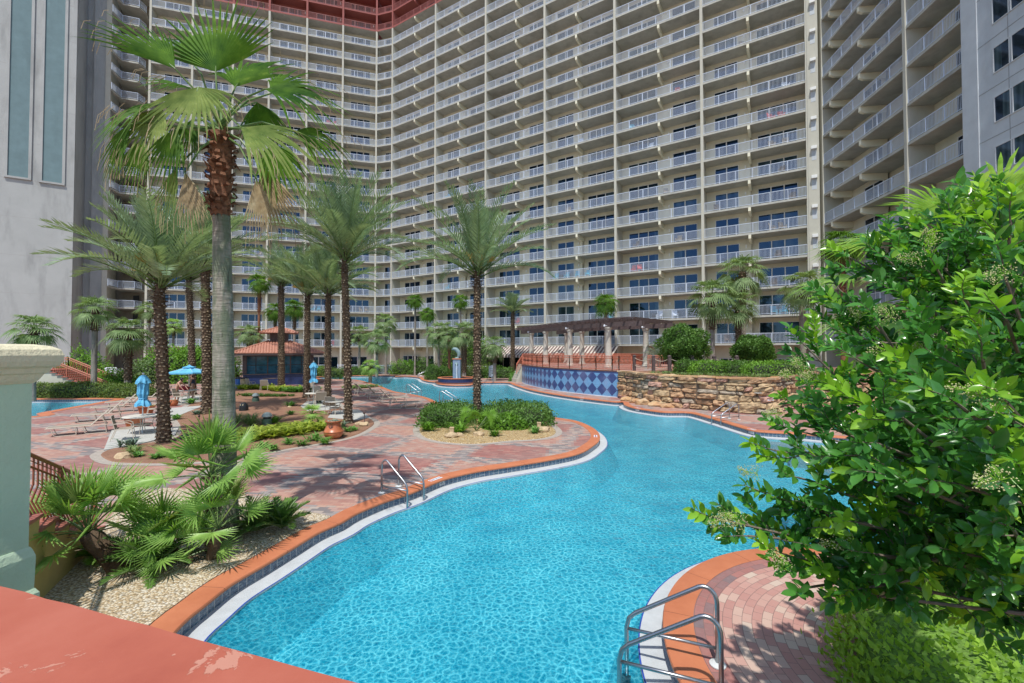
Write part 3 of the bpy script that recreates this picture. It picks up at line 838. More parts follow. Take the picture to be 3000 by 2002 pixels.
def make_pool(loop, tagname, depth, cw=CW, ledge=.28):
    o = sweep(loop, [(-cw, -.02, 0), (-cw, .012, 0), (-.03, .012, 0), (-.004, .004, 0), (.006, -.015, 0), (.0, -.045, 0), (-.03, -.05, 0)], [M['coping']], tagname+'_coping', True); struct('', o)
    o = sweep(loop, [(-.03, -.045, 0), (-.03, LZ-.02, 0)], [M['wtile']], tagname+'_waterline_tile', True); struct('', o)
    if ledge:
        o = sweep(loop, [(-.04, LZ, 0), (ledge, LZ, 1), (ledge+.018, LZ-.003, 0), (ledge+.02, LZ-.06, 0)], [M['ledge'], M['bluetrim']], tagname+'_gutter'); struct('', o)
    # basin
    inn = offset(loop, ledge+.02); low = offset(loop, ledge+.42)
    vs, fs = fill([[Vector((p.x, p.y, 0)) for p in low]])
    mb = MB(); mb.add([(p.x, p.y, -depth) for p in low], fs)
    N = len(inn); mb.add([(p.x, p.y, LZ-.05) for p in inn]+[(p.x, p.y, -depth) for p in low], [(i, (i+1) % N, N+(i+1) % N, N+i) for i in range(N)])
    struct('', mb.build(tagname+'_basin', M['plaster']))
    ins = offset(loop, ledge+.01); vs, fs = fill([[Vector((p.x, p.y, 0)) for p in ins]])
    w = MB(); w.add([(p.x, p.y, LZ-.03) for p in ins], fs)
    return struct('', w.build('water', M['water']))
make_pool(POOLC, 'pool', .98)
make_pool(POOL2, 'side_pool', .9, .55, .12)
# paving sheet with the pool holes
def clean(loop): return resample(loop, .3)
outer = [Vector(p+(0,)) for p in ((-500, -300), (500, -300), (500, 700), (-500, 700))]
holes = [offset(POOLC, -CW+.02), offset(POOL2, -.55+.02)]
vs, fs = fill([outer]+[h[::-1] for h in holes])
g = MB(); g.add(vs, fs); struct('', g.build('pool_deck', M['paver']))
# curved brick apron on the near right
R0 = CR-CW
M['polar'] = polarpaver(CX, CY, R0-.24)
ap = MB(); ap.lathe([(R0+.01, .004), (0.01, .004)], (CX, CY, 0), 64, cap=False)
ap.v = [(x, y, .006) for x, y, z in ap.v]; ap.f = [f[::-1] for f in ap.f]
ap.f = [f[::-1] for f in ap.f]
struct('', ap.build('brick_apron', M['polar']))
def bed(name, uvs, mt, z=.03, world=False, edge=None, label=None):
    loop = [Vector(p+(0,)) for p in uvs] if world else [G(u, v) for u, v in uvs]
    if area(loop) < 0: loop = loop[::-1]
    loop = resample(catmull(loop, 5), .3)
    vs, fs = fill([loop]); mb = MB()
    mb.add([(p.x, p.y, z) for p in loop], fs)
    N = len(loop); out = offset(loop, -.05)
    mb.add([(p.x, p.y, z) for p in loop]+[(p.x, p.y, -.01) for p in out], [(i, N+i, N+(i+1) % N, (i+1) % N) for i in range(N)])
    o = struct('', mb.build(name, mt))
    if edge:
        e = offset(loop, -.30); mb = MB()
        mb.add([(p.x, p.y, .008) for p in loop]+[(p.x, p.y, .008) for p in e], [(i, N+i, N+(i+1) % N, (i+1) % N) for i in range(N)])
        struct('', mb.build(name+'_border', edge))
    return loop
M['border'] = mat('grey_border_pavers', (.36, .31, .26), .85, .18, 9, .2, 60)
MULCH = [(299,1333),(332,1353),(400,1357),(486,1358),(600,1352),(700,1340),(767,1328),(902,1305),(983,1291),(1045,1274),(1085,1252),(1094,1240),(1080,1228),(1040,1221),(1005,1203),(985,1182),(960,1162),(900,1150),(800,1138),(720,1136),(640,1150),(575,1178),(520,1215),(530,1245),(532,1270),(500,1290),(400,1305),(330,1318)]
bed('mulch_bed', MULCH, M['mulch'], .035, edge=M['border'])
ISL = [(1231,1256),(1238,1275),(1264,1288),(1315,1297),(1379,1301),(1430,1298),(1494,1291),(1557,1288),(1608,1280),(1626,1268),(1618,1254),(1590,1235),(1520,1212),(1400,1203),(1300,1212),(1248,1232)]
bed('island_gravel_bed', ISL, M['gravelo'], .035, edge=M['border'])
# near gravel bed is bounded by the coping
gb = [(962,1517),(850,1491),(760,1462),(640,1440),(480,1432),(350,1470),(270,1545),(120,1760)]
cop = offset(POOLC, -CW-.01)
a = G(962, 1517); b_ = G(432, 1837)
ia = min(range(len(cop)), key=lambda i: (cop[i]-a).length); ib = min(range(len(cop)), key=lambda i: (cop[i]-Vector((-4.75, 3.9, 0))).length)
N = len(cop); seq = [cop[(ia+k) % N] for k in range((ib-ia) % N+1)]
if len(seq) > N/2: seq = [cop[(ia-k) % N] for k in range((ia-ib) % N+1)]
loop = seq+[Vector((-5.0, 2.9, 0)), Vector((-5.6, 4.2, 0)), Vector((-7.2, 7.7, 0))]+[G(u, v) for u, v in gb[::-1]][2:-1]
if area(loop) < 0: loop = loop[::-1]
vs, fs = fill([loop]); mb = MB(); mb.add([(p.x, p.y, .02) for p in loop], fs)
N = len(loop); mb.add([(p.x, p.y, .02) for p in loop]+[(p.x, p.y, -.01) for p in loop], [(i, N+i, N+(i+1) % N, (i+1) % N) for i in range(N)])
struct('', mb.build('gravel_bed', M['gravel']))
def pad(name, uvs, mt=None, z=.044):
    loop = [G(u, v) for u, v in uvs]
    if area(loop) < 0: loop = loop[::-1]
    vs, fs = fill([loop]); mb = MB(); mb.add([(p.x, p.y, z) for p in loop], fs); N = len(loop)
    mb.add([(p.x, p.y, z) for p in loop]+[(p.x, p.y, -.01) for p in loop], [(i, N+i, N+(i+1) % N, (i+1) % N) for i in range(N)])
    return struct('', mb.build(name, mt or M['pad']))
pad('paving_pad', [(304,1322),(328,1262),(420,1252),(524,1256),(512,1278),(400,1306)])
pad('paving_pad', [(470,1222),(500,1198),(600,1190),(560,1205),(520,1222)])
pad('paving_pad', [(480,1180),(520,1164),(640,1160),(620,1176),(520,1186)])
pad('paving_pad', [(880,1192),(900,1178),(990,1172),(1000,1192),(960,1204),(900,1206)])
pad('paving_pad', [(960,1226),(975,1206),(1050,1202),(1086,1226),(1040,1234)])
# underwater entry steps on the far right
for k, (ins_, zz) in enumerate(((1.0, -.32), (1.9, -.55), (2.8, -.8))):
    p0, p1 = G(2190, 1258), Vector((16.5, 15.6, 0)); mb = MB()
    mb.tube([p0, p1], .01, 4)
    dd = (p1-p0).normalized(); nn = Vector((dd.y, -dd.x, 0)); a = k*.9
    mb = MB(); mb.fbox((p0, dd, nn), .6+a, 8, -.2, ins_+.1, -1.3, zz); struct('', mb.build('pool_step', M['ledge']))
# ------------------------------------------------------------------ viewing terrace (where the camera stands)
PL, PR = Vector((-1.40, 1.216, 0)), Vector((-.32, .868, 0))
pd = (PR-PL).normalized(); pn_ = Vector((-pd.y, pd.x, 0))      # outward (towards the pool)
CAPZ = 2.775
t = thing('parapet_wall', 'low terrace wall in the foreground with a salmon cap whose paint is flaking', 'parapet')
mb = MB(); fr = (PL, pd, pn_)
cs = [(0.0, 0), (.012, .03), (.012, .09), (-.01, .12), (-.26, .12), (-.285, .10), (-.285, .03), (-.27, 0)]
vs = [];
NSG = 60; random.seed(2)
for i in range(NSG+1):
    s_ = -1.2+5.4*i/NSG
    for n_, z_ in cs:
        q = PL+pd*s_+pn_*(n_+rnd(-.0016, .0016)); vs.append((q.x, q.y, CAPZ-.12+z_+rnd(-.0012, .0012)))
mb.add(vs, [(8*i+k, 8*i+8+k, 8*i+8+(k+1) % 8, 8*i+(k+1) % 8) for i in range(NSG) for k in range(8)]+[tuple(range(8))[::-1], tuple(range(8*NSG, 8*NSG+8))])
mb.build('wall_cap', M['peel'], t)
mb = MB(); mb.fbox(fr, -1.18, 4.18, -.24, -.03, 0, CAPZ-.115); mb.build('wall_body', M['yellow'], t)
mb = MB(); mb.fbox(fr, -3, 4.3, -7, -.24, 0, 1.68); struct('', mb.build('terrace_floor', M['terr']))
# pillar of the stair head
px, py = -2.385, 1.78
t = thing('terrace_pillar', 'mint and cream plaster pillar with a rounded cap and carved rosette beside the steps', 'pillar', (px, py, 0), radians(-12))
mb = MB(); mb.box((-.12, 0, 1.4), (.60, .36, 2.8)); mb.box((-.12, 0, 2.62-.0), (.60, .36, .3)); 
mb = MB(); w = .27
mb.box((-.12, 0, 1.64), (.80, .40, 3.28)); mb.build('shaft', M['mint'], t)
mb = MB(); mb.box((-.20, -.202, 1.64), (.60, .014, 3.2)); mb.build('rough_panel', M['cream'], t)
def ringbox(mb, prof, cx, wx, wy):
    vs = []
    for o, z in prof: vs += [(cx-wx/2-o, -wy/2-o, z), (cx+wx/2+o, -wy/2-o, z), (cx+wx/2+o, wy/2+o, z), (cx-wx/2-o, wy/2+o, z)]
    n = len(prof); fs = [(i*4+k, i*4+(k+1) % 4, (i+1)*4+(k+1) % 4, (i+1)*4+k) for i in range(n-1) for k in range(4)]
    fs += [(3, 2, 1, 0), tuple((n-1)*4+k for k in range(4))]
    mb.add(vs, fs)
mb = MB(); ringbox(mb, [(0.003, 3.26), (.015, 3.275), (.026, 3.30), (.036, 3.305), (.042, 3.325), (.06, 3.335), (.068, 3.355), (.07, 3.38), (.062, 3.405), (.04, 3.42), (0, 3.428)], -.12, .80, .40)
o = mb.build('capital', M['creamcap'], t)
mb = MB(); ringbox(mb, [(.004, 1.9), (.012, 2.3), (.016, 2.50), (.016, 2.52), (.008, 2.55), (.003, 2.56)], -.12, .80, .40); ringbox(mb, [(.016, 2.30), (.026, 2.33), (.026, 2.36), (.016, 2.38)], -.12, .80, .40)
mb.build('plinth', M['mint'], t)
mb = MB()
mb.box((.285, 0, 2.46), (.012, .22, .012)); mb.box((.291, 0, 2.30), (.012, .24, .012))
for k in range(6):
    a = k*pi/3; mb.lathe([(.028, -.008), (.024, .006), (.008, .012)], (0, 0, 0), 8)
    for i in range(len(mb.v)-24, len(mb.v)):
        x, y, z = mb.v[i]; mb.v[i] = (.291+z, x+.045*cos(a), 2.42+y+.045*sin(a))
mb.build('rosette', M['mint'], t)
# steps down to the deck on the left with cheek wall
t = thing('garden_stair', 'yellow-walled terrace stair with red tile treads running down to the deck', 'stair')
mb = MB(); mt_ = MB()
s0, s1 = Vector((-5.54, 4.38, 0)), Vector((-7.38, 8.07, 0))
sdv = (s1-s0); SL = sdv.length; sdv.normalize(); sn = Vector((-sdv.y, sdv.x, 0))    # sn points away to the left
NS = 9
for k in range(NS):
    a, b = SL*k/NS, SL*(k+1)/NS; z = 1.74-1.74*k/NS
    mb.fbox((s0, sdv, sn), a, b, .0, .22, 0, z-.0)
    mt_.fbox((s0, sdv, sn), a-.02, b+.03, -.03, .25, z, z+.045)
    mt_.fbox((s0, sdv, sn), a, b+.02, .25, 1.8, z-.155, z-.11)
    mb.fbox((s0, sdv, sn), a, b, .22, 1.8, 0, z-.155)
mb.build('cheek_wall', M['yellow'], t); mt_.build('tread', M['redtile'], t)
def iron_railing(mb, pts, h=.95, sq=True, gap=.12, belly=.06, post=1.3, pw=.035, bar_r=.017):
    """railing with squares on top and bellied balusters, along pts (3D foot line)"""
    for A_, B_ in zip(pts[:-1], pts[1:]):
        dd = B_-A_; L = hypot(dd.x, dd.y); hd = Vector((dd.x, dd.y, 0)).normalized(); n = Vector((-hd.y, hd.x, 0)); sl = dd.z/L
        def at(s_, z_, o=0): return A_+hd*s_+Vector((0, 0, sl*s_+z_))+n*o
        def bar(z_, r): mb.tube([at(0, z_), at(L, z_)], r, 4)
        bar(h, .030); bar(h-.16, bar_r*1.3); bar(.08, bar_r*1.3)
        m = max(2, round(L/gap))
        for i in range(m+1):
            s_ = L*i/m
            if i < m: mb.tube([at(s_, .08), at(s_+.0, h*.20, -belly*.5), at(s_, h*.42, belly), at(s_, h*.62, 0), at(s_, h-.16)], bar_r, 4, cap=False)
            mb.tube([at(s_, h-.16), at(s_, h)], bar_r, 4, cap=False)
        mb.tube([at(0, h-.08), at(L, h-.08)], .007, 4, cap=False)
        k = max(1, round(L/post))
        for i in range(k+1): mb.tube([at(L*i/k, 0), at(L*i/k, h+.02)], pw, 4)
t = thing('stair_railing', 'rust brown wrought iron railing with bellied bars descending beside the near stair', 'railing')
mb = MB()
q = lambda s_, z_, n_=.11: s0+sdv*s_+sn*n_+Vector((0, 0, z_))
iron_railing(mb, [q(.0, 1.80), q(SL, .03)], 1.0, post=1.5, bar_r=.012)
iron_railing(mb, [q(.0, 1.74, 1.7), q(SL, .0, 1.7)], 1.0, post=1.5, bar_r=.012)
mb.build('railing_panel', M['rail_br'], t)
# ------------------------------------------------------------------ raised terrace with the diamond tile wall
TZ = 1.9
bw = [(1529,1121),(1540,1126),(1567,1133.5),(1612,1143),(1656,1149),(1723,1157),(1811,1165.5)]
wl_ = resample(catmull([G(u, v) for u, v in bw], 6, False), .25, False); wl_.append(G(*bw[-1]))
N = len(wl_); mb = MB()
mb.add([(p.x, p.y, .0) for p in wl_]+[(p.x, p.y, TZ) for p in wl_], [(i, i+1, N+i+1, N+i) for i in range(N-1)])
tw = thing('tiled_terrace_wall', 'curved wall of light and dark blue diamond tiles under the pergola terrace', 'wall')
o = mb.build('tile_face', M['diamond'], tw)
L = [0]
for i in range(N-1): L.append(L[-1]+(wl_[i+1]-wl_[i]).length)
uvl = o.data.uv_layers.new(name='UVMap')
for l in o.data.loops: uvl.data[l.index].uv = (L[l.vertex_index % N], 0 if l.vertex_index < N else TZ)
# cap strip and white foot line
mb = MB(); inn = []
for i in range(N):
    tt = (wl_[min(i+1, N-1)]-wl_[max(i-1, 0)]).normalized(); inn.append(Vector((tt.y, -tt.x, 0)))   # towards pool
def strip(o0, o1, z0, z1):
    m2 = MB(); r = []
    for o_, z_ in ((o0, z0), (o0, z1), (o1, z1), (o1, z0)): r += [(p.x+q_.x*o_, p.y+q_.y*o_, z_) for p, q_ in zip(wl_, inn)]
    m2.add(r, [(j*N+i, ((j+1) % 4)*N+i, ((j+1) % 4)*N+i+1, j*N+i+1) for j in range(4) for i in range(N-1)]); return m2
strip(.05, -.25, TZ-.02, TZ+.05).build('wall_coping', M['coping'], tw)
strip(.02, .005, .0, .05).build('base_trim', M['signw'], tw)
# terrace floor and body
R1, R2_ = wl_[-1], wl_[0]
back = [Vector((31, 33, 0)), Vector((31, 41, 0)), Vector((14, 52, 0)), Vector((5.5, 57, 0)), Vector((1.2, 54, 0))]
rw = [G(1812,1166), G(1850,1173), G(1908,1187), G(2000,1196), G(2100,1205), G(2239,1215), G(2290,1205), G(2330,1197), G(2460,1185), G(2700,1170)]
rw_s = resample(catmull(rw, 6, False), .4, False)
loop = list(wl_)+rw_s[1:]+back
loopi = loop
if area(loopi) < 0: loopi = loopi[::-1]
loopt = offset(loopi, .14)
vs, fs = fill([loopt]); mb = MB(); mb.add([(p.x, p.y, TZ-.03) for p in loopt], fs)
NN = len(loopt); mb.add([(p.x, p.y, TZ-.03) for p in loopt]+[(p.x, p.y, -.02) for p in loopt], [(i, NN+i, NN+(i+1) % NN, (i+1) % NN) for i in range(NN)])
struct('', mb.build('upper_terrace', M['paver']))
# mulch planting strip on top of the rock wall
ml = [p for p in rw_s[2:]]+[Vector((31, 34, 0)), Vector((31, 40, 0)), Vector((16, 40, 0)), Vector((11.5, 35.5, 0)), Vector((9.3, 33.0, 0))]
if area(ml) < 0: ml = ml[::-1]
mi_ = offset(ml, .18)
vs, fs = fill([mi_]); mb = MB(); mb.add([(p.x, p.y, TZ-.02) for p in mi_], fs); struct('', mb.build('terrace_mulch', M['mulch']))
# rock wall of stacked stones
random.seed(11)
t = thing('rock_retaining_wall', 'rough golden brown stacked sandstone wall beyond the pool', 'wall')
mb = MB(); mj = MB()
seg = resample(catmull(rw, 6, False), .12, False)
Ls = [0]
for a, b in zip(seg[:-1], seg[1:]): Ls.append(Ls[-1]+(b-a).length)
def atL(s_):
    s_ = max(0, min(Ls[-1]-1e-3, s_)); i = 0
    lo, hi = 0, len(Ls)-1
    while hi-lo > 1:
        m = (lo+hi)//2
        if Ls[m] <= s_: lo = m
        else: hi = m
    a, b = seg[lo], seg[lo+1]; k = (s_-Ls[lo])/max(1e-6, Ls[lo+1]-Ls[lo])
    tt = (b-a).normalized(); return a.lerp(b, k), tt, Vector((tt.y, -tt.x, 0))
def stone(mb, s_, z, w, h, dp):
    p, tt, nn = atL(s_)
    vs = []; nu, nv = 7, 5
    jx = rnd(-1, 1)*.09; tl_ = rnd(-1, 1)*.04; smi = random.choice((0, 0, 1, 1, 2, 3))
    for j in range(nv):
        for i in range(nu):
            a = i/(nu-1)*2-1; b = j/(nv-1)*2-1
            e = (1-abs(a)**5)*(1-abs(b)**5)
            o_ = dp*(e**.30 if e > 0 else 0)*rnd(.72, 1.15)-.06
            x = a*w/2*(1-.06*abs(b)**2)*rnd(.88, 1.04)+jx*b; zz = z+b*h/2*(1-.12*abs(a)**3)*rnd(.82, 1.08)+tl_*a
            q = p+tt*x+nn*o_; vs.append((q.x, q.y, max(-.02, zz)))
    mb.add(vs, [(j*nu+i, j*nu+i+1, (j+1)*nu+i+1, (j+1)*nu+i) for j in range(nv-1) for i in range(nu-1)], smi)
z = 0.0
while z < TZ-.05:
    h = rnd(.14, .44)
    if z+h > TZ-.02: h = TZ+.03-z
    s_ = rnd(-.2, 0)
    while s_ < Ls[-1]:
        w = rnd(.35, 1.35)*(1.3 if h < .22 else 1); hh = h*rnd(.8, 1.35)
        stone(mb, s_+w/2, z+h/2+rnd(-.02, .02), w*1.02, hh*1.08, rnd(.10, .30)*(1.15-z*.25)); s_ += w*.93
    z += h*.93
mb.build('stone_courses', [M['st0'], M['st1'], M['st2'], M['st3']], t, smooth=False)
mj = MB(); r = [(p.x, p.y) for p in seg]; n_ = len(seg)
mj.add([(x, y, 0) for x, y in r]+[(x, y, TZ-.03) for x, y in r], [(i, i+1, n_+i+1, n_+i) for i in range(n_-1)]); mj.build('joint_backing', M['mortar'], t)
mb = MB(); 
s_ = 0
while s_ < Ls[-1]:
    w = rnd(.4, 1.0); p, tt, nn = atL(s_+w/2)
    mb.box((p.x-nn.x*.1, p.y-nn.y*.1, TZ+rnd(-.02, .03)), (w*.98, rnd(.4, .55), .09), atan2(tt.y, tt.x)); s_ += w
for i, v in enumerate(mb.v): mb.v[i] = (v[0]+rnd(-.03, .03), v[1]+rnd(-.03, .03), v[2]+rnd(-.012, .012))
mb.build('cap_stones', M['sandstone'], t)
# boulders at the foot, right of the tile wall
rocks = []
def boulder(name, r, sx=1, sy=1, sz=.7, seed=0, sub=2, mt=None):
    bm = bmesh.new(); bmesh.ops.create_icosphere(bm, subdivisions=sub, radius=r)
    for v in bm.verts:
        nz = noise.noise(v.co*(1.6/r)+Vector((seed, 0, 0)))*.35+noise.noise(v.co*(4/r)+Vector((seed, 3, 0)))*.12
        v.co = v.co*(1+nz); v.co.x *= sx; v.co.y *= sy; v.co.z *= sz
    me = bpy.data.meshes.new(name); bm.to_mesh(me); bm.free(); me.materials.append(mt or M['rock']); return me
for i, (u, v, r, sz) in enumerate(((1868,1182,.30,.6),(1893,1187,.38,.6),(1925,1192,.34,.5),(1958,1196,.30,.5),(1838,1176,.26,.7),(1850,1170,.42,1.2))):
    p = G(u, v); o = link('boulder', boulder('boulder', r*1.15, 1.3, .8, sz, i*7, mt=M['sandstone']), loc=(p.x, p.y+.25, r*sz*.5))
    tag(o, ['small golden boulder fifth from the pool corner', 'wide brown boulder at the foot of the rock wall near the tile wall', 'flat tan boulder at the middle of the rock wall curve', 'low buff boulder furthest right at the foot of the rock wall', 'small boulder closest to the diamond tile wall', 'tall boulder standing against the rock wall beside the tiles'][i], 'boulder', group='boulders at the foot of the rock wall')
# terrace railings
rt = thing('terrace_railing', 'orange iron railing with bellied bars round the pergola terrace edge', 'railing')
fl = [wl_[i]-inn[i]*.12+Vector((0, 0, TZ+.05)) for i in range(0, N, 6)]+[wl_[-1]-inn[-1]*.12+Vector((0, 0, TZ+.05))]
e1 = Vector((XU(1850, 33.6), 33.6, TZ+.03)); fl2 = fl+[e1]
mb = MB(); iron_railing(mb, fl2, 1.05, post=1.9, belly=.07, gap=.13, pw=.045, bar_r=.020); mb.build('railing_panel', M['rail_or'], rt)
rb = thing('rear_terrace_railing', 'orange railing along the far edge of the pergola terrace behind the columns', 'railing')
mb = MB(); bk = [Vector((XU(1531, 51), 51, TZ)), Vector((XU(1600, 56), 56, TZ)), Vector((XU(1700, 55), 55, TZ)), Vector((XU(1850, 50), 50, TZ)), Vector((XU(1888, 44), 44, TZ))]
iron_railing(mb, [wl_[0]+Vector((.05, 0, TZ))]+bk, 1.15, post=2.4, belly=.07, gap=.15, pw=.05, bar_r=.028); mb.build('railing_panel', M['rail_or'], rb)
rc = thing('side_terrace_railing', 'short orange railing right of the pergola behind the rope posts', 'railing')
mb = MB(); iron_railing(mb, [Vector((XU(1898, 37), 37, TZ)), Vector((XU(1990, 36), 36, TZ))], 1.1, post=2.4, gap=.13, pw=.04); mb.build('railing_panel', M['rail_or'], rc)
# stair railing descending left of the tile wall
rs = thing('terrace_stair_railing', 'orange railing sloping down left of the diamond tile wall', 'railing')
mb = MB(); iron_railing(mb, [Vector((XU(1531, 48.5), 48.5, TZ)), Vector((XU(1513, 47.5), 47.5, .9))], 1.05, gap=.15, belly=.04); 
iron_railing(mb, [Vector((XU(1531, 50), 50, TZ)), Vector((XU(1513, 49), 49, .9))], 1.05, gap=.15, belly=.04); mb.build('railing_panel', M['rail_or'], rs)
t = thing('terrace_stair', 'plain plaster stair flank dropping beside the blue tile wall', 'stair')
mb = MB()
for k in range(7): mb.box((XU(1531, 49)-.15-.22*k*.5, 49-.3*k*.4, (TZ-.25*k)/2), (.3, 1.6, TZ-.25*k), .3)
mb.build('steps', M['beige_l'], t)
# pergola
cols = [(8.7, 40.0), (5.85, 44.8), (3.75, 49.5), (2.35, 53.5), (12.85, 42.6), (7.75, 49.2), (6.7, 54.6)]
pg = thing('pergola', 'curved dark timber pergola carried on cast stone columns above the blue tile wall', 'pergola')
mb = MB(); CH = 3.62
mb.lathe([(.40, 0), (.40, .10), (.33, .14), (.36, .20), (.30, .26), (.285, .9), (.28, 1.6), (.235, CH-.35), (.25, CH-.32), (.235, CH-.28), (.32, CH-.14), (.34, CH-.10), (.34, CH)], (0, 0, 0), 20)
me = None
for x, y in cols:
    if me is None: o = mb.build('column', M['column'], pg, smooth=False, loc=(x, y, TZ)); me = o.data; me.polygons.foreach_set('use_smooth', [True]*len(me.polygons)); me.set_sharp_from_angle(angle=radians(40))
    else: link('column', me, pg, (x, y, TZ))
BZ = TZ+CH
fc = [Vector((1.3, 55.8, 0))]+[Vector(p+(0,)) for p in ((2.35, 53.5), (3.75, 49.5), (5.85, 44.8), (8.7, 40.0))]+[Vector((11.6, 37.0, 0))]
bc = [Vector((5.9, 57.4, 0)), Vector((6.7, 54.6, 0)), Vector((7.75, 49.2, 0)), Vector((9.8, 45.6, 0)), Vector((12.85, 42.6, 0)), Vector((15.2, 40.6, 0))]
def beam(path, w, h, z):
    c = resample(catmull(path, 6, False), .7, False); mb = MB(); n = len(c); vs = []
    for i, p in enumerate(c):
        tt = (c[min(i+1, n-1)]-c[max(i-1, 0)]).normalized(); s_ = Vector((tt.y, -tt.x, 0))*w/2
        for a, b in ((-1, 0), (1, 0), (1, h), (-1, h)): vs.append((p.x+s_.x*a, p.y+s_.y*a, z+b))
    mb.add(vs, [(i*4+k, i*4+(k+1) % 4, (i+1)*4+(k+1) % 4, (i+1)*4+k) for i in range(n-1) for k in range(4)]+[(3, 2, 1, 0), (n*4-4, n*4-3, n*4-2, n*4-1)])
    return mb
for path in (fc, bc):
    for o_ in (-.16, .16):
        pth = [p+Vector((.8, .6, 0)).normalized()*o_ for p in path]
        beam(pth, .10, .42, BZ).build('long_beam', M['wood'], pg)
fcs = resample(catmull(fc, 8, False), .1, False); bcs = resample(catmull(bc, 8, False), .1, False)
NR = 17
for k in range(NR):
    a = fcs[int((len(fcs)-1)*(k+.3)/NR)]; b = bcs[int((len(bcs)-1)*(k+.3)/NR)]
    dd = (b-a).normalized(); a2 = a-dd*1.05; b2 = b+dd*1.0
    L_ = (b2-a2).length; s_ = Vector((-dd.y, dd.x, 0))*.05
    mb = MB(); vs = []
    prof = [(0, .30), (0, .42), (.0, .42), (L_, .42), (L_, .30), (L_-.35, .12), (.35, .12)]
    prof = [(0, .28), (0, .40), (L_, .40), (L_, .28), (L_-.35, .12), (.35, .12)]
    for sg in (-1, 1):
        for x, z in prof: p = a2+dd*x+s_*sg; vs.append((p.x, p.y, BZ+.31+z))
    n = len(prof); mb.add(vs, [tuple(range(n))[::-1], tuple(range(n, 2*n))]+[(i, (i+1) % n, n+(i+1) % n, n+i) for i in range(n)])
    mb.build('cross_rafter', M['wood'], pg)
mb = MB()
for path in (fcs, bcs):
    for o_ in (-.7, 0, .7):
        pth = [p+Vector((.8, .6, 0))*o_ for p in path[::30]]; mb.merge(beam(pth, .05, .06, BZ+.715))
mb.build('top_lath', M['wood'], pg)
mb = MB()
for x, y in (cols[0], cols[1], cols[3], cols[4]): mb.lathe([(.02, 0), (.09, .03), (.10, .14), (.05, .2)], (x-.42, y-.3, BZ+.02), 10); mb.tube([(x-.42, y-.3, BZ+.1), (x-.1, y-.1, BZ+.15)], .02, 5)
mb.build('spotlight', M['signw'], pg)
# rope posts
ps = [(1858, 34.0), (1914, 31.4), (1961, 30.6), (2026, 30.4), (2092, 30.2), (2158, 30.0), (2200, 30.0)]
pmb = MB(); pmb.box((0, 0, .55), (.20, .20, 1.1)); pmb.lathe([(.13, 1.1), (.15, 1.13), (.08, 1.2), (.02, 1.22)], (0, 0, 0), 8)
prev = None
LB = ['timber rope post nearest the pergola on the rock terrace', 'timber rope post second from the pergola, in front of the side railing', 'timber rope post left of the first clipped tree', 'timber rope post behind the first clipped tree', 'timber rope post between the two clipped trees, left one', 'timber rope post between the two clipped trees, right one', 'timber rope post behind the second clipped tree']
first = None
for i, (u, Y) in enumerate(ps):
    p = Vector((XU(u, Y), Y, TZ-.02))
    if first is None: o = pmb.build('rope_post', M['wood'], loc=p); first = o
    else: o = link('rope_post', first.data, loc=p)
    tag(o, LB[i], 'post', 'rope barrier posts on the rock terrace')
    if prev is not None:
        rm = MB()
        for z_, sg in ((1.0, .22), (.45, .2)): rm.tube([prev.lerp(p, k/8)+Vector((0, 0, z_-sg*(1-(2*k/8-1)**2))) for k in range(9)], .022, 5)
        ro = rm.build('barrier_rope', M['rope']); tag(ro, 'sagging pair of ropes strung between '+['the two posts nearest the pergola', 'the second and third timber posts', 'posts left of and behind the clipped tree', 'posts just right of the first clipped tree', 'the two posts midway between the clipped trees', 'the last two posts by the second clipped tree'][i-1], 'rope', 'ropes of the barrier')
    prev = p
# ------------------------------------------------------------------ pool bar pavilion
bx, by = XU(818, 46.5), 46.5; RZ = radians(28)
t = thing('pool_bar', 'small bar pavilion with terracotta tile roof, glazed sides and navy base', 'pavilion', (bx, by, 0), RZ)
W = 3.05
mb = MB(); mb.box((0, 0, .55), (2*W, 2*W, 1.1)); mb.build('base_wall', M['navy'], t)
mb = MB(); mb.box((0, 0, 1.13), (2*W+.3, 2*W+.3, .06)); mb.build('counter', M['wood'], t)
mb = MB()
for sx in (-1, 1):
    for sy in (-1, 1): mb.box((sx*(W-.12), sy*(W-.12), 2.1), (.34, .34, 2.0))
for k in range(4):
    R = Matrix.Rotation(k*pi/2, 3, 'Z')
    for x in (-1.0, 1.0): c = R @ Vector((x, -W+.1, 2.1)); mb.box(c, (.10, .10, 2.0), k*pi/2)
    c = R @ Vector((0, -W+.1, 3.0)); mb.box(c, (2*W-.4, .16, .3), k*pi/2)
mb.build('timber_frame', M['wood'], t)
M['barglass'] = mat('blue_tinted_bar_glass', (.03, .11, .16), .06, .6, 1.2); barw_ = mat('blue_bar_interior', (.05, .16, .24), .5, .3, 2)
for k in range(4):
    R = Matrix.Rotation(k*pi/2, 3, 'Z'); mb = MB()
    c = R @ Vector((0, -W+.12, 2.0)); mb.box(c, (2*W-.6, .03, 1.7), k*pi/2, 0)
    for x in (-2.0, 0, 2.0): c = R @ Vector((x, -W+.1, 2.0)); mb.box(c, (.06, .07, 1.7), k*pi/2, 1)
    c = R @ Vector((0, -W+.1, 2.0)); mb.box(c, (2*W-.6, .07, .06), k*pi/2, 1)
    mb.build('window', [M['barglass'], M['black_pl']], t)
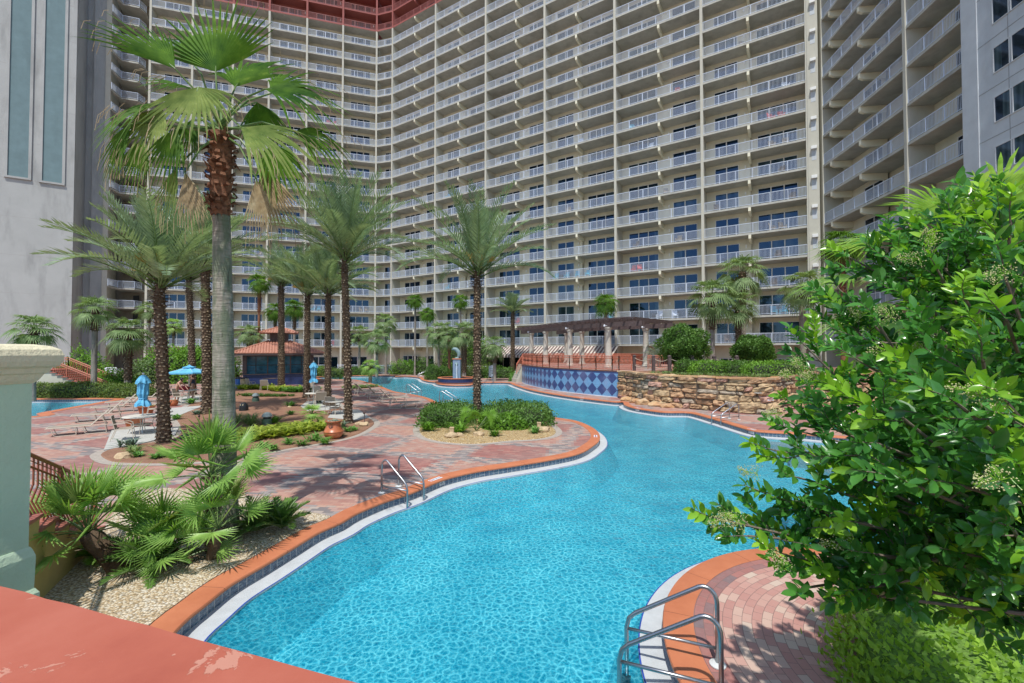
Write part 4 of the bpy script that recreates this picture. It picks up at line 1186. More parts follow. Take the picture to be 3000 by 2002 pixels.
def hiproof(mb, w, z0, z1, top, pitch_r=.085):
    """barrel-tile hip roof: corrugated slopes"""
    for k in range(4):
        R = Matrix.Rotation(k*pi/2, 3, 'Z'); n = int(2*w/.24)
        for i in range(n):
            x0 = -w+2*w*i/n; x1 = -w+2*w*(i+1)/n; xm = (x0+x1)/2
            tmax = min(1.0, (w-abs(xm))/(w-top)) if w > top else 1
            tmax = min(1, max(.04, tmax))
            vs = []
            for tt in (0, tmax):
                y = -w+(w-top)*tt; z = z0+(z1-z0)*tt
                for a in range(5):
                    an = pi*a/4; vs.append(R @ Vector((xm-cos(an)*(x1-x0)*.46, y, z+sin(an)*.085)))
            mb.add(vs, [(a, a+1, 5+a+1, 5+a) for a in range(4)]+[(0, 1, 2, 3, 4)])
        a = R @ Vector((-w, -w, z0)); b = R @ Vector((w, -w, z0)); c = R @ Vector((top, -top, z1)); e = R @ Vector((-top, -top, z1))
        mb.add([a, b, c, e], [(0, 1, 2, 3)])
        mb.tube([a+Vector((0, 0, .05)), e+Vector((0, 0, .05))], .10, 6)
mb = MB(); hiproof(mb, W+.95, 3.15, 4.35, .95); mb.add([(-W-.9, -W-.9, 3.1), (W+.9, -W-.9, 3.1), (W+.9, W+.9, 3.1), (-W-.9, W+.9, 3.1)], [(3, 2, 1, 0)]); rf = mb.build('roof', M['rooftile'], t)
mb = MB()
for k in range(4): R = Matrix.Rotation(k*pi/2, 3, 'Z'); mb.box(R @ Vector((0, -W-.87, 3.05)), (2*W+1.8, .08, .18), k*pi/2)
mb.build('fascia', M['wood'], t)
mb = MB(); mb.box((0, 0, 4.75), (1.7, 1.7, 1.0)); mb.build('cupola', M['wood'], t)
mb = MB(); hiproof(mb, 1.75, 5.2, 5.85, .05); mb.build('cupola_roof', M['rooftile'], t)
mb = MB(); mb.tube([(-1.6, -1.2, 5.3), (-1.6, -1.2, 6.1)], .03, 5); mb.lathe([(.06, 0), (.09, .08), (.03, .16)], (-1.6, -1.2, 6.1), 8); mb.build('vent_pipe', M['signw'], t)
for x, y in ((-W-.7, -W-.7), (W+.7, -W-.7)):
    mb = MB(); mb.lathe([(.02, -.12), (.1, -.08), (.13, 0), (.1, .09), (.02, .12)], (x, y, 2.93), 10); mb.build('globe_light', M['signw'], t)
# ------------------------------------------------------------------ fountain
fx, fy = XU(1339, 47.5), 47.5
t = thing('fountain', 'round blue tiled fountain basin with a square tile pedestal and leaping fish statue', 'fountain', (fx, fy, 0))
mb = MB(); mb.lathe([(2.35, 0), (2.35, .10), (2.0, .10)], n=40, cap=False); mb.build('base_step', M['coping'], t)
o = t.children if False else None
mb = MB(); mb.lathe([(2.0, .1), (2.0, .50)], n=40, cap=False); mb.lathe([(1.72, .5), (1.72, .1)], n=40, cap=False); mb.build('basin_wall', M['navy'], t)
mb = MB(); mb.lathe([(2.03, .46), (2.06, .50), (2.06, .56), (1.70, .56), (1.70, .5)], n=40, cap=False); mb.build('basin_rim', M['orange'], t)
mb = MB(); mb.lathe([(1.72, .49), (.01, .49)], n=40, cap=False); mb.build('basin_water', M['water'], t)
mb = MB(); mb.lathe([(1.9, .2), (.01, .2)], n=32, cap=False); mb.build('basin_floor', M['plaster'], t)
ft = mat('grey_blue_mosaic', (.19, .25, .33), .5, .25, 14, .3, 40)
mb = MB(); mb.box((0, 0, 1.35), (.78, .78, 2.3)); mb.build('pedestal', ft, t)
mb = MB(); mb.box((0, 0, 2.53), (.92, .92, .10)); mb.build('pedestal_cap', M['orange'], t)
mb = MB(); mb.lathe([(.14, -.05), (.17, 0), (.12, .05), (.04, .08)], (0, 0, 0), 12); mb.v = [(x, -.42-z, 2.0+y) for x, y, z in mb.v]; mb.build('spout', M['statue'], t)
def watjet():
    mb = MB(); mb.tube([(.0, -.5, 2.0), (.05, -.72, 1.8), (.09, -.9, 1.3), (.11, -.98, .5)], [.02, .025, .03, .045], 6); return mb
ws = mat('falling_water', (.7, .75, .78), .2, .05, 20); watjet().build('water_jet', ws, t)
mb = MB(); mb.tube([(0, 0, 2.58), (.16, 0, 2.75), (.22, 0, 3.0), (.14, 0, 3.3), (-.08, 0, 3.55), (-.35, 0, 3.62), (-.55, 0, 3.5)], [.07, .13, .19, .22, .21, .15, .05], 12)
mb.add([(.05, -.02, 2.55), (.42, -.03, 2.62), (.30, 0, 2.8)], [(0, 1, 2), (2, 1, 0)]); mb.add([(.0, 0, 3.55), (.12, 0, 3.85), (.2, 0, 3.45)], [(0, 1, 2), (2, 1, 0)])
mb.lathe([(.3, 2.58), (.22, 2.66), (.08, 2.72)], n=10); mb.build('fish_statue', M['statue'], t, smooth=True)
# ------------------------------------------------------------------ far left stair
t = thing('far_garden_stair', 'distant stair with red treads and orange iron railings climbing to the left behind the hedge', 'stair')
mb = MB(); m2 = MB()
for k in range(11):
    x = XU(128, 33.5)+.42*k; z = 1.88-.165*k
    if k == 0: mb.box((x-1.6, 34.6, z/2), (3.2, 1.8, z)); m2.box((x-1.6, 34.55, z+.03), (3.2, 1.95, .06))
    mb.box((x+.21, 34.6, z/2), (.42, 1.8, z)); m2.box((x+.23, 34.55, z+.03), (.46, 1.95, .06))
mb.build('stair_flank', M['beige_l'], t); m2.build('tread', M['redtile'], t)
mb = MB(); x0 = XU(128, 33.5)
for y in (33.75, 35.4): iron_railing(mb, [Vector((x0-1.2, y, 1.9)), Vector((x0, y, 1.9)), Vector((x0+4.6, y, .10))], .95, post=1.5, gap=.14)
mb.build('railing_panel', M['rail_or'], t)
mb = MB(); mb.box((x0-1.3, 33.9, 1.5), (.45, .45, 3.0)); ringbox(mb, [(.0, 3.0), (.08, 3.05), (.08, 3.12), (0, 3.15)], 0, .01, .01)
mb.build('stair_pier', M['beige_l'], t)
# ------------------------------------------------------------------ fences, signs
def fence(name, label, A_, B_, h=1.35, gap=.13, z=0):
    t = thing(name, label, 'fence'); dd = B_-A_; L = dd.length; dd.normalize(); n = Vector((-dd.y, dd.x, 0)); fr = (A_, dd, n); mb = MB()
    for z_ in (.12, h-.08): mb.fbox(fr, 0, L, -.02, .02, z_+z, z_+.05+z)
    k = int(L/gap)
    for i in range(k): mb.fbox(fr, i*gap, i*gap+.025, -.012, .012, .1+z, h-.02+z)
    mb.build('fence_panel', M['white'], t)
    k = max(1, int(L/2.4))
    for i in range(k+1):
        m = MB(); m.fbox(fr, L*i/k-.04, L*i/k+.04, -.04, .04, z, h+.05+z); m.build('post', M['white'], t)
fence('picket_fence', 'white metal picket fence near the base of the left stair tower', V2(285, 50), V2(372, 52))
fence('picket_fence', 'white metal fence at the ground floor behind the blue parasol and pool bar', V2(690, 62), V2(960, 66))
fence('picket_fence', 'white metal fence across the ground floor left of the fountain', V2(990, 66), V2(1290, 63))
fence('picket_fence', 'white metal fence right of the fountain beside the canopy', V2(1360, 61), V2(1432, 60))
sm = MB(); sm.box((0, 0, 1.0), (1.35, .05, 1.15)); 
for x in (-.6, .6): sm.box((x, .05, .55), (.06, .06, 1.1))
p = V2(325, 49); o = thing('notice_board', 'white pool notice board with lines of small lettering by the left stair tower', 'sign', p)
sm.build('board', M['signw'], o)
tl = MB()
for k in range(7): tl.box((0, -.032, 1.42-.12*k), (1.0-.15*(k % 3), .004, .03))
tl.build('lettering', M['ink'], o)
p = V2(1441, 52); o = thing('rules_sign', 'arched white and blue sign standing in the planting right of the fountain', 'sign', p)
sm = MB(); ws_ = []
for sg in (-.03, .03):
    for x, z in [(-.36, .35), (.36, .35), (.36, 1.5), (.28, 1.62), (.14, 1.69), (0, 1.71), (-.14, 1.69), (-.28, 1.62), (-.36, 1.5)]: ws_.append((x, sg, z))
sm.add(ws_, [tuple(range(9)), tuple(range(9, 18))[::-1]]+[(i, 9+i, 9+(i+1) % 9, (i+1) % 9) for i in range(9)]); sm.build('board', mat('pale_blue_sign', (.45, .52, .60), .5), o)
sm = MB(); sm.box((0, .05, .4), (.08, .08, .8)); sm.build('post', M['white'], o)
sm = MB()
for k in range(4): sm.box((0, -.034, 1.3-.2*k), (.5-.1*(k % 2), .004, .07))
sm.build('lettering', M['statue'], o)
# lectern sign by the rock wall
p = G(2250, 1214)
o = thing('lectern_sign', 'brown timber sign post with a small slanted panel against the rock wall', 'sign', p, radians(20))
sm = MB(); sm.box((0, 0, .55), (.22, .18, 1.1)); sm.build('post', M['wood'], o)
sm = MB(); sm.box((0, -.12, .95), (.42, .04, .42), M=Matrix.Rotation(-.25, 3, 'X')); sm.build('panel', M['signw'], o)
sm = MB(); sm.box((0, -.148, .95), (.34, .01, .34), M=Matrix.Rotation(-.25, 3, 'X')); sm.build('panel_print', mat('faded_red_print', (.36, .2, .2), .6, .3, 30), o)
sm = MB(); sm.box((-.35, 0, 1.16), (1.0, .2, .04)); sm.box((-.1, .2, 1.42), (.9, .2, .04)); sm.build('small_shelf', M['column'], o)
# ------------------------------------------------------------------ plants
UP = Vector((0, 0, 1))
def frond(mb, base, az, el, L, curl, nl=34, ll=.46, lw=.036, droopl=.14, mi_r=1, mi_l=0, sway=0):
    """feather frond: curved rachis with two rows of leaflets in a shallow V"""
    p = base.copy(); e = el; n = 9; P = [p.copy()]; T = []; a_ = az
    for i in range(n):
        t = i/n; e -= curl/n*(.4+1.2*t); a_ += sway/n
        d = Vector((cos(a_)*cos(e), sin(a_)*cos(e), sin(e))); T.append(d); p = p+d*(L/n); P.append(p.copy())
    T.append(T[-1])
    mb.tube(P, [.035*(1-.85*i/n) for i in range(n+1)], 4, mi_r, cap=False)
    for s in (-1, 1):
        for k in range(nl):
            t = .14+.86*(k+rnd(-.2, .2))/nl; t = min(.999, max(0, t)); f = t*n; i = int(f); f -= i
            q = P[i].lerp(P[i+1], f); d = T[i]
            side = d.cross(UP)
            if side.length < 1e-3: side = Vector((1, 0, 0))
            side.normalize(); up = side.cross(d)
            l = ll*(.55+.75*sin(pi*min(1, t*1.05)**.8))*rnd(.85, 1.1)
            if t > .9: l *= .7
            dr = (d*(.75+.5*t)+side*s*.85+up*.42-UP*droopl*rnd(.5, 1.5)).normalized()
            w = d.cross(dr).cross(dr).normalized()
            mb.kite(q, dr, w, l, lw, mi_l, .35)
def boots(mb, H_, r0, r1, z0=0, nar=11, row=.135, out=.055, mi_d=0, mi_l=1, flare=.0, w=.5, lean=(0, 0)):
    rings = []; nz = max(6, int(H_/.35))
    for i in range(nz+1):
        z = H_*i/nz; rings.append((r0+(r1-r0)*z/H_+flare*math.exp(-z*3.5), z))
    pts = [(lean[0]*(z/H_)**1.5, lean[1]*(z/H_)**1.5, z0+z) for r, z in rings]
    mb.tube(pts, [r for r, z in rings], 12, mi_d)
    k = 0; z = .05
    while z < H_-.05:
        r = r0+(r1-r0)*z/H_+flare*math.exp(-z*3.5); cx = lean[0]*(z/H_)**1.5; cy = lean[1]*(z/H_)**1.5
        for i in range(nar):
            a = 2*pi*(i+.5*(k % 2))/nar+rnd(-.11, .11); ca, sa = cos(a), sin(a)
            hw = pi*r/nar*w*2*rnd(.8, 1.1); h = row*.62; o = out*rnd(.4, 1.5)
            zj = rnd(-.3, .3)*row; vk = rnd(.7, 1.35)
            def P(x, y, zz): zz = zz*vk+zj; return (cx+ca*(r+y)-sa*x, cy+sa*(r+y)+ca*x, z0+z+zz)
            vs = [P(0, -.005, -h), P(hw, -.01, 0), P(-hw, -.01, 0), P(hw*.75, o, h*.25), P(-hw*.75, o, h*.25), P(hw*.55, o*.85, h*.72), P(-hw*.55, o*.85, h*.72)]
            mb.add(vs, [(0, 1, 3, 4, 2)], mi_d); mb.add(vs, [(3, 5, 6, 4)], mi_l if random.random() < .7 else mi_d); mb.add(vs, [(1, 2, 6, 5)], mi_d)
        z += row; k += 1
def date_palm(label, p, Hc, L=4.0, nf=52, seed=0, r=.27, group=None, mats=None, wind=0, fruit=True, nl=28, up_bias=0, lean=(0, 0), flare=.06, az0=0):
    random.seed(seed); t = thing('date_palm', label, 'palm tree', p, 0, group)
    mb = MB(); boots(mb, Hc-.9, r, r*.86, nar=10, row=.15, flare=flare, lean=lean); mb.build('trunk', [M['bark_b'], M['boot']], t)
    mb = MB(); boots(mb, 1.35, r*.95, r*.62, Hc-.95, nar=9, row=.11, out=.22, w=.36, lean=(0, 0))
    mb.v = [(x+lean[0], y+lean[1], z) for x, y, z in mb.v]; mb.build('crown_boots', [M['bark_b'], M['bark_g']], t)
    mb = MB(); top = Vector((lean[0], lean[1], Hc))
    nf = int(nf*1.0)
    for i in range(nf):
        k = i/nf; az = i*2.39996+rnd(-.15, .15)+az0
        el = radians(87-60*k**1.1+rnd(-9, 9)+up_bias)
        l = L*rnd(.74, .98)*(.78+.22*min(1, k*3)) if k < .3 else L*rnd(.74, 1.0)
        w_ = Vector((cos(az), sin(az), 0)); sway = 0
        if wind: sway = -wind*sin(az)*.9; el += wind*cos(az)*-.25
        frond(mb, top+w_*.13+Vector((0, 0, rnd(-.1, .25)-k*.35)), az, el, l, radians(18+40*k+rnd(-12, 16)), nl=nl, sway=sway, ll=.60)
    mb.build('crown', [mats or M['date'], M['dateg']], t)
    if fruit:
        mb = MB()
        for i in range(12):
            az = rnd(0, 2*pi); e = rnd(.5, 1.1); b = top+Vector((0, 0, -.05)); d = Vector((cos(az)*cos(e), sin(az)*cos(e), sin(e)))
            q = b+d*rnd(.6, 1.0)
            for j in range(9):
                d2 = (d+Vector((rnd(-.5, .5), rnd(-.5, .5), rnd(-.4, .3)))).normalized(); mb.tube([b+d*.2, q.lerp(b, .3), q+d2*.35-UP*.08], [.02, .015, .012], 3, cap=False)
        mb.build('flower_stalk', M['fruit'], t)
    return t
def fan_leaf(mb, h, A, Nn, R, spread=200, ns=26, droop=.35, split=.5, mi=0, st=4, tat=0, pleat=.1, wfac=1.0, curl=0):
    """pleated fan leaf: segments radiate from h around axis A in the plane with normal Nn"""
    A = A.normalized(); S = Nn.cross(A).normalized(); Nn = A.cross(S).normalized(); sp = radians(spread)/2
    for k in range(ns):
        th = -sp+2*sp*(k+.5)/ns; dth = 2*sp/ns
        d = (A*cos(th)+S*sin(th)).normalized(); sd_ = (S*cos(th)-A*sin(th)).normalized()
        Rk = R*(1-.28*(abs(th)/sp)**2)*rnd(.86, 1.06); dr = droop*rnd(.7, 1.35)
        Lf = []; Rt = []; Md = []
        for i in range(st+1):
            t = i/st; hw = R*t*math.tan(dth/2)*1.02 if t <= split else R*split*math.tan(dth/2)*max(0, (1-(t-split)/(1-split)))**.8*wfac
            bend = dr*R*max(0, t-.25)**2*1.2
            c = h+d*(Rk*t)-UP*bend+Nn*(curl*R*t*t*(abs(th)/sp)**2)
            pl = Nn*(pleat*hw)
            Lf.append(c-sd_*hw-pl); Rt.append(c+sd_*hw-pl); Md.append(c+pl)
        n = st+1
        mb.add(Lf+Md+Rt, [(i, i+1, n+i+1, n+i) for i in range(st)]+[(n+i, n+i+1, 2*n+i+1, 2*n+i) for i in range(st)], mi)
        if tat and random.random() < tat:
            q = h+d*(Rk*rnd(.6, 1)); mb.tube([q, q+d*.1-UP*.08, q+d*.14-UP*rnd(.16, .34)], .0045, 3, 2, cap=False)
def fan_crown(mb, top, n, pet, R, el0=85, el1=-55, ns=18, st=3, droop=.5, spread=190, mi_leaf=0, mi_pet=1, pw=.018, tat=0):
    for i in range(n):
        k = i/n; az = i*2.39996+rnd(-.2, .2); el = radians(el0+(el1-el0)*k+rnd(-8, 8))
        d = Vector((cos(az)*cos(el), sin(az)*cos(el), sin(el))); pl = pet*rnd(.8, 1.15)*(.75 if k < .15 else 1)
        h = top+d*pl-UP*.08*pl*(1-k); mid = top+d*pl*.5+UP*.05
        mb.tube([top, mid, h], [pw, pw*.8, pw*.6], 4, mi_pet, cap=False)
        el2 = el-radians(rnd(12, 40)); A = Vector((cos(az)*cos(el2), sin(az)*cos(el2), sin(el2)))
        Nn = Vector((-cos(az)*sin(el2), -sin(az)*sin(el2), cos(el2)))
        fan_leaf(mb, h, A, Nn, R*rnd(.85, 1.1), spread*rnd(.85, 1.1), ns, droop, .45, mi_leaf, st, tat, curl=.18)
# variants shared by the small fan palms
def sabal(label, p, Hc, R=.95, pet=1.0, n=30, r=.17, booted=.35, seed=1, bark='bark_g', leaf='sabal', group=None, name='sabal_palm', rz=None, droop=.6, lean=0, ns=16):
    random.seed(seed); t = thing(name, label, 'palm tree', p, rnd(0, 6.28) if rz is None else rz, group)
    mb = MB(); hb = Hc*booted
    pts = [(lean*(z/Hc)**2, 0, z) for z in [Hc*i/8 for i in range(9)]]
    mb.tube(pts, [r*(1.15 if i == 0 else 1)*(1-.12*i/8) for i in range(9)], 12)
    for z in [Hc*i/40 for i in range(1, 40)]: 
        pass
    mb.build('trunk', M[bark], t)
    if booted:
        mb = MB(); boots(mb, hb, r*1.05, r*1.25, Hc-hb, nar=8, row=.16, out=.13, w=.42)
        mb.v = [(x+lean, y, z) for x, y, z in mb.v]; mb.build('leaf_boots', [M['bark_b'] if bark != 'bark_r' else M['bark_r'], M['boot'] if bark != 'bark_r' else M['bark_r']], t)
    mb = MB(); fan_crown(mb, Vector((lean, 0, Hc-.05)), n, pet, R, ns=ns, droop=droop)
    mb.build('crown', [M[leaf], M['dateg']], t)
    return t

# --- date palms of the mulch bed
GRP = 'tall date palms round the pool'
def DP(u, v, uc, vc, label, **kw):
    p = G(u, v); c = D(uc, vc, p.y); return date_palm(label, p, c.z, lean=(c.x-p.x, 0), group=GRP, **kw)
DP(480, 1298, 468, 822, 'tall date palm with scaly trunk beside the table with the closed blue umbrella', L=4.0, nf=46, seed=3, r=0.200, az0=.5, wind=-.15)
DP(606, 1214, 602, 752, 'date palm just behind and left of the big fan palm trunk', L=4.3, nf=44, seed=4, r=0.235, wind=.15, az0=1.2)
p = V2(566, 34); date_palm('slim far date palm standing behind the open blue umbrella', p, D(548, 812, 34).z, L=3.3, nf=38, seed=5, r=0.230, lean=(-.4, 0), group=GRP, wind=.5)
DP(824, 1136, 824, 832, 'date palm in front of the pool bar, leftmost of the slanting trio', L=4.6, nf=42, seed=6, r=0.280, wind=.9)
DP(898, 1167, 901, 856, 'middle date palm of the wind-blown trio right of the pool bar', L=4.3, nf=42, seed=7, r=0.215, wind=.9, az0=.8)
DP(960, 1188, 962, 848, 'date palm beside the closed umbrella, rightmost of the slanting trio', L=3.7, nf=42, seed=8, r=0.190, wind=.8, az0=2)
DP(1020, 1242, 1010, 748, 'big date palm behind the glazed pot at the corner of the mulch bed', L=4.5, nf=54, seed=9, r=0.165, az0=.3)
p = Vector((XU(1398, 22.2), 22.2, 0)); date_palm('date palm rising from the round clipped hedge island by the pool', p, D(1400, 790, 22.2).z, L=4.7, nf=46, seed=10, r=0.190, group=GRP, az0=1.0, wind=-.12)
p = V2(1502, 57); date_palm('smaller distant date palm in front of the striped canopy', p, D(1500, 905, 57).z-.4, L=3.2, nf=34, seed=12, r=.28, group=GRP, nl=22, fruit=False)

# --- big near fan palm
random.seed(21)
bp = Vector((-5.30, 8.25, 0)); tc = D(645, 392, 8.25)
t = thing('washingtonia_palm', 'tallest near fan palm with smooth grey trunk, reddish upper boots and ragged drooping leaves', 'palm tree', bp)
mb = MB(); HT = tc.z; lx = tc.x-bp.x; nzz = 150; hb = HT-1.55
pts = []; rr = []
for i in range(nzz+1):
    z = hb*i/nzz; pts.append((lx*(z/HT)**1.3, 0, z)); rr.append((.212-.070*(z/hb)+.05*math.exp(-z*2))*(1+.012*(i % 2)+rnd(-.006, .006)))
mb.tube(pts, rr, 24); mb.build('trunk', None or M['bark_g'], t, smooth=True)
def washtrunkmat():
    m, nt, b = newmat('ringed_grey_trunk'); q = N_(nt); p = q.pos()
    f = q.noise(1, 5, .65, q.map(p, sc=(3, 3, 26))); g = q.noise(2.2, 4, .6, q.map(p, sc=(2.6, 2.6, .8))); cr = q.noise(1, 3, .6, q.map(p, sc=(14, 14, 2.2)))
    c = q.ramp(f, [(.3, (.17, .145, .11)), (.55, (.34, .30, .24)), (.75, (.44, .40, .33))])
    c = q.mix(q.ramp(g, [(.38, (0,)*3), (.55, (.85,)*3)]), c, (.12, .145, .085))
    c = q.mix(q.ramp(cr, [(.62, (0,)*3), (.70, (.85,)*3)]), c, (.045, .035, .025))
    q.l(c, b.inputs['Base Color']); b.inputs['Roughness'].default_value = .95
    q.bump(q.math('ADD', f, q.math('MULTIPLY', cr, -.8)), .8, .03, b); return m
M['ring'] = washtrunkmat()
for c in kids(t): c.data.materials[0] = M['ring']
tb = Vector((tc.x-bp.x, 0, HT))
mb = MB(); boots(mb, 1.55, .165, .185, hb, nar=8, row=.15, out=.07, w=.45, mi_d=0, mi_l=0)
mb.v = [(x+lx*((hb+.8)/HT)**1.3, y, z) for x, y, z in mb.v]
for i in range(60):
    a = rnd(0, 6.28); z = hb+rnd(.0, 1.5); q = Vector((lx*.9+cos(a)*.17, sin(a)*.17, z)); mb.kite(q, Vector((cos(a)*.5, sin(a)*.5, rnd(-.6, .9))).normalized(), Vector((-sin(a), cos(a), 0)), rnd(.12, .3), .05, 0)
mb.build('trunk_boots', M['bark_r'], t)
def gleaf(hu, hv, tu, tv, Rk=1.0, spread=190, Yh=0, Yt=0, mi=0, ns=34, droop=.42, face=None, split=.42, tat=.85, wf=1.0, curl=.1):
    """leaf with its hub and tip at given places around the crown (photo columns only used to size the plant)"""
    h = D(hu, hv, 8.25+Yh)-bp; tp = D(tu, tv, 8.25+Yh+Yt)-bp; A = tp-h; R = A.length*Rk*1.30
    start = tb+Vector((rnd(-.08, .08), rnd(-.08, .08), rnd(-.1, .15)))
    mid = start.lerp(h, .55)+UP*.12*(h-start).length
    mb.tube([start, mid, h, h+A.normalized()*.12], [.028, .020, .014, .008], 5, 1, cap=False)
    Nn = face if face else Vector((0, -1, .6))
    Nn = (Nn-A.normalized()*Nn.dot(A.normalized())).normalized()
    fan_leaf(mb, h, A, Nn, R, spread, max(12, int(ns*.68)), droop, split, mi, 8, tat, .45, wf*1.25, curl)
mb = MB()
k = 1.2766
gleaf(495*k, 165*k, 497*k, 18*k, spread=135, Yh=.1, Yt=.15, ns=36, droop=.10, face=Vector((0, -1, .1)), mi=0)
gleaf(402*k, 158*k, 262*k, 40*k, spread=82, Yh=-.4, Yt=-.2, ns=30, droop=.22, face=Vector((.5, -1, .8)), mi=0)
gleaf(455*k, 200*k, 430*k, 285*k, spread=150, Yh=-.9, Yt=-.35, ns=30, droop=.25, face=Vector((0, -1, .45)), mi=3)
gleaf(462*k, 215*k, 345*k, 165*k, spread=85, Yh=-.3, Yt=-.6, ns=24, droop=.5, face=Vector((.2, -.5, 1)), mi=0)
gleaf(372*k, 240*k, 238*k, 250*k, spread=90, Yh=-.2, Yt=-.3, ns=28, droop=.8, face=Vector((0, -.8, 1)), mi=0)
gleaf(372*k, 245*k, 300*k, 330*k, spread=95, Yh=-.1, Yt=-.3, ns=24, droop=.55, mi=3)
gleaf(608*k, 205*k, 762*k, 205*k, spread=95, Yh=-.3, Yt=.1, ns=28, droop=.6, face=Vector((-.1, -1, .8)), mi=0)
gleaf(622*k, 215*k, 690*k, 150*k, spread=90, Yh=.2, Yt=.3, ns=24, droop=.45, face=Vector((-.1, -1, .3)), mi=0)
gleaf(552*k, 292*k, 690*k, 335*k, spread=72, Yh=-.9, Yt=-.3, ns=24, droop=.5, face=Vector((0, -1, .8)), mi=3)
gleaf(672*k, 302*k, 788*k, 322*k, spread=85, Yh=-.1, Yt=.1, ns=24, droop=.8, mi=0)
gleaf(620*k, 330*k, 665*k, 420*k, spread=95, Yh=-.2, ns=22, droop=.3, mi=0)
gleaf(402*k, 295*k, 372*k, 390*k, spread=95, Yh=-.5, ns=22, droop=.3, mi=0)
gleaf(440*k, 275*k, 420*k, 350*k, spread=95, Yh=.5, ns=22, droop=.3, mi=0)
gleaf(590*k, 235*k, 620*k, 330*k, spread=110, Yh=.6, Yt=.4, ns=30, droop=.3, mi=0)
gleaf(430*k, 130*k, 460*k, 60*k, spread=100, Yh=.8, Yt=.5, ns=26, droop=.3, mi=0)
gleaf(540*k, 200*k, 600*k, 120*k, spread=100, Yh=.9, Yt=.7, ns=26, droop=.3, mi=0)
gleaf(500*k, 230*k, 520*k, 310*k, spread=120, Yh=1.1, Yt=.6, ns=28, droop=.3, mi=0)
gleaf(250*k+30, 330*k, 262*k, 378*k, spread=60, Yh=-.3, ns=16, droop=.3)
gleaf(300*k, 285*k, 250*k, 360*k, spread=70, Yh=-.3, ns=18, droop=.6)
gleaf(330*k, 320*k, 300*k, 400*k, spread=90, Yh=.3, ns=22, droop=.4, mi=0)
gleaf(403*k, 385*k, 380*k, 472*k, spread=50, Yh=-.3, ns=16, droop=.1, mi=3, wf=1.7, split=.3)
for (a, b, c, e) in ((425, 395, 448, 500), (588, 410, 602, 515), (597, 375, 648, 495)): gleaf(a*k, b*k, c*k, e*k, spread=44, Yh=rnd(-.8, -.2), ns=22, droop=.05, mi=4, split=.3, wf=2.4, tat=.8)
mb.build('crown', [M['wash'], M['dateg'], M['washd'], M['washy'], M['washd']], t)

# --- small palms around
S = [ # u, Y, crown v, kwargs, label
 (99, 30, 965, dict(R=.95, pet=.9, booted=.5), 'low sabal palm just above the cap of the mint pillar'),
 (277, 33, 905, dict(R=.9, pet=.9, booted=.25, r=.19), 'smooth-trunked sabal palm beside the distant stair railing'),
 (376, 33.5, 972, dict(R=1.0, pet=1.0, booted=.75, r=.22), 'stout booted sabal palm behind the left hedge'),
 (436, 54, 905, dict(R=.9, pet=.8, booted=.2, r=.15), 'slim pale-trunked palm half hidden behind the first date palm'),
 (508, 50, 952, dict(R=.7, pet=.7, booted=.2, r=.13, leaf='fan'), 'small bright green palm between the two left date palms'),
 (733, 50, 978, dict(R=1.0, pet=1.0, booted=.8, r=.26), 'thick-trunked sabal palm left of the pool bar roof'),
 (1053, 62, 980, dict(R=1.1, pet=1.2, booted=.2), 'dark sabal palm right of the big bed-corner date palm'),
 (1104, 58, 995, dict(R=1.2, pet=1.2, booted=.4), 'bushy low sabal palm left of the far loungers'),
 (1131, 64, 945, dict(R=1.2, pet=1.2, booted=.2), 'tall smooth sabal palm at the inner corner of the building'),
 (1286, 55, 972, dict(R=1.2, pet=1.3, booted=.2), 'drooping sabal palm left of the fountain'),
 (1316, 54, 982, dict(R=1.0, pet=1.1, booted=.4, bark='bark_r'), 'red-trunked palm immediately left of the fountain pedestal'),
 (1360, 53, 975, dict(R=1.2, pet=1.3, booted=.85, r=.26), 'stout booted sabal palm right of the fountain'),
 (1449, 50, 1012, dict(R=.95, pet=1.0, booted=.5, r=.2), 'short sabal palm beside the arched pool sign'),
 (2087, 34.5, 868, dict(R=1.15, pet=1.2, booted=.45, r=.19), 'sabal palm behind and right of the first clipped tree'),
 (2177, 36.5, 797, dict(R=1.25, pet=1.3, booted=.45, r=.22), 'tallest sabal palm of the group above the rock wall'),
 (2163, 34.5, 893, dict(R=.95, pet=1.0, booted=.6, r=.19), 'shorter sabal palm crowded under the tallest one above the rock wall'),
 (2352, 36, 842, dict(R=1.2, pet=1.3, booted=.2, r=.23), 'sabal palm with smooth grey trunk near the right wing pier'),
]
for i, (u, Y, vc, kw, lab) in enumerate(S):
    p = V2(u, Y); z0 = TZ-.03 if u > 2000 else 0; p.z = z0
    sabal(lab, p, D(u, vc, Y).z-z0, seed=40+i, group='sabal palms around the pool', **kw)
W_ = [
 (1216, 62, 880, dict(R=.85, pet=.75, booted=.12, r=.14), 'slender fan palm with high crown above the far loungers'),
 (1252, 60, 918, dict(R=.85, pet=.75, booted=.12, r=.14), 'slender fan palm second from the left above the far loungers'),
 (1349, 61, 880, dict(R=.85, pet=.75, booted=.12, r=.14), 'slender fan palm right above the fountain statue'),
 (758, 50, 826, dict(R=.85, pet=.8, booted=.3, r=.15, bark='bark_r'), 'slender red-trunked fan palm left of the pool bar cupola'),
 (862, 52, 900, dict(R=.9, pet=.8, booted=.3, r=.16), 'fan palm with dead skirt right of the pool bar cupola'),
 (806, 54, 910, dict(R=.85, pet=.8, booted=.3, r=.15), 'fan palm behind the pool bar cupola'),
 (1775, 53, 886, dict(R=1.1, pet=.95, booted=.2, r=.2), 'fan palm rising behind the pergola'),
 (2471, 38, 715, dict(R=1.15, pet=1.1, booted=.4, r=.2, bark='bark_r'), 'tall red-trunked fan palm against the shaded right wing'),
]
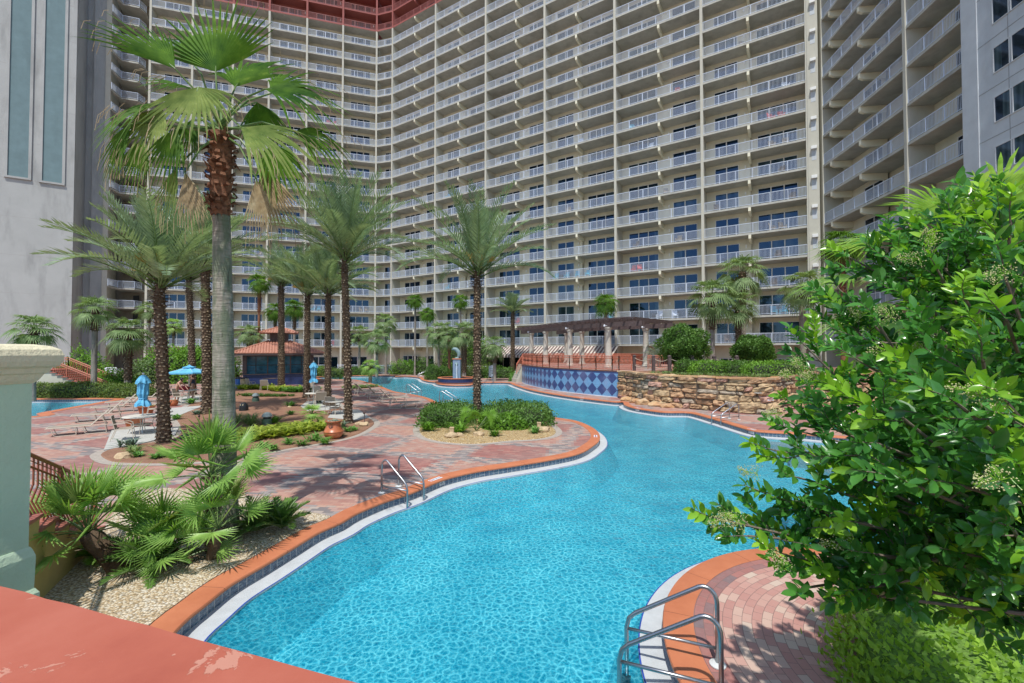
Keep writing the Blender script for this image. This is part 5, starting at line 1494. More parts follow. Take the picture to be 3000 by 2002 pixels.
for i, (u, Y, vc, kw, lab) in enumerate(W_):
    p = V2(u, Y); z0 = TZ-.03 if u > 1700 else 0; p.z = z0
    kw.setdefault('leaf', 'wash')
    sabal(lab, p, D(u, vc, Y).z-z0, seed=80+i, name='fan_palm', group='slender fan palms by the building', droop=.8, n=34, **kw)
p = G(1085, 1122); sabal('low leaning fan palm on the planter point between the pool arms', p, D(1083, 1070, p.y).z, R=.7, pet=.65, n=22, r=.2, booted=.6, seed=95, leaf='fan', name='fan_palm', droop=.6, lean=.1)
p = G(914, 1247); sabal('knee-high fan palm seedling in the mulch left of the glazed pot', p, .55, R=.48, pet=.36, n=16, r=.05, booted=.5, seed=96, leaf='fan', name='fan_palm', droop=.25)
p = V2(1931, 42); p.z = TZ
t = thing('silver_palm', 'silvery feather-leaved palm left of the first clipped tree', 'palm tree', p); mb = MB(); random.seed(97)
for i in range(26): frond(mb, Vector((0, 0, .9)), i*2.4, radians(80-70*i/26), 1.9, radians(60), nl=18, ll=.4, lw=.02)
mb.build('crown', [M['silver'], M['silver']], t); mb = MB(); mb.tube([(0, 0, 0), (0, 0, .5), (0, 0, 1)], [.2, .18, .15], 10); mb.build('trunk', M['bark_g'], t)

# --- near fan palm clusters in the gravel bed
def clump(label, p, heads, seed, name='fan_palm_clump'):
    random.seed(seed); t = thing(name, label, 'fan palm', p)
    for (dx, dy, H_, lx_, ly_, n, R, pet, r) in heads:
        mb = MB(); pts = [(dx+lx_*(i/6)**1.3, dy+ly_*(i/6)**1.3, H_*i/6) for i in range(7)]; mb.tube(pts, [r*1.0]*6+[r*.8], 10)
        for i in range(int(H_*110)):
            a = rnd(0, 6.28); f = rnd(.02, .97); q = Vector((dx+lx_*f**1.3+cos(a)*r*.9, dy+ly_*f**1.3+sin(a)*r*.9, H_*f))
            mb.kite(q, Vector((cos(a)*.8, sin(a)*.8, rnd(.1, 1))).normalized(), Vector((-sin(a), cos(a), 0)), rnd(.1, .2), .022, random.choice((0, 1, 1)))
        mb.build('trunk', [M['bark_b'], M['boot']], t)
        mb = MB(); top = Vector((dx+lx_, dy+ly_, H_))
        for i in range(n):
            k_ = i/n; az = i*2.39996+rnd(-.2, .2); el = radians(84-88*k_+rnd(-9, 9)); d = Vector((cos(az)*cos(el), sin(az)*cos(el), sin(el)))
            pl = pet*rnd(.85, 1.2); h = top+d*pl; mb.tube([top, top+d*pl*.5+UP*.03, h], [.013, .010, .007], 4, 1, cap=False)
            e2 = el-radians(rnd(-8, 14)); A = Vector((cos(az)*cos(e2), sin(az)*cos(e2), sin(e2))); Nn = (Vector((-cos(az)*sin(e2), -sin(az)*sin(e2), cos(e2)))+Vector((rnd(-.5, .5), rnd(-1.0, -.2), rnd(-.2, .3)))).normalized()
            mi = 2 if random.random() < .12 else 0
            fan_leaf(mb, h, A, Nn, R*rnd(.9, 1.15), rnd(165, 205), 17, .08, .34, mi, 4, 0, .5, 1.15, .12)
        mb.build('crown', [M['fan'], M['dateg'], M['washy']], t)
    return t
clump('spiky fan palm leaning over the gravel beside the yellow stair wall', Vector((-6.05, 6.9, .02)), [(0, 0, .62, -.35, -.15, 25, .56, .56, .14), (.45, .25, .22, .1, -.1, 12, .40, .40, .08)], 31)
clump('taller multi-headed fan palm in front of the big palm trunk', Vector((-5.0, 7.45, .02)), [(-.05, .1, 1.25, -.05, 0, 23, .52, .55, .10), (.12, -.15, .50, .12, -.05, 13, .50, .50, .09), (-.55, -.1, .35, -.12, -.1, 11, .46, .46, .09), (-.15, -.3, .12, .02, -.05, 9, .40, .40, .06)], 32)
def fern(label, p, n, L, seed, mt='fan', name='cycad', el0=70, el1=5, ll=.16):
    random.seed(seed); t = thing(name, label, 'plant', p); mb = MB()
    for i in range(n): frond(mb, Vector((0, 0, .06)), i*2.4+rnd(-.2, .2), radians(el0+(el1-el0)*i/n), L*rnd(.8, 1.1), radians(40), nl=20, ll=ll, lw=.012, droopl=.05)
    mb.build('leaves', [M[mt], M['dateg']], t); return t
fern('dark green cycad at the foot of the fan palms by the deck edge', Vector((-4.35, 8.45, .02)), 20, .60, 33, mt='hedge', el0=80, el1=22)
fern('feathery dark cycad between the two fan palm clumps', Vector((-5.55, 6.9, .02)), 20, .8, 34, mt='hedge')
fern('small cycad growing at the corner of the yellow stair wall', Vector((-6.72, 7.25, .02)), 12, .34, 35)
fern('bushy fern left of the near ladder on the gravel', Vector((-4.75, 8.35, .02)), 18, .7, 36, mt='hedge')

# --- hedges and shrubs
M['coreg'] = mat('light_leafy_core', (.12, .22, .03), .9, .5, 25, 1, 40)
def leafblob(name, label, cat, c, rad, nleaf, size, mt, seed=0, pw=3.0, rough=.08, group=None, core='core', z0=None, parts=True, rz=0, tilt=.9, cs=.80):
    """superellipsoid shrub with loose leaf cards over a dark twiggy heart"""
    random.seed(seed); t = thing(name, label, cat, c, rz, group)
    rx, ry, rz_ = rad
    def surf(k=1.0):
        while True:
            d = Vector((rnd(-1, 1), rnd(-1, 1), rnd(-.25 if z0 is None else -1, 1)))
            if .1 < d.length < 1: break
        d.normalize(); e = (abs(d.x)**pw+abs(d.y)**pw+abs(d.z)**pw)**(-1/pw)
        nz = 1+rough*2*noise.noise(Vector((d.x*rx*1.3+seed, d.y*ry*1.3, d.z*rz_*1.3)))
        q = d*e*k*nz; return Vector((q.x*rx, q.y*ry, q.z*rz_)), Vector((q.x/rx*abs(q.x)**(pw-2) if 0 else d.x/rx, d.y/ry, d.z/rz_)).normalized()
    bm = bmesh.new(); bmesh.ops.create_icosphere(bm, subdivisions=3, radius=1)
    for v in bm.verts:
        d = v.co.normalized(); e = (abs(d.x)**pw+abs(d.y)**pw+abs(d.z)**pw)**(-1/pw)*cs*(1+rough*2*noise.noise(Vector((d.x*rx*1.3+seed, d.y*ry*1.3, d.z*rz_*1.3))))
        v.co = Vector((d.x*e*rx, d.y*e*ry, max(-rz_*.98 if z0 is not None else -.0, d.z*e*rz_)))
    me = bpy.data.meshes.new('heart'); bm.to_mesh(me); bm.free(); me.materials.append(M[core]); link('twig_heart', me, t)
    mb = MB()
    for i in range(nleaf):
        q, nn = surf(rnd(.82, 1.05)+(rnd(0, .12) if random.random() < .08 else 0))
        d = (nn*.5+Vector((rnd(-1, 1), rnd(-1, 1), rnd(-.3, 1)))*tilt).normalized()
        w = d.cross(nn+Vector((rnd(-.5, .5),)*3)); 
        if w.length < .01: continue
        s_ = size*rnd(.7, 1.3); mb.kite(q, d, w.normalized(), s_, s_*.30)
    mb.build('leaves', M[mt], t); return t
leafblob('island_hedge', 'clipped hedge left of the palm on the round gravel island', 'hedge', Vector((-3.05, 21.2, .03)), (1.25, 1.9, .80), 7000, .10, 'hedge', 1, 4)
leafblob('island_hedge', 'larger clipped hedge right of the palm on the round gravel island', 'hedge', Vector((.15, 21.4, .03)), (1.75, 2.2, .80), 9000, .10, 'hedge', 2, 4)
leafblob('island_shrub', 'loose bushy shrub in front of the island hedge right of the palm', 'shrub', Vector((-.35, 19.5, .03)), (1.1, .6, .55), 3000, .13, 'hedgel', 3, 2.4, .2)
leafblob('left_hedge', 'long low clipped hedge beyond the side pool', 'hedge', Vector((XU(215, 33.4), 33.2, 0)), (4.6, 1.3, .95), 11000, .13, 'hedged', 4, 5, .1)
leafblob('left_hedge', 'right end of the low hedge behind the closed blue umbrella', 'hedge', Vector((XU(375, 32.4), 32.9, 0)), (1.8, 1.2, .92), 4500, .13, 'hedged', 5, 3.5, .12)
leafblob('round_shrub', 'fresh green mound of leaves behind the low hedge at the palm foot', 'shrub', Vector((XU(335, 35.5), 35.5, 0)), (2.2, 1.2, 1.65), 4200, .16, 'hedgel', 6, 2.3, .2)
leafblob('round_shrub', 'bright green rounded bush above the distant stair railing', 'shrub', Vector((XU(246, 42), 42, 0)), (2.4, 1.6, 3.3), 4500, .18, 'hedgel', 7, 2.2, .2)
leafblob('round_shrub', 'pale loose bush behind the white fence near the first date palm', 'shrub', Vector((XU(425, 46), 46, 0)), (2.2, 1.4, 2.3), 3200, .2, 'sabal', 8, 2.2, .25)
leafblob('tall_shrub', 'tall glossy green shrub behind the open blue umbrella', 'shrub', Vector((XU(530, 47), 47, 0)), (3.3, 1.8, 3.5), 7500, .24, 'hedgel', 9, 3, .18)
leafblob('tall_shrub', 'tall glossy green shrub right of the second date palm behind the umbrella', 'shrub', Vector((XU(598, 47.5), 47.5, 0)), (2.2, 1.8, 3.3), 5000, .24, 'hedgel', 10, 3, .18)
leafblob('pool_shrub', 'round clipped shrub on the planter point left of the fountain', 'shrub', Vector((XU(1268, 52.4), 52.4, 0)), (.95, .95, 1.7), 3500, .12, 'hedge', 12, 2.3, .05)
leafblob('dark_shrub', 'dark bush between the round shrub and the fountain', 'shrub', Vector((XU(1300, 53.5), 53.5, 0)), (1.0, .9, 1.5), 2600, .14, 'hedge', 13, 2.2, .2)
leafblob('clipped_tree', '', '', Vector((0, 0, 0)), (1, 1, 1), 10, .1, 'hedge', 14) if False else None
def topiary(label, u, Y, cz, r, seed, rv=None):
    random.seed(seed); p = V2(u, Y); p.z = TZ-.03
    t = leafblob('clipped_tree', label, 'tree', Vector((p.x, p.y, cz)), (r, r, (rv or r)*.92), 9500, .15, 'hedge', seed, 2.2, .22, z0=1)
    mb = MB()
    for i in range(7): a = rnd(0, 6.28); mb.tube([(rnd(-.12, .12), rnd(-.12, .12), p.z-cz), (cos(a)*.25*r, sin(a)*.25*r, (p.z-cz)*.45), (cos(a)*.5*r, sin(a)*.5*r, 0)], [.05, .04, .02], 6)
    mb.build('trunk', M['twig'], t); return t
topiary('larger round clipped tree at the corner of the rock terrace', 2002, 31.5, 3.75, 1.58, 15, 1.45)
topiary('smaller round clipped tree further right on the rock terrace', 2206, 30.5, 3.40, 1.12, 16, 1.02)
for i, (u, Y, rx, lab) in enumerate(((2085, 28.6, 1.5, 'clipped hedge between the two round trees on the rock terrace'), (2160, 28.2, 1.0, 'dark clipped hedge under the second round tree'), (2270, 27.2, 2.1, 'clipped hedge at the right end of the rock terrace'), (2010, 29.8, .75, 'small dark bush at the foot of the first round tree'))):
    leafblob('terrace_hedge', lab, 'hedge', Vector((XU(u, Y), Y, TZ-.03)), (rx, .8, .85), 3600, .10, 'hedge' if i in (1, 3) else 'hedgel', 50+i, 4, .1)
for i, (u, Y, rx, ry, h, mt, lab) in enumerate((
  (1125, 66, 3.5, 1.2, 1.2, 'hedgel', 'bright low hedge behind the leftmost far lounger'), (1195, 64, 2.6, 1.2, 1.9, 'hedgel', 'clipped bright hedge block under the ground floor windows'),
  (1243, 63, 2.0, 1.2, 2.2, 'hedge', 'rounded green bush behind the rightmost far lounger'), (1400, 59, 2.2, 1.4, 1.5, 'hedged', 'planting clump right of the fountain'),
  (1460, 56, 2.2, 1.2, 1.25, 'hedge', 'leafy planting right of the arched sign'), (1518, 50, 1.0, .9, 1.0, 'strap', 'spreading bush at the left foot of the tile wall'),
  (1340, 63, 2.5, 1.3, 5.2, 'hedgel', 'tall bright bush behind the fountain statue'), (1395, 64, 2.4, 1.3, 5.4, 'hedgel', 'tall bright bush between fountain and island palm'),
  (905, 60, 2.6, 1.2, 1.6, 'hedgel', 'green bush against the white fence right of the pool bar'), (960, 60, 2.2, 1.2, 1.2, 'hedged', 'low mixed planting right of the closed far umbrella'),
  (1300, 58, 2.0, 1.0, 1.0, 'hedged', 'low planting behind the round pool shrub'), (1040, 62, 2.2, 1.0, 1.2, 'hedge', 'low hedge behind the big bed-corner palm'),
  (660, 52, 1.8, 1.2, 2.6, 'hedge', 'green bush between the big trunk and the pool bar'), (1090, 66, 1.5, .9, 1.3, 'hedge', 'dark low hedge left of the far loungers'))):
    leafblob('garden_bush', lab, 'bush', Vector((XU(u, Y), Y, 0)), (rx, ry, h), int(1500+500*rx*h**.5), .17, mt, 60+i, 2.6, .18)
# strappy plants
def strappy(mb, c, n, L, w, mi=0, up=.9):
    for i in range(n):
        a = rnd(0, 6.28); e = rnd(.35, 1.35)*up; d = Vector((cos(a)*cos(e), sin(a)*cos(e), sin(e))); l = L*rnd(.6, 1.1); s_ = Vector((-sin(a), cos(a), 0))*w
        m = c+d*l*.55; tip = c+Vector((cos(a)*l*cos(e*.6), sin(a)*l*cos(e*.6), l*sin(e)*.62))
        mb.add([c-s_*.5, c+s_*.5, m+s_, m-s_, tip], [(0, 1, 2, 3), (3, 2, 4)], mi)
def tuft(name, label, cat, p, n, L, w, mt, seed, rad=.12, group=None):
    random.seed(seed); mb = MB()
    for i in range(5): strappy(mb, Vector((rnd(-rad, rad), rnd(-rad, rad), 0)), n//5, L, w)
    o = mb.build(name, M[mt], loc=p); tag(o, label, cat, group); return o
def mass(name, label, uvs, n, L, w, mt, seed, zz=.03, jit=.5):
    random.seed(seed); mb = MB()
    for i in range(n):
        k_ = rnd(0, len(uvs)-1.001); a = G(*uvs[int(k_)]); b = G(*uvs[int(k_)+1]); c = a.lerp(b, k_ % 1)+Vector((rnd(-jit, jit), rnd(-jit, jit), 0)); c.z = zz
        strappy(mb, c, 11, L, w)
    o = mb.build(name, M[mt]); tag(o, label, 'plants', kind='stuff'); return o
mass('variegated_groundcover', 'bed of yellow striped strappy plants in the mulch beside the big palm trunk', [(690, 1292), (740, 1284), (800, 1276), (860, 1270), (935, 1262)], 130, .62, .055, 'varieg', 1, jit=.75)
mass('variegated_groundcover', 'yellow striped strappy plants massed in front of the pool bar', [(705, 1142), (760, 1140), (820, 1146), (870, 1146)], 80, .75, .07, 'varieg', 2, jit=.9)
mass('strappy_groundcover', 'fresh green lily leaves massed between the two palms right of the pool bar', [(845, 1148), (885, 1150), (910, 1146)], 110, .7, .05, 'strap', 3, jit=.6)
mass('dark_groundcover', 'dark low grass behind the pale mushroom speaker', [(705, 1160), (760, 1162), (840, 1163)], 130, .35, .02, 'hedge', 4, jit=.5)
mass('planter_groundcover', 'low grassy plants on the planter point between the pool arms', [(1028, 1138), (1060, 1136), (1100, 1134)], 110, .4, .03, 'grass', 5, jit=.9)
mass('terrace_grass', 'tufts of grass along the top of the rock wall', [(1905, 1100), (2000, 1108), (2100, 1116), (2280, 1118)], 1, .3, .02, 'grass', 6) if False else None
random.seed(7); mb = MB()
for i in range(170):
    f = rnd(0, 1); u = 1905+f*400; Y = 28.2-3.2*f+rnd(-.3, .5) if f > .15 else 29.2+rnd(-.3, .5); strappy(mb, Vector((XU(u, Y), Y, TZ-.03)), 9, .38, .015)
o = mb.build('terrace_grass', M['grass']); tag(o, 'tufts of grass along the top of the rock wall', 'plants', kind='stuff')
mass('edge_groundcover', 'small green border plants along the far deck', [(1105, 1093), (1150, 1091), (1220, 1090), (1255, 1092)], 120, .8, .06, 'strap', 8, jit=1.0)
TU = [ # u v n L w mat
 (620,1262,60,.55,.012,'grass','soft grass mound right of the big palm trunk'),(735,1248,90,.75,.010,'grass','larger feathery grass mound beside the square mushroom lamp'),(690,1240,70,.7,.010,'grass','feathery grass mound close to the dark dome speaker'),
 (800,1240,50,.45,.02,'hedgel','leafy sprout behind the square mushroom lamp'),(848,1190,30,.4,.03,'strap','thin sapling plant in the middle of the mulch'),(852,1215,40,.28,.02,'strap','low green tuft in open mulch'),
 (770,1312,30,.30,.018,'strap','small lily tuft left of the row along the bed edge'),(802,1318,30,.26,.018,'strap','small lily tuft second in the row along the bed edge'),(850,1302,30,.30,.018,'strap','small lily tuft third in the row along the bed edge'),
 (888,1304,30,.25,.018,'strap','small lily tuft midway along the bed edge'),(915,1292,34,.38,.020,'strap','tall lily tuft left of the glazed pot'),(955,1300,30,.30,.018,'strap','lily tuft touching the foot of the glazed pot'),
 (1018,1265,30,.26,.018,'strap','lily tuft just right of the glazed pot'),(1038,1262,26,.24,.018,'strap','lily tuft nearest the path spotlight rocks'),(1010,1252,26,.3,.018,'agave','grey-green tuft between pot and palm'),
 (372,1308,34,.36,.022,'agave','spiky grey succulent by the patio chair'),(392,1326,36,.34,.016,'grass','grassy tuft below the spiky succulent'),(408,1338,26,.20,.02,'strap','small green sprout near the pale edge stone'),
 (455,1342,40,.22,.02,'strap','green tufts in front of the first date palm, left one'),(500,1334,40,.24,.02,'strap','green tufts in front of the first date palm, right one'),
 (520,1228,40,.34,.02,'strap','green clump behind the first date palm'),(566,1182,36,.42,.035,'strap','broad-leaved clump in front of the parasol table'),(575,1215,34,.30,.022,'agave','small agave left of the second date palm'),
 (645,1190,36,.6,.04,'strap','tall leafy clump between the two trunks'),(640,1252,44,.25,.02,'hedgel','low leafy mat left of the big palm trunk'),(935,1180,30,.30,.02,'agave','grey tuft at the foot of the umbrella palm'),
 (1000,1278,24,.2,.015,'grass','pale tuft at the right edge of the mulch'),(2130,1228,2,.01,.01,'strap',None),
 (1255,1262,44,.50,.022,'hedgel','feathery yellow-green plant at the left corner of the island'),(1345,1268,44,.55,.022,'hedgel','feathery plant in front of the island palm'),(1570,1268,30,.35,.02,'strap','small shrub at the right edge of the island'),(1450,1278,36,.3,.02,'hedgel','low sprout at the front of the island gravel'),
]
for i, (u, v, n, L, w, mt, lab) in enumerate(TU):
    if lab: tuft('bedding_plant', lab, 'plant', G(u, v, .035), int(n*(2.6 if mt == 'grass' and u > 600 else 1.6)), L*(1.3 if mt == 'grass' else 1.4), w*1.4, mt, 100+i, rad=.16 if L > .3 else .1, group='bedding plants in the mulch and gravel')
# big bright leaf against the island palm
t = thing('philodendron', 'bright frilly philodendron leaves against the island palm trunk', 'plant', G(1395, 1262, .03)); random.seed(130); mb = MB()
for i in range(9):
    az = i*2.4; e = rnd(.6, 1.2); d = Vector((cos(az)*cos(e), sin(az)*cos(e)-.25, sin(e))).normalized(); h = d*rnd(.7, 1.1); mb.tube([(0, 0, 0), h*.5, h], .012, 4, 1)
    fan_leaf(mb, h, d, Vector((0, -1, .5)), .38, 230, 13, .2, .45, 0, 4, 0, .2)
mb.build('leaves', [M['hedgel'], M['dateg']], t)

# small rocks
for i, (u, v, r, lab) in enumerate(((1052,1248,.17,'pale rock at the foot of the path spotlight, left one'),(1068,1250,.20,'pale rock at the foot of the path spotlight, right one'),(360,1345,.20,'flat pale edge stone at the left end of the mulch bed'),(848,1196,.10,'tiny pale stone in the open mulch'),(1322,1284,.22,'tan rock left of the small timber light on the island'),(1345,1281,.16,'tan rock right of the small timber light on the island'),(1590,1266,.26,'flat tan rock at the right end of the island'),(1402,1279,.2,'brown rock at the front of the island gravel'))):
    p = G(u, v); o = link('garden_rock', boulder('garden_rock', r, 1.2, .9, .6, i*3+50), loc=(p.x, p.y, .04+r*.25)); tag(o, lab, 'rock', 'rocks in the planting beds')
# garden speakers / lamps
def gthing(name, label, cat, p, parts):
    t = thing(name, label, cat, p)
    for n_, mb_, m_ in parts: mb_.build(n_, m_, t, smooth=False)
    return t
def mush(label, u, v, w=.23):
    a = MB(); a.lathe([(w, 0), (w*.97, .24)], n=20); b = MB(); b.lathe([(w*.75, .24), (w*.72, .36)], n=16); c = MB(); c.lathe([(w*1.02, .35), (w*.98, .40), (w*.8, .47), (w*.45, .53), (.01, .55)], n=20)
    return gthing('mushroom_speaker', label, 'garden speaker', G(u, v, .035), [('base', a, M['green_pl']), ('grille', b, M['black_pl']), ('dome', c, M['pale_pl'])])
mush('pale domed mushroom speaker in front of the dark grass', 749, 1176, .22); mush('green mushroom speaker beside the feathery grass and yellow plants', 782, 1243, .22)
a = MB(); a.lathe([(.24, 0), (.23, .22), (.19, .36), (.10, .44), (.01, .46)], n=20); b = MB(); b.box((-.06, -.19, .33), (.04, .06, .05)); b.box((.07, -.19, .33), (.04, .06, .05))
gthing('dome_light', 'dark dome-shaped garden light with two small bright lenses', 'garden light', G(714, 1203, .035), [('dome', a, M['black_pl']), ('lens', b, M['creamcap'])])
a = MB(); a.lathe([(.26, 0), (.24, .1), (.12, .17), (.01, .19)], n=20); gthing('low_speaker', 'flat black garden speaker lying in the mulch left of the big trunk', 'garden speaker', G(548, 1284, .035), [('shell', a, M['black_pl'])])
a = MB(); a.tube([(0, 0, 0), (0, 0, .5)], .02, 6); b = MB(); b.tube([(-.03, 0, .5), (.05, -.09, .58)], .055, 8); gthing('path_spotlight', 'small brass spotlight on a short stake at the bed corner', 'garden light', G(1068, 1243, .03), [('stake', a, M['wood']), ('lamp_head', b, M['wood'])])
a = MB(); a.tube([(0, 0, 0), (0, 0, .45)], .015, 6); b = MB(); b.lathe([(.03, .45), (.05, .5), (.02, .53)], n=8); gthing('path_spotlight', 'thin dark stake light in the mulch left of the big trunk', 'garden light', G(583, 1252, .03), [('stake', a, M['black_pl']), ('lamp_head', b, M['black_pl'])])
for u, v, lab in ((1324, 1278, 'small timber bollard light at the front left of the island'), (1579, 1262, 'small timber bollard light at the right of the island')):
    a = MB(); a.box((0, 0, .15), (.15, .15, .30)); b = MB(); b.box((0, 0, .33), (.17, .17, .04)); gthing('bollard_light', lab, 'garden light', G(u, v, .035), [('body', a, M['rock']), ('cap', b, M['rock'])])

# --- right foreground: glossy shrub tree
random.seed(200)
lt_ = thing('privet_tree', 'large glossy-leaved evergreen shrub tree with cream blossom filling the right foreground', 'tree', (0, 0, 0))
base = Vector((3.75, 2.75, 1.8))
tips = []
REG = [ # u v Y : ends of the main limbs
 (2950,600,2.7),(2870,590,2.9),(2790,645,2.9),(2700,700,3.0),(2590,745,3.2),(2500,760,3.3),(2460,850,3.3),(2480,930,3.2),(2360,1015,3.3),(2400,1090,3.1),(2340,1190,3.0),(2330,1260,2.9),(2270,1320,2.7),(2340,1400,2.6),(2210,1455,2.5),(2330,1500,2.5),(2060,1530,2.4),(2140,1580,2.4),(2260,1640,2.4),(2400,1660,2.4),(2330,1740,2.3),(2480,1760,2.2),(2520,1740,2.2),
 (2960,650,2.3),(2850,700,2.5),(2740,780,2.7),(2630,860,2.7),(2580,960,2.6),(2520,1060,2.6),(2470,1160,2.5),(2450,1260,2.4),(2420,1350,2.3),(2440,1450,2.2),(2480,1540,2.1),(2540,1640,2.1),(2600,1690,2.1),(2700,1660,2.1),(2820,1640,2.0),(2940,1640,1.9),
 (2620,715,3.1),(2680,680,3.2),(2760,640,3.4),(2440,960,3.5),(2600,760,3.0),(2860,600,2.6),
 (2940,800,2.0),(2830,880,2.2),(2740,980,2.1),(2660,1090,2.1),(2600,1190,2.0),(2570,1300,1.9),(2620,1400,1.8),(2780,1420,1.6),(2860,1300,1.6),(2800,1180,1.7),(2880,1060,1.8),(2950,940,1.8),(2950,1180,1.5),(2960,1420,1.5),(2960,1560,1.6),

 (2960,630,3.6),(2800,700,3.7),(2650,820,3.8),(2700,950,3.8),(2600,1100,3.7),(2750,1150,3.5),(2850,900,3.6),(2900,1250,3.3),(2750,1330,3.2),(2650,1250,3.3),(2950,1350,2.9),(2550,1420,2.9),(2900,750,3.5)]
limbs = MB(); leaves = MB(); 
def lleaf(p, d, L, mi):
    d = d.normalized(); nn = Vector((rnd(-.6, .5), rnd(-1.1, .2), rnd(.2, 1.1))); s_ = d.cross(nn)
    if s_.length < .05: return
    s_.normalize(); nn = s_.cross(d); W = L*rnd(.19, .26); cu = rnd(-.10, .22)*L; fo = rnd(.15, .5)
    prof = [(0, .05), (.22, .75), (.5, 1), (.78, .68), (1, .0)]
    A = []; B = []; C = []
    for t_, w_ in prof:
        c = p+d*(L*t_)-nn*(cu*t_*t_); A.append(c+s_*(W*w_)+nn*(W*w_*fo)); B.append(c); C.append(c-s_*(W*w_)+nn*(W*w_*fo))
    leaves.add(A+B+C, [(i, i+1, 5+i+1, 5+i) for i in range(4)]+[(5+i, 5+i+1, 10+i+1, 10+i) for i in range(4)], mi)
def twig(a, d, L, lv=1):
    n = 5; P = [a.copy()]; q = a.copy(); dd = d.normalized()
    for i in range(n): dd = (dd+Vector((rnd(-.18, .18), rnd(-.18, .18), rnd(-.12, .16)))).normalized(); q = q+dd*(L/n); P.append(q.copy())
    limbs.tube(P, [.004*lv*(1-.13*i) for i in range(n+1)], 4, cap=False)
    m = int(L/.023); young = random.random() < .28
    for i in range(m):
        f = .15+.85*i/m; k_ = min(n-1, int(f*n)); c = P[k_].lerp(P[k_+1], f*n-k_); t_ = (P[k_+1]-P[k_]).normalized()
        o = t_.orthogonal().normalized(); b = t_.cross(o); an = i*pi/2*(1)+rnd(-.5, .5)
        for s_ in (0, pi):
            dr = t_*rnd(.5, 1.1)+(o*cos(an+s_)+b*sin(an+s_))*.9+Vector((0, 0, .15)); lleaf(c, dr, rnd(.048, .092), 1 if young and f > .45 or random.random() < .05 else 0)
    return P[-1], dd
ends = []
for (u, v, Y) in REG:
    tp = D(u, v, Y); tp = tp.lerp(Vector((3.2, 2.7, 2.6)), .05 if v > 1400 else .0)
    b0 = base+Vector((rnd(-.25, .1), rnd(-.3, .5), (tp.z-base.z)*rnd(.05, .4)))
    mid = b0.lerp(tp, .5)+Vector((rnd(-.1, .1), rnd(-.1, .1), rnd(-.12, .18)))
    c = catmull([b0, b0.lerp(mid, .5), mid, tp], 5, False)
    Lc = (tp-b0).length
    limbs.tube(c, [max(.006, .014*(1-i/len(c))**.8+.004) for i in range(len(c))], 6, cap=False)
    m = len(c)
    for j in range(int(m*.30), m-1):
        t_ = (c[j+1]-c[j]).normalized()
        for r_ in range((3 if j > m*.45 else 2) if v < 1050 else (2 if j > m*.45 else 1)):
            dr = (t_*.7+Vector((rnd(-1, 1), rnd(-1, 1), rnd(-.7, .8)))*.75); twig(c[j], dr, rnd(.18, .36))
    e, dd = twig(c[-1], (c[-1]-c[-2]), .20); ends.append((e, dd))
limbs.tube([(3.9, 2.9, 0), (3.85, 2.8, .6), (3.75, 2.75, 1.0), (3.7, 2.7, 1.8), (3.65, 2.7, 2.8), (3.6, 2.8, 3.8)], [.13, .11, .10, .08, .06, .03], 10)
limbs.build('branches', M['twig'], lt_); lo = leaves.build('leaves', [M['lig'], M['ligy']], lt_, smooth=True)
print('privet leaves', len(leaves.f))
fl = [(2080,1520,2.38),(2130,1545,2.4),(2250,1685,2.3),(2480,1615,2.15),(2620,935,2.6),(2540,925,2.7),(2700,760,2.6),(2740,720,2.6),(2640,1040,2.4),(2400,1290-190,3.0),(2320,1100,3.0),(2350,1060,3.1),(2960,1400,1.45),(2950,1180,1.5),(2740,1000,2.2),(2960,800,1.95),(2300,1210,2.9),(2220,1390,2.65),(2870,590,2.8),(2400,1120,3.0)]
for i, (u, v, Y) in enumerate(fl):
    random.seed(300+i); c = D(u, v, Y-.06); c = c.lerp(Vector((3.2, 2.7, 2.6)), .05 if v > 1400 else .0); mb = MB(); ax = Vector((rnd(-1, -.2), rnd(-.4, .2), rnd(-.1, .6))).normalized(); L = rnd(.11, .17)
    mb.tube([c, c+ax*L], .002, 3, 1, cap=False)
    for j in range(150):
        f = rnd(0, 1); w_ = Vector((rnd(-1, 1), rnd(-1, 1), rnd(-1, 1))); w_ = w_-ax*w_.dot(ax); q = c+ax*L*f+w_*.055*(1-f*.7); s_ = rnd(.002, .004)
        mb.add([q+Vector((s_, 0, 0)), q+Vector((0, 0, s_)), q+Vector((-s_, 0, 0)), q+Vector((0, 0, -s_)), q+Vector((0, -s_, 0)), q+Vector((0, s_, 0))], [(0, 1, 4), (1, 2, 4), (2, 3, 4), (3, 0, 4), (1, 0, 5), (2, 1, 5), (3, 2, 5), (0, 3, 5)])
        if j % 5 == 0: mb.tube([c+ax*L*f*.8, q], .0012, 3, 1, cap=False)
    mb.build('flower_cluster', [M['flower'], M['ligy']], lt_)
# low flowering hedge in the right corner
leafblob('flowering_hedge', 'low light green hedge with tiny red flowers in the lower right corner', 'hedge', Vector((5.95, 4.1, .0)), (2.45, 1.85, .66), 24000, .075, 'hedgey', 70, 2.8, .12, core='coreg', cs=.93)
hd = [o for o in COL.objects if o.name.startswith('flowering_hedge')][0]
random.seed(71); mb = MB()
for i in range(60):
    a = rnd(0, 6.28); r_ = sqrt(rnd(0, 1)); x, y = 2.3*r_*cos(a), 1.7*r_*sin(a); z = .62*max(0, (1-r_**2.6))**(1/2.6)+.01; s_ = .018
    for j in range(5): b = j*1.2566; mb.kite(Vector((x, y, z)), Vector((cos(b), sin(b), .4)).normalized(), Vector((-sin(b), cos(b), 0)), s_, s_*.4)
mb.build('blossoms', M['redflower'], hd)
# palm behind the shrub tree on the right
sabal('fan palm whose trunk and leaf tips show through the glossy shrub tree', Vector((7.3, 6.9, .0)), 4.45, R=1.25, pet=1.5, n=26, r=.17, booted=.1, seed=98, ns=26, leaf='fan', name='fan_palm', rz=0, droop=.35)
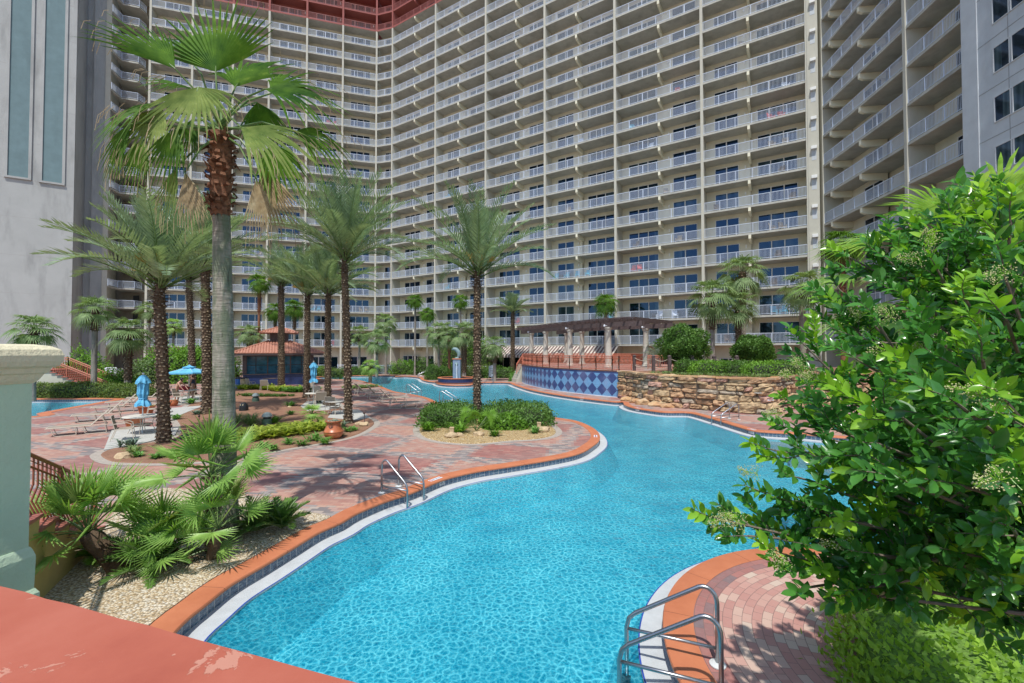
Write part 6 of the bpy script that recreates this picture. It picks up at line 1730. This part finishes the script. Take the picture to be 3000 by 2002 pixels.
# ------------------------------------------------------------------ pool ladders
def ladder(label, P0, dirn, width=.57, reach=.93, Hh=.86, low=.30, flanges=True, name='pool_ladder', steps=3):
    """P0: foot of the first rail on the deck; dirn: horizontal unit vector towards the water; second rail to its left"""
    d = Vector((dirn[0], dirn[1], 0)).normalized(); rz = atan2(d.y, d.x)
    t = thing(name, label, 'pool ladder', P0, rz, 'steel pool ladders')
    for y in (0, width):
        mb = MB(); pts = [(0, y, 0), (0, y, Hh-.22)]
        for k in range(1, 7):
            a = pi-(pi*.62)*k/6; pts.append((.13+.13*cos(a), y, Hh-.22+.13*sin(a)*1.25))
        pts += [(reach-.10, y, low+.08), (reach-.03, y, low+.01), (reach, y, low-.10), (reach, y, -1.15)]
        mb.tube(pts, .024, 10); mb.build('handrail', M['steel'], t, smooth=True)
        mb = MB(); mb.tube([(0, y, .185), (reach, y, .185)], .019, 8); mb.build('tie_bar', M['steel'], t, smooth=True)
        if flanges: mb = MB(); mb.lathe([(.085, 0), (.085, .012), (.045, .028), (.03, .03)], (0, y, .012), 18); mb.build('flange', M['polew'], t)
    for k in range(steps): mb = MB(); mb.box((reach, width/2, -.36-.26*k), (.10, width, .035)); mb.build('tread', M['steel'], t)
    return t
a, b = G(1118, 1446), G(1168, 1427); dl = (b-a).normalized()
ladder('steel pool ladder on the curved deck in the middle foreground', a, (dl.y, -dl.x), width=(b-a).length, reach=.80)
for c in (1,):
    far, near = Vector((2.22, 4.86, 0)), Vector((2.04, 4.30, 0)); dn = Vector((-.91, .36, 0)).normalized()
    ladder('large steel pool ladder nearest the camera on the brick apron', far, (dn.x, dn.y), width=(far-near).length, reach=.96, Hh=.88)
p = G(1190, 1156); q_ = G(1196, 1158); ladder('steel pool ladder beside the right group of loungers', p, (.93, -.36), reach=1.0)
p = Vector((XU(1288, 28.6), 28.6, 0)); ladder('pool ladder half hidden behind the island hedge', p, (.97, -.25), reach=1.0)
a, b = G(2137, 1227), G(2159, 1233); ladder('steel pool ladder on the right bank in front of the rock wall', a, (-.93, -.36), reach=1.15, width=.57)
p = G(1250, 1105); ladder('tiny distant pool ladder left of the round pool shrub', p, (-.9, -.45), reach=1.2)
t = thing('stair_handrail', 'slender steel handrail entering the water right of the fountain', 'handrail', G(1446, 1121)); mb = MB()
mb.tube([(0, 0, 0), (0, 0, .95), (-.15, -.1, 1.02), (-.9, -2.4, .05), (-.95, -2.5, -.4)], .025, 8); mb.tube([(-.1, -.1, 0), (-.05, -.05, .9)], .02, 6); mb.build('rail', M['steel'], t)
# ------------------------------------------------------------------ text on the coping and tile band
def text(name, body, size, M4, mt, ext=.0015, sx=1.0):
    cu = bpy.data.curves.new(name+'_c', 'FONT'); cu.body = body; cu.size = size; cu.extrude = ext; cu.align_x = 'CENTER'; cu.align_y = 'CENTER'; cu.space_character = sx
    ob = bpy.data.objects.new(name+'_t', cu); COL.objects.link(ob); dg = bpy.context.evaluated_depsgraph_get()
    me = bpy.data.meshes.new_from_object(ob.evaluated_get(dg)); bpy.data.objects.remove(ob); bpy.data.curves.remove(cu)
    me.materials.clear(); me.materials.append(mt); me.transform(M4); return me
def frame4(o, x, y):
    x = x.normalized(); z = x.cross(y).normalized(); y = z.cross(x)
    return Matrix(((x.x, y.x, z.x, o.x), (x.y, y.y, z.y, o.y), (x.z, y.z, z.z, o.z), (0, 0, 0, 1)))
def nearest(loop, p):
    i = min(range(len(loop)), key=lambda i: (loop[i]-p).length); n = len(loop)
    tt = (loop[(i+1) % n]-loop[i-1]).normalized(); return loop[i], tt, Vector((-tt.y, tt.x, 0))
def marker(u, v, labels, depth='4½ FT', nodive=True):
    c, tt, inn_ = nearest(POOLC, G(u, v)); z = .0155
    t = thing('no_diving_tile', labels[0], 'sign', (0, 0, 0))
    mb = MB(); cc = c-inn_*.17; mb.box((cc.x, cc.y, .0135), (.44, .13, .006), atan2(tt.y, tt.x)); mb.build('tile', M['signw'], t)
    right = -tt if True else tt       # read from the deck-side camera: text runs left to right seen from the water's far side
    cam_r = Vector((1, 0, 0)); right = tt if tt.dot(cam_r) > 0 else -tt; upv = UP.cross(right)
    me = text('lettering', 'NO DIVING', .062, frame4(Vector((cc.x, cc.y, .0178))+right*.05, right, upv), M['ink'], .0008); link('lettering', me, t)
    mb = MB(); s0_ = Vector((cc.x, cc.y, .0178))-right*.16
    ring = [(s0_+right*cos(a)*.045+upv*sin(a)*.045) for a in [2*pi*k/14 for k in range(15)]]; mb.tube(ring, .005, 4); mb.tube([ring[2], ring[9]], .005, 4); mb.build('prohibition_ring', M['inkred'], t)
    d = thing('depth_marker', labels[1], 'sign', (0, 0, 0))
    w = c-inn_*.026+inn_*.0; mb = MB(); ww = w+right*.16; mb.box((ww.x, ww.y, -.095), (.32, .012, .10), atan2(tt.y, tt.x)); mb.build('tile', M['ledge'], d)
    me = text('lettering', depth, .095, frame4(Vector((ww.x, ww.y, -.097))+inn_*.008, right, UP), M['ink'], .001); link('lettering', me, d)
marker(1285, 1404, ('white no diving tile on the orange coping right of the middle ladder', 'depth marker reading four and a half feet below the coping by the middle ladder'))
marker(1748, 1280, ('white no diving tile on the tip of the curved deck', 'depth marker on the tile band at the tip of the curved deck'))
marker(1862, 1196, ('white no diving tile on the coping beside the boulders', 'depth marker on the tile band below the boulders'))
marker(2190, 1258, ('white no diving tile on the right bank coping beyond the ladder', 'depth marker on the right bank tile band beyond the ladder'))
marker(1690, 1167, ('white no diving tile on the coping below the diamond wall', 'depth marker on the tile band below the diamond wall'))
# ------------------------------------------------------------------ loungers, chairs, tables
def make_lounger(label, p, rz, back=50):
    """head end at -x, foot end at +x"""
    t = thing('pool_lounger', label, 'lounger', p, rz, 'sling pool loungers')
    L, W, h = 1.95, .64, .34; hx = -.30
    for y in (-W/2, W/2):
        mb = MB(); mb.tube([(hx, y, h), (L/2, y, h), (L/2+.03, y, h-.03)], .017, 6); mb.build('side_rail', M['frame'], t)
        for x0 in (-.62, .28):
            mb = MB(); mb.tube([(x0-.10, y, h), (x0-.16, y, .03), (x0-.12, y, .012), (x0+.42, y, .012), (x0+.48, y, .05), (x0+.58, y, h)], .015, 6); mb.build('leg', M['frame'], t)
    mb = MB()
    for x in (hx, L/2, -.78): mb.tube([(x, -W/2, h), (x, W/2, h)], .015, 6)
    mb.tube([(-.78, -W/2, h), (hx, -W/2, h)], .015, 6); mb.tube([(-.78, W/2, h), (hx, W/2, h)], .015, 6)
    mb.build('cross_bar', M['frame'], t)
    mb = MB(); mb.box(((hx+L/2)/2, 0, h+.005), (L/2-hx, W-.03, .012)); mb.build('seat_sling', M['sling'], t)
    bl = .80; b = radians(back); d = Vector((-cos(b), 0, sin(b))); o = Vector((hx, 0, h)); mb = MB(); nn = Vector((sin(b), 0, cos(b)))
    vs = [o+Vector((0, s_*(W/2-.02), 0))+d*k+nn*q_ for k in (0, bl) for s_, q_ in ((-1, .006), (1, .006), (1, -.006), (-1, -.006))]
    mb.add(vs, [(0, 1, 2, 3), (7, 6, 5, 4), (0, 4, 5, 1), (1, 5, 6, 2), (2, 6, 7, 3), (3, 7, 4, 0)]); mb.build('back_sling', M['sling'], t)
    mb = MB()
    for y in (-W/2, W/2): mb.tube([o+Vector((0, y, 0)), o+Vector((0, y, 0))+d*bl], .016, 6)
    e = o+d*bl; mb.tube([e+Vector((0, -W/2, 0)), e+Vector((0, W/2, 0))], .016, 6); mb.tube([o+d*.5+Vector((0, -W/2, 0)), (-.75, -W/2, h)], .012, 5); mb.tube([o+d*.5+Vector((0, W/2, 0)), (-.75, W/2, h)], .012, 5)
    mb.build('back_frame', M['frame'], t); return t
lg = [(238,1271,'pool lounger nearest the camera on the left deck'),(292,1233,'second lounger from the front on the left deck beside the side pool'),(338,1208,'third lounger of the left row, behind the closed blue umbrella'),(372,1192,'fourth lounger of the left row'),(428,1178,'farthest lounger of the left row, by the date palm trunk')]
l0 = None
for i, (u, v, lab) in enumerate(lg):
    p = G(u, v); rz = radians(180+40)
    if l0 is None: l0 = make_lounger(lab, p, rz, 48)
    else: dup(l0, p, rz+rnd(-.05, .05), lab)
rg = [(1180,1195,'nearest lounger of the right group by the pool ladder'),(1152,1180,'second lounger from the front in the right group'),(1112,1168,'third lounger of the right group'),(1072,1158,'farthest lounger of the right group beside the palm shadow')]
for i, (u, v, lab) in enumerate(rg): dup(l0, G(u, v), radians(20)+i*.1, lab)
for u, v, lab in ((1152, 1093.5, 'far lounger left of three in front of the low hedge'), (1197, 1092.5, 'far lounger in the middle of three in front of the low hedge'), (1232, 1093, 'far lounger right of three beside the tiny ladder')):
    dup(l0, G(u, v), radians(205), lab)
dup(l0, G(455, 1103), radians(200), 'distant lounger in front of the white fence on the left')
def make_chair(label, p, rz, sling='sling'):
    t = thing('patio_chair', label, 'chair', p, rz, 'sling patio chairs')    # faces +x
    W = .56; d = .5
    mb = MB(); mb.box((.02, 0, .42), (.48, W-.04, .014), M=Matrix.Rotation(.06, 3, 'Y')); mb.build('seat', M[sling], t)
    mb = MB(); mb.box((-.30, 0, .68), (.014, W-.04, .50), M=Matrix.Rotation(-.24, 3, 'Y')); mb.build('backrest', M[sling], t)
    for y in (-W/2, W/2):
        mb = MB(); mb.tube([(-.36, y, .92), (-.24, y, .42), (-.38, y, .0)], .014, 6); mb.build('rear_leg', M['frame'], t)
        mb = MB(); mb.tube([(.30, y, 0), (.24, y, .42), (.22, y, .60), (.10, y, .66), (-.28, y, .63)], .014, 6); mb.build('armrest', M['frame'], t)
        mb = MB(); mb.tube([(-.24, y, .42), (.25, y, .42)], .013, 6); mb.build('side_rail', M['frame'], t)
    mb = MB(); mb.tube([(-.36, -W/2, .92), (-.36, W/2, .92)], .014, 6); mb.tube([(.25, -W/2, .42), (.25, W/2, .42)], .012, 6); mb.build('cross_bar', M['frame'], t); return t
c0 = make_chair('patio chair with its back to the camera at the table by the first date palm', G(364, 1288, .044), radians(35))
for u, v, rz, lab, z in ((452, 1222, 215, 'patio chair half hidden behind the trunk of the first date palm', .044), (528, 1181, 0, 'patio chair with pale arms left of the open umbrella table', .044), (588, 1176, 180, 'patio chair right of the open umbrella table', .044),
        (938, 1194, 120, 'dark patio chair in front of the closed umbrella table in the mulch', .044), (920, 1172, 270, 'patio chair behind the table with the closed far umbrella', .044), (975, 1212, 85, 'patio chair between the last two big palm trunks', .044), (905, 1150, 290, 'patio chair furthest back by the right corner of the pool bar', 0),
        (735, 1140, 60, 'chair at the dark table beside the pool bar', 0), (775, 1145, 110, 'second chair at the dark table beside the pool bar', 0)):
    dup(c0, G(u, v, z), radians(rz), lab)
def make_table(label, p, r=.55, h=.70, top='tabletop', leg='frame'):
    t = thing('patio_table', label, 'table', p, 0, 'round patio tables')
    mb = MB(); mb.lathe([(.01, h), (r*.96, h), (r, h-.012), (r, h-.035), (r*.96, h-.045), (.01, h-.045)], n=32, cap=False); mb.build('tabletop', M[top], t)
    for k in range(4):
        a = k*pi/2+.5; mb = MB(); mb.tube([(cos(a)*r*.72, sin(a)*r*.72, 0), (cos(a)*r*.45, sin(a)*r*.45, .35), (cos(a)*r*.62, sin(a)*r*.62, h-.04)], .014, 6); mb.build('leg', M[leg], t)
    mb = MB(); mb.lathe([(r*.50, .33), (r*.53, .33), (r*.53, .36), (r*.50, .36)], n=20); mb.build('ring', M[leg], t); return t
T1 = G(417, 1268, .044); make_table('round patio table with the closed blue umbrella beside the first date palm', T1, .66)
T2 = G(553, 1173, .044); make_table('round patio table under the open blue umbrella', T2, .6)
T3 = G(918, 1184, .044); make_table('round patio table with the closed umbrella among the right palms', T3, .5)
T4 = G(980, 1214, .044); make_table('patio table between the last two big palm trunks', T4, .48)
make_table('dark round table beside the pool bar', G(790, 1140), .6, .95, 'wood', 'black_pl')
make_table('small patio table at the right corner of the pool bar', G(912, 1144), .45)
def umbrella_closed(label, p, zt=2.35, zb=1.15):
    t = thing('closed_umbrella', label, 'umbrella', p)
    mb = MB(); mb.tube([(0, 0, 0), (0, 0, zt+.03)], .022, 8); mb.build('pole', M['polew'], t)
    mb = MB(); mb.lathe([(.02, zt+.02), (.045, zt+.04), (.04, zt+.08), (.01, zt+.1)], n=10); mb.build('finial', M['polew'], t)
    random.seed(int(p.x*100)); mb = MB(); n = 32; vs = []; prof = [(0, .05), (.05, .13), (.18, .22), (.26, .24), (.28, .18), (.45, .16), (.62, .17), (.74, .12), (.80, .12), (.92, .22), (1, .24)]
    for f, r in prof:
        for k in range(n):
            a = 2*pi*k/n; rr = r*(1+.22*sin(a*8+f*2)*min(1, f*3)+rnd(-.03, .03)); vs.append((rr*cos(a)*1.0, rr*sin(a), zt-(zt-zb)*f+(.04*sin(a*4) if f > .9 or abs(f-.26) < .01 else 0)))
    m = len(prof); mb.add(vs, [(i*n+(k+1) % n, i*n+k, (i+1)*n+k, (i+1)*n+(k+1) % n) for i in range(m-1) for k in range(n)]); mb.build('canopy', M['bluecloth'], t)
    mb = MB(); mb.lathe([(.135, zb+(zt-zb)*.22), (.145, zb+(zt-zb)*.24), (.135, zb+(zt-zb)*.26)], n=16, cap=False); mb.build('tie_strap', M['bluecloth'], t); return t
umbrella_closed('closed sky blue umbrella standing in the table by the first date palm', T1, 2.36, 1.10)
umbrella_closed('closed sky blue umbrella between the date palms right of the pool bar', T3, 2.62, 1.38)
t = thing('open_umbrella', 'open sky blue umbrella shading two people at a table', 'umbrella', T2)
mb = MB(); mb.tube([(0, 0, 0), (0, 0, 2.42)], .022, 8); mb.build('pole', M['polew'], t)
def canopy(mb, r, z0, z1, n=8, val=.10):
    for k in range(n):
        a, b = 2*pi*k/n, 2*pi*(k+1)/n; A_ = Vector((r*cos(a), r*sin(a), z0)); B_ = Vector((r*cos(b), r*sin(b), z0)); C_ = Vector((0, 0, z1)); m = 5; rows = []
        for i in range(m+1):
            f = i/m; P_ = C_.lerp(A_, f); Q_ = C_.lerp(B_, f); sag = Vector((0, 0, -.05*sin(pi*f))); rows += [P_+sag, P_.lerp(Q_, .5)+sag*1.8-UP*.02*f, Q_+sag]
        rows += [A_-UP*val, A_.lerp(B_, .5)-UP*(val+.02), B_-UP*val]
        mb.add(rows, [(i*3+j, (i+1)*3+j, (i+1)*3+j+1, i*3+j+1) for i in range(m+1) for j in range(2)])
mb = MB(); canopy(mb, 1.22, 1.92, 2.32); mb.build('canopy', M['bluecloth'], t)
mb = MB(); canopy(mb, .38, 2.26, 2.42, val=.04); mb.build('vent', M['bluecloth'], t)
mb = MB()
for k in range(8): a = 2*pi*k/8; mb.tube([(0, 0, 2.28), (1.2*cos(a), 1.2*sin(a), 1.90)], .009, 4)
mb.build('rib', M['polew'], t)
# pots
def pot(label, p, prof, plant, seed, pr, L=.35, mt='terracotta', handle=False, n=260, w=.02):
    t = thing('plant_pot', label, 'plant pot', p); mb = MB(); mb.lathe(prof, n=32, cap=False); mb.build('pot', M[mt], t, smooth=True)
    z = prof[-1][1]-.05; mb = MB(); mb.lathe([(prof[-2][0]*.8, z), (.01, z)], n=20, cap=False); mb.build('soil', M['mulch'], t)
    random.seed(seed); mb = MB()
    for i in range(n//9): a = rnd(0, 6.28); r = pr*sqrt(rnd(0, 1)); strappy(mb, Vector((r*cos(a), r*sin(a), z)), 9, L, w)
    mb.build('foliage', M[plant], t)
    if handle:
        mb = MB(); q = [Vector((-.07+.07*k_, -.285-.02*(1-abs(k_-1)), .50-.06*(1-(k_-1)**2))) for k_ in (0, .4, .8, 1.2, 1.6, 2)]; mb.tube(q, .014, 6)
        mb.lathe([(.05, 0), (.04, .02), (.0, .03)], (0, 0, 0), 8); mb.build('handle', M['wood'], t)
    return t
big = [(.20, 0), (.27, .04), (.335, .13), (.36, .22), (.355, .255), (.37, .262), (.37, .275), (.345, .285), (.31, .38), (.268, .47), (.25, .54), (.26, .60), (.30, .64), (.315, .655), (.31, .68), (.28, .68), (.27, .60)]
pot('glossy terracotta pot with a lug handle on the edge of the mulch bed', G(977, 1284, .035), big, 'silver', 1, .20, .26, handle=True, n=420)
sm_ = [(.24, 0), (.30, .2), (.36, .42), (.40, .44), (.40, .50), (.36, .50), (.34, .44)]
pot('wide terracotta pot with low greenery behind the patio table', G(392, 1252), sm_, 'grass', 2, .34, .22, n=500)
pot('terracotta pot behind the closed umbrella, further back', G(428, 1217), sm_, 'grass', 3, .3, .25, n=400)
pot('small glazed pot hidden by the first date palm trunk', G(508, 1190), [(.16, 0), (.24, .12), (.25, .26), (.2, .34), (.22, .38), (.19, .38), (.17, .32)], 'strap', 4, .08, .2, n=60)
# bins by the bar
for u, v, mt, lab in ((700, 1137, 'bluepl', 'dark blue waste bin left of the pool bar'), (715, 1138, 'rock', 'round stone litter bin beside the blue bin')):
    a = MB(); a.lathe([(.28, 0), (.32, .85)], n=16); b = MB(); b.lathe([(.34, .85), (.34, .92), (.2, 1.0), (.05, 1.02)], n=16); gthing('litter_bin', lab, 'bin', G(u, v), [('body', a, M[mt]), ('lid', b, M['black_pl'])])
a = MB(); a.box((0, 0, .22), (.6, .38, .44)); b = MB(); b.box((0, 0, .47), (.62, .40, .06)); c = MB(); c.tube([(-.3, 0, .4), (-.28, 0, .62), (.28, 0, .62), (.3, 0, .4)], .014, 5)
gthing('cool_box', 'blue cool box with a white lid on the far deck', 'cool box', G(994, 1096), [('body', a, M['bluepl']), ('lid', b, M['signw']), ('handle', c, M['signw'])])
random.seed(77); a = MB()
for i in range(60): strappy(a, Vector((rnd(-.6, .6), rnd(-.3, .3), .3)), 5, .3, .05)
o = a.build('flower_clump', M['pinkfl'], loc=G(978, 1095)); tag(o, 'clump of pink flowers beside the blue cool box', 'flowers')
# red bag on the table
mb = MB(); mb.lathe([(.20, 0), (.24, .08), (.22, .2), (.12, .27), (.03, .28)], n=12); mb.v = [(x*1.5, y*.8, z) for x, y, z in mb.v]
t = thing('beach_bag', 'dark red beach bag lying on the umbrella table', 'bag', T2+Vector((-.2, -.15, .70))); mb.build('bag_body', M['redcloth'], t); mb = MB(); mb.tube([(-.2, 0, .2), (-.1, 0, .38), (.1, 0, .38), (.2, 0, .2)], .012, 5); mb.build('bag_handle', M['redcloth'], t)
# ------------------------------------------------------------------ people
def skinmesh(name, J, E, mt, parent, sub=2):
    """J: name -> (x, y, z, r); E: edges; one continuous skinned surface"""
    names = list(J); me = bpy.data.meshes.new(name); me.from_pydata([J[k][:3] for k in names], [(names.index(a), names.index(b)) for a, b in E], [])
    o = bpy.data.objects.new(name, me); COL.objects.link(o)
    md = o.modifiers.new('skin', 'SKIN'); md.use_smooth_shade = True; md.branch_smoothing = .4
    sv = me.skin_vertices[0].data
    for i, k in enumerate(names): r = J[k][3]; sv[i].radius = (r, r) if not isinstance(r, tuple) else r
    sv[0].use_root = True
    ms = o.modifiers.new('sub', 'SUBSURF'); ms.levels = sub; ms.render_levels = sub
    dg = bpy.context.evaluated_depsgraph_get(); m2 = bpy.data.meshes.new_from_object(o.evaluated_get(dg)); bpy.data.objects.remove(o)
    m2.materials.clear(); m2.materials.append(mt)
    return link(name, m2, parent)
def person(label, p, rz, pose, skin, hair, cloth):
    t = thing('person', label, 'person', p, rz)
    J = dict(pel=(0, 0, .92, (.145, .11)), wai=(.02, 0, 1.08, (.125, .095)), che=(.05, 0, 1.28, (.155, .105)), nec=(.07, 0, 1.44, .055), hea=(.10, 0, 1.56, (.075, .092)), crn=(.10, 0, 1.64, (.06, .07)), nos=(.19, 0, 1.555, .014))
    E = [('pel', 'wai'), ('wai', 'che'), ('che', 'nec'), ('nec', 'hea'), ('hea', 'crn'), ('hea', 'nos')]
    for s, n in ((-1, 'r'), (1, 'l')):
        q = pose[n]
        J['sh'+n] = (.05, s*.175, 1.36, .055); J['el'+n] = q[0]+(.038,); J['wr'+n] = q[1]+(.024,); J['pa'+n] = q[2]+(.032,)
        E += [('che', 'sh'+n), ('sh'+n, 'el'+n), ('el'+n, 'wr'+n), ('wr'+n, 'pa'+n)]
        w = Vector(q[2]); d = (w-Vector(q[1])).normalized(); sd_ = d.cross(UP).normalized() if abs(d.z) < .95 else Vector((0, 1, 0))
        for k in range(4):
            l = (.062, .075, .07, .055)[k]; o = w+sd_*(k-1.5)*.019+d*.02; a = o+d*l*.6-UP*.004; b = a+d*l*.4-UP*.018
            J['f%s%d' % (n, k)] = tuple(a)+(.008,); J['g%s%d' % (n, k)] = tuple(b)+(.006,); E += [('pa'+n, 'f%s%d' % (n, k)), ('f%s%d' % (n, k), 'g%s%d' % (n, k))]
        o = Vector(q[1]).lerp(w, .5)+sd_*(-s)*.04; J['t'+n] = tuple(o+d*.03)+(.009,); E += [('wr'+n, 't'+n)]
        l = pose['leg'+n]
        J['hi'+n] = (0, s*.09, .86, .095); J['kn'+n] = l[0]+(.058,); J['an'+n] = l[1]+(.036,); J['he'+n] = (l[1][0]-.04, l[1][1], .035, .03); J['to'+n] = (l[1][0]+.15, l[1][1]+s*.02, .028, .028)
        E += [('pel', 'hi'+n), ('hi'+n, 'kn'+n), ('kn'+n, 'an'+n), ('an'+n, 'he'+n), ('an'+n, 'to'+n)]
    if 'bend' in pose:      # lean the upper body forward about the hips
        b = pose['bend']
        for k_, v in list(J.items()):
            if v[2] > .95 or k_[0] in 'fgtpwe' and k_ not in ('tor', 'tol') and not k_.startswith('he'):
                x, z = v[0], v[2]-.95
                if v[2] > .6: J[k_] = (x*cos(b)+z*sin(b), v[1], .95-x*sin(b)+z*cos(b), v[3])
    body = skinmesh('body', J, E, skin, t)
    hx, hy, hz = J['crn'][:3]; mb = MB()
    bm = bmesh.new(); bmesh.ops.create_icosphere(bm, subdivisions=3, radius=.105)
    for v in bm.verts:
        if v.co.x > .03 and v.co.z < .03: v.co.x = .03
        v.co.z *= 1.05
        if v.co.z < 0: v.co.z *= pose.get('hairlen', 1)
    me = bpy.data.meshes.new('hair'); bm.to_mesh(me); bm.free(); me.materials.append(hair); link('hair', me, t, (hx-.025, hy, hz-.035))
    for nm, keys, E2, grow, mt in cloth:
        J2 = {}
        for k_ in keys:
            v = J[k_] if k_ in J else None
            r = v[3]; r = tuple(a+grow for a in r) if isinstance(r, tuple) else r+grow; J2[k_] = v[:3]+(r,)
        skinmesh(nm, J2, E2, mt, t)
    return t
pose1 = dict(r=((.26, -.24, 1.20), (.48, -.20, 1.05), (.55, -.19, 1.02)), l=((.28, .22, 1.24), (.50, .16, 1.12), (.57, .15, 1.09)), legr=((.03, -.11, .48), (-.02, -.12, .08)), legl=((.06, .11, .48), (.02, .13, .08)), bend=.38, hairlen=1.2)
person('person in a charcoal swimsuit leaning over the table under the open umbrella', G(516, 1180, .044), radians(8), pose1, M['skin'], M['hair'],
  [('swim_bottom', ('pel', 'hir', 'hil', 'wai'), [('pel', 'hir'), ('pel', 'hil'), ('pel', 'wai')], .012, M['bikini']), ('swim_top', ('che', 'shr', 'shl'), [('che', 'shr'), ('che', 'shl')], .006, M['bikini'])][:1])
pose2 = dict(r=((.10, -.26, 1.12), (.28, -.14, 1.22), (.33, -.10, 1.28)), l=((.10, .26, 1.12), (.28, .14, 1.20), (.33, .10, 1.26)), legr=((.02, -.10, .48), (0, -.11, .08)), legl=((.02, .10, .48), (0, .12, .08)), hairlen=1.5)
person('person in a navy dress standing behind the umbrella table with hands raised', G(566, 1167, .044), radians(200), pose2, M['skin2'], M['hair2'],
  [('navy_dress', ('pel', 'wai', 'che', 'shr', 'shl', 'hir', 'hil'), [('pel', 'wai'), ('wai', 'che'), ('che', 'shr'), ('che', 'shl'), ('pel', 'hir'), ('pel', 'hil')], .03, M['navycloth'])])
# ------------------------------------------------------------------ balcony furniture
random.seed(400)
def bal_chair(name, mt, label):
    t = thing(name, label, 'chair', (0, 0, 0), 0, 'chairs on the balconies')
    mb = MB(); mb.box((0, 0, .40), (.55, .5, .06)); mb.box((0, .26, .72), (.55, .06, .62), M=Matrix.Rotation(-.2, 3, 'X'))
    mb.build('seat_and_back', mt, t); mb = MB()
    for x in (-.26, .26):
        for y in (-.22, .22): mb.box((x, y, .2), (.05, .05, .40))
        mb.box((x, 0, .60), (.07, .55, .04)); mb.box((x, -.24, .5), (.04, .04, .2))
    mb.build('chair_frame', mt, t); return t
kinds = {'blue': mat('turquoise_chair_paint', (.05, .35, .50), .5), 'red': mat('red_chair_paint', (.50, .04, .04), .5), 'tan': M['sling'], 'white': M['white'], 'dark': mat('dark_wicker', (.10, .07, .05), .8)}
protos = {}
wordy = {'blue': 'turquoise', 'red': 'red', 'tan': 'beige', 'white': 'white', 'dark': 'dark'}
bayn = ['first', 'second', 'third', 'fourth', 'fifth', 'sixth']; flo = ['lowest', 'second', 'third', 'fourth', 'fifth', 'sixth', 'seventh', 'eighth', 'ninth', 'tenth', 'eleventh', 'twelfth']
lst = [(3, 3, .08, 'blue'), (3, 3, .26, 'blue'), (3, 3, .44, 'blue'), (3, 3, .6, 'blue'), (4, 10, .75, 'red'), (2, 1, .5, 'red'), (5, 9, .85, 'white'), (5, 7, .7, 'tan'), (5, 7, .84, 'tan'), (5, 5, .1, 'dark'), (5, 5, .9, 'dark'), (4, 1, .5, 'white'), (4, 1, .7, 'white'), (3, 1, .95, 'blue'), (5, 0, .2, 'dark'), (5, 0, .6, 'dark'), (4, 4, .2, 'dark'), (4, 4, .75, 'tan'), (3, 6, .3, 'tan'), (3, 7, .8, 'dark'), (5, 3, .75, 'dark'), (5, 2, .7, 'dark'), (4, 6, .6, 'tan'), (2, 4, .3, 'tan'), (2, 6, .7, 'dark'), (4, 8, .4, 'white'), (5, 11, .4, 'tan'), (3, 9, .5, 'white')]
for bay, fl_, fr_, kd in lst:
    a, b = cA[bay], cA[bay+1]; P, d, n = frA; q = P+d*(a+.5+(b-a-1)*fr_)-n*.85; rz = atan2(n.y, n.x)+pi/2+rnd(-.5, .5)
    lab = '%s chair, %s balcony up, %s bay of long wing, %s part' % (wordy[kd], flo[fl_], bayn[bay], 'left' if fr_ < .45 else ('middle' if fr_ < .65 else 'right'))
    if (bay, fl_) == (3, 3): lab = ['leftmost', 'second', 'third', 'rightmost'][[.08, .26, .44, .6].index(fr_)]+' turquoise chair of four on one low balcony above the canopy'
    if kd not in protos: protos[kd] = bal_chair('balcony_chair', kinds[kd], lab); protos[kd].location = (q.x, q.y, Z0+ST*fl_); protos[kd].rotation_euler.z = rz
    else: dup(protos[kd], (q.x, q.y, Z0+ST*fl_), rz, lab)

random.seed(500); used_ = set((b, f_) for b, f_, _, _ in lst)
fl2 = flo+['thirteenth', 'fourteenth', 'fifteenth']
for k in range(46):
    for tr in range(40):
        wg = 'c' if random.random() < .35 else 'a'; bay = random.randint(1, 5); fl_ = random.randint(0, 13)
        if (wg, bay, fl_) not in used_ and not (wg == 'a' and (bay, fl_) in used_): break
    used_.add((wg, bay, fl_)); cuts, fr = (cA, frA) if wg == 'a' else (cC, frC); a, b = cuts[bay], cuts[bay+1]; P, d, n = fr; kd = random.choice(('tan', 'dark', 'dark', 'white', 'tan', 'blue', 'red'))
    fr_ = random.choice((.15, .8)); rz = atan2(n.y, n.x)+pi/2+rnd(-.7, .7)
    for pair in ((0,) if random.random() < .5 else (0, 1)):
        q = P+d*(a+.5+(b-a-1)*fr_+pair*.9*(1 if fr_ < .5 else -1))-n*rnd(.75, 1.05)
        lab = '%s chair, %s balcony up, %s bay of %s wing, %s%s' % (wordy[kd], fl2[fl_], bayn[bay], 'long' if wg == 'a' else 'left', 'left end' if fr_ < .5 else 'right end', ', inner of two' if pair else '')
        dup(protos[kd], (q.x, q.y, Z0+ST*fl_), rz+pair*.6, lab)
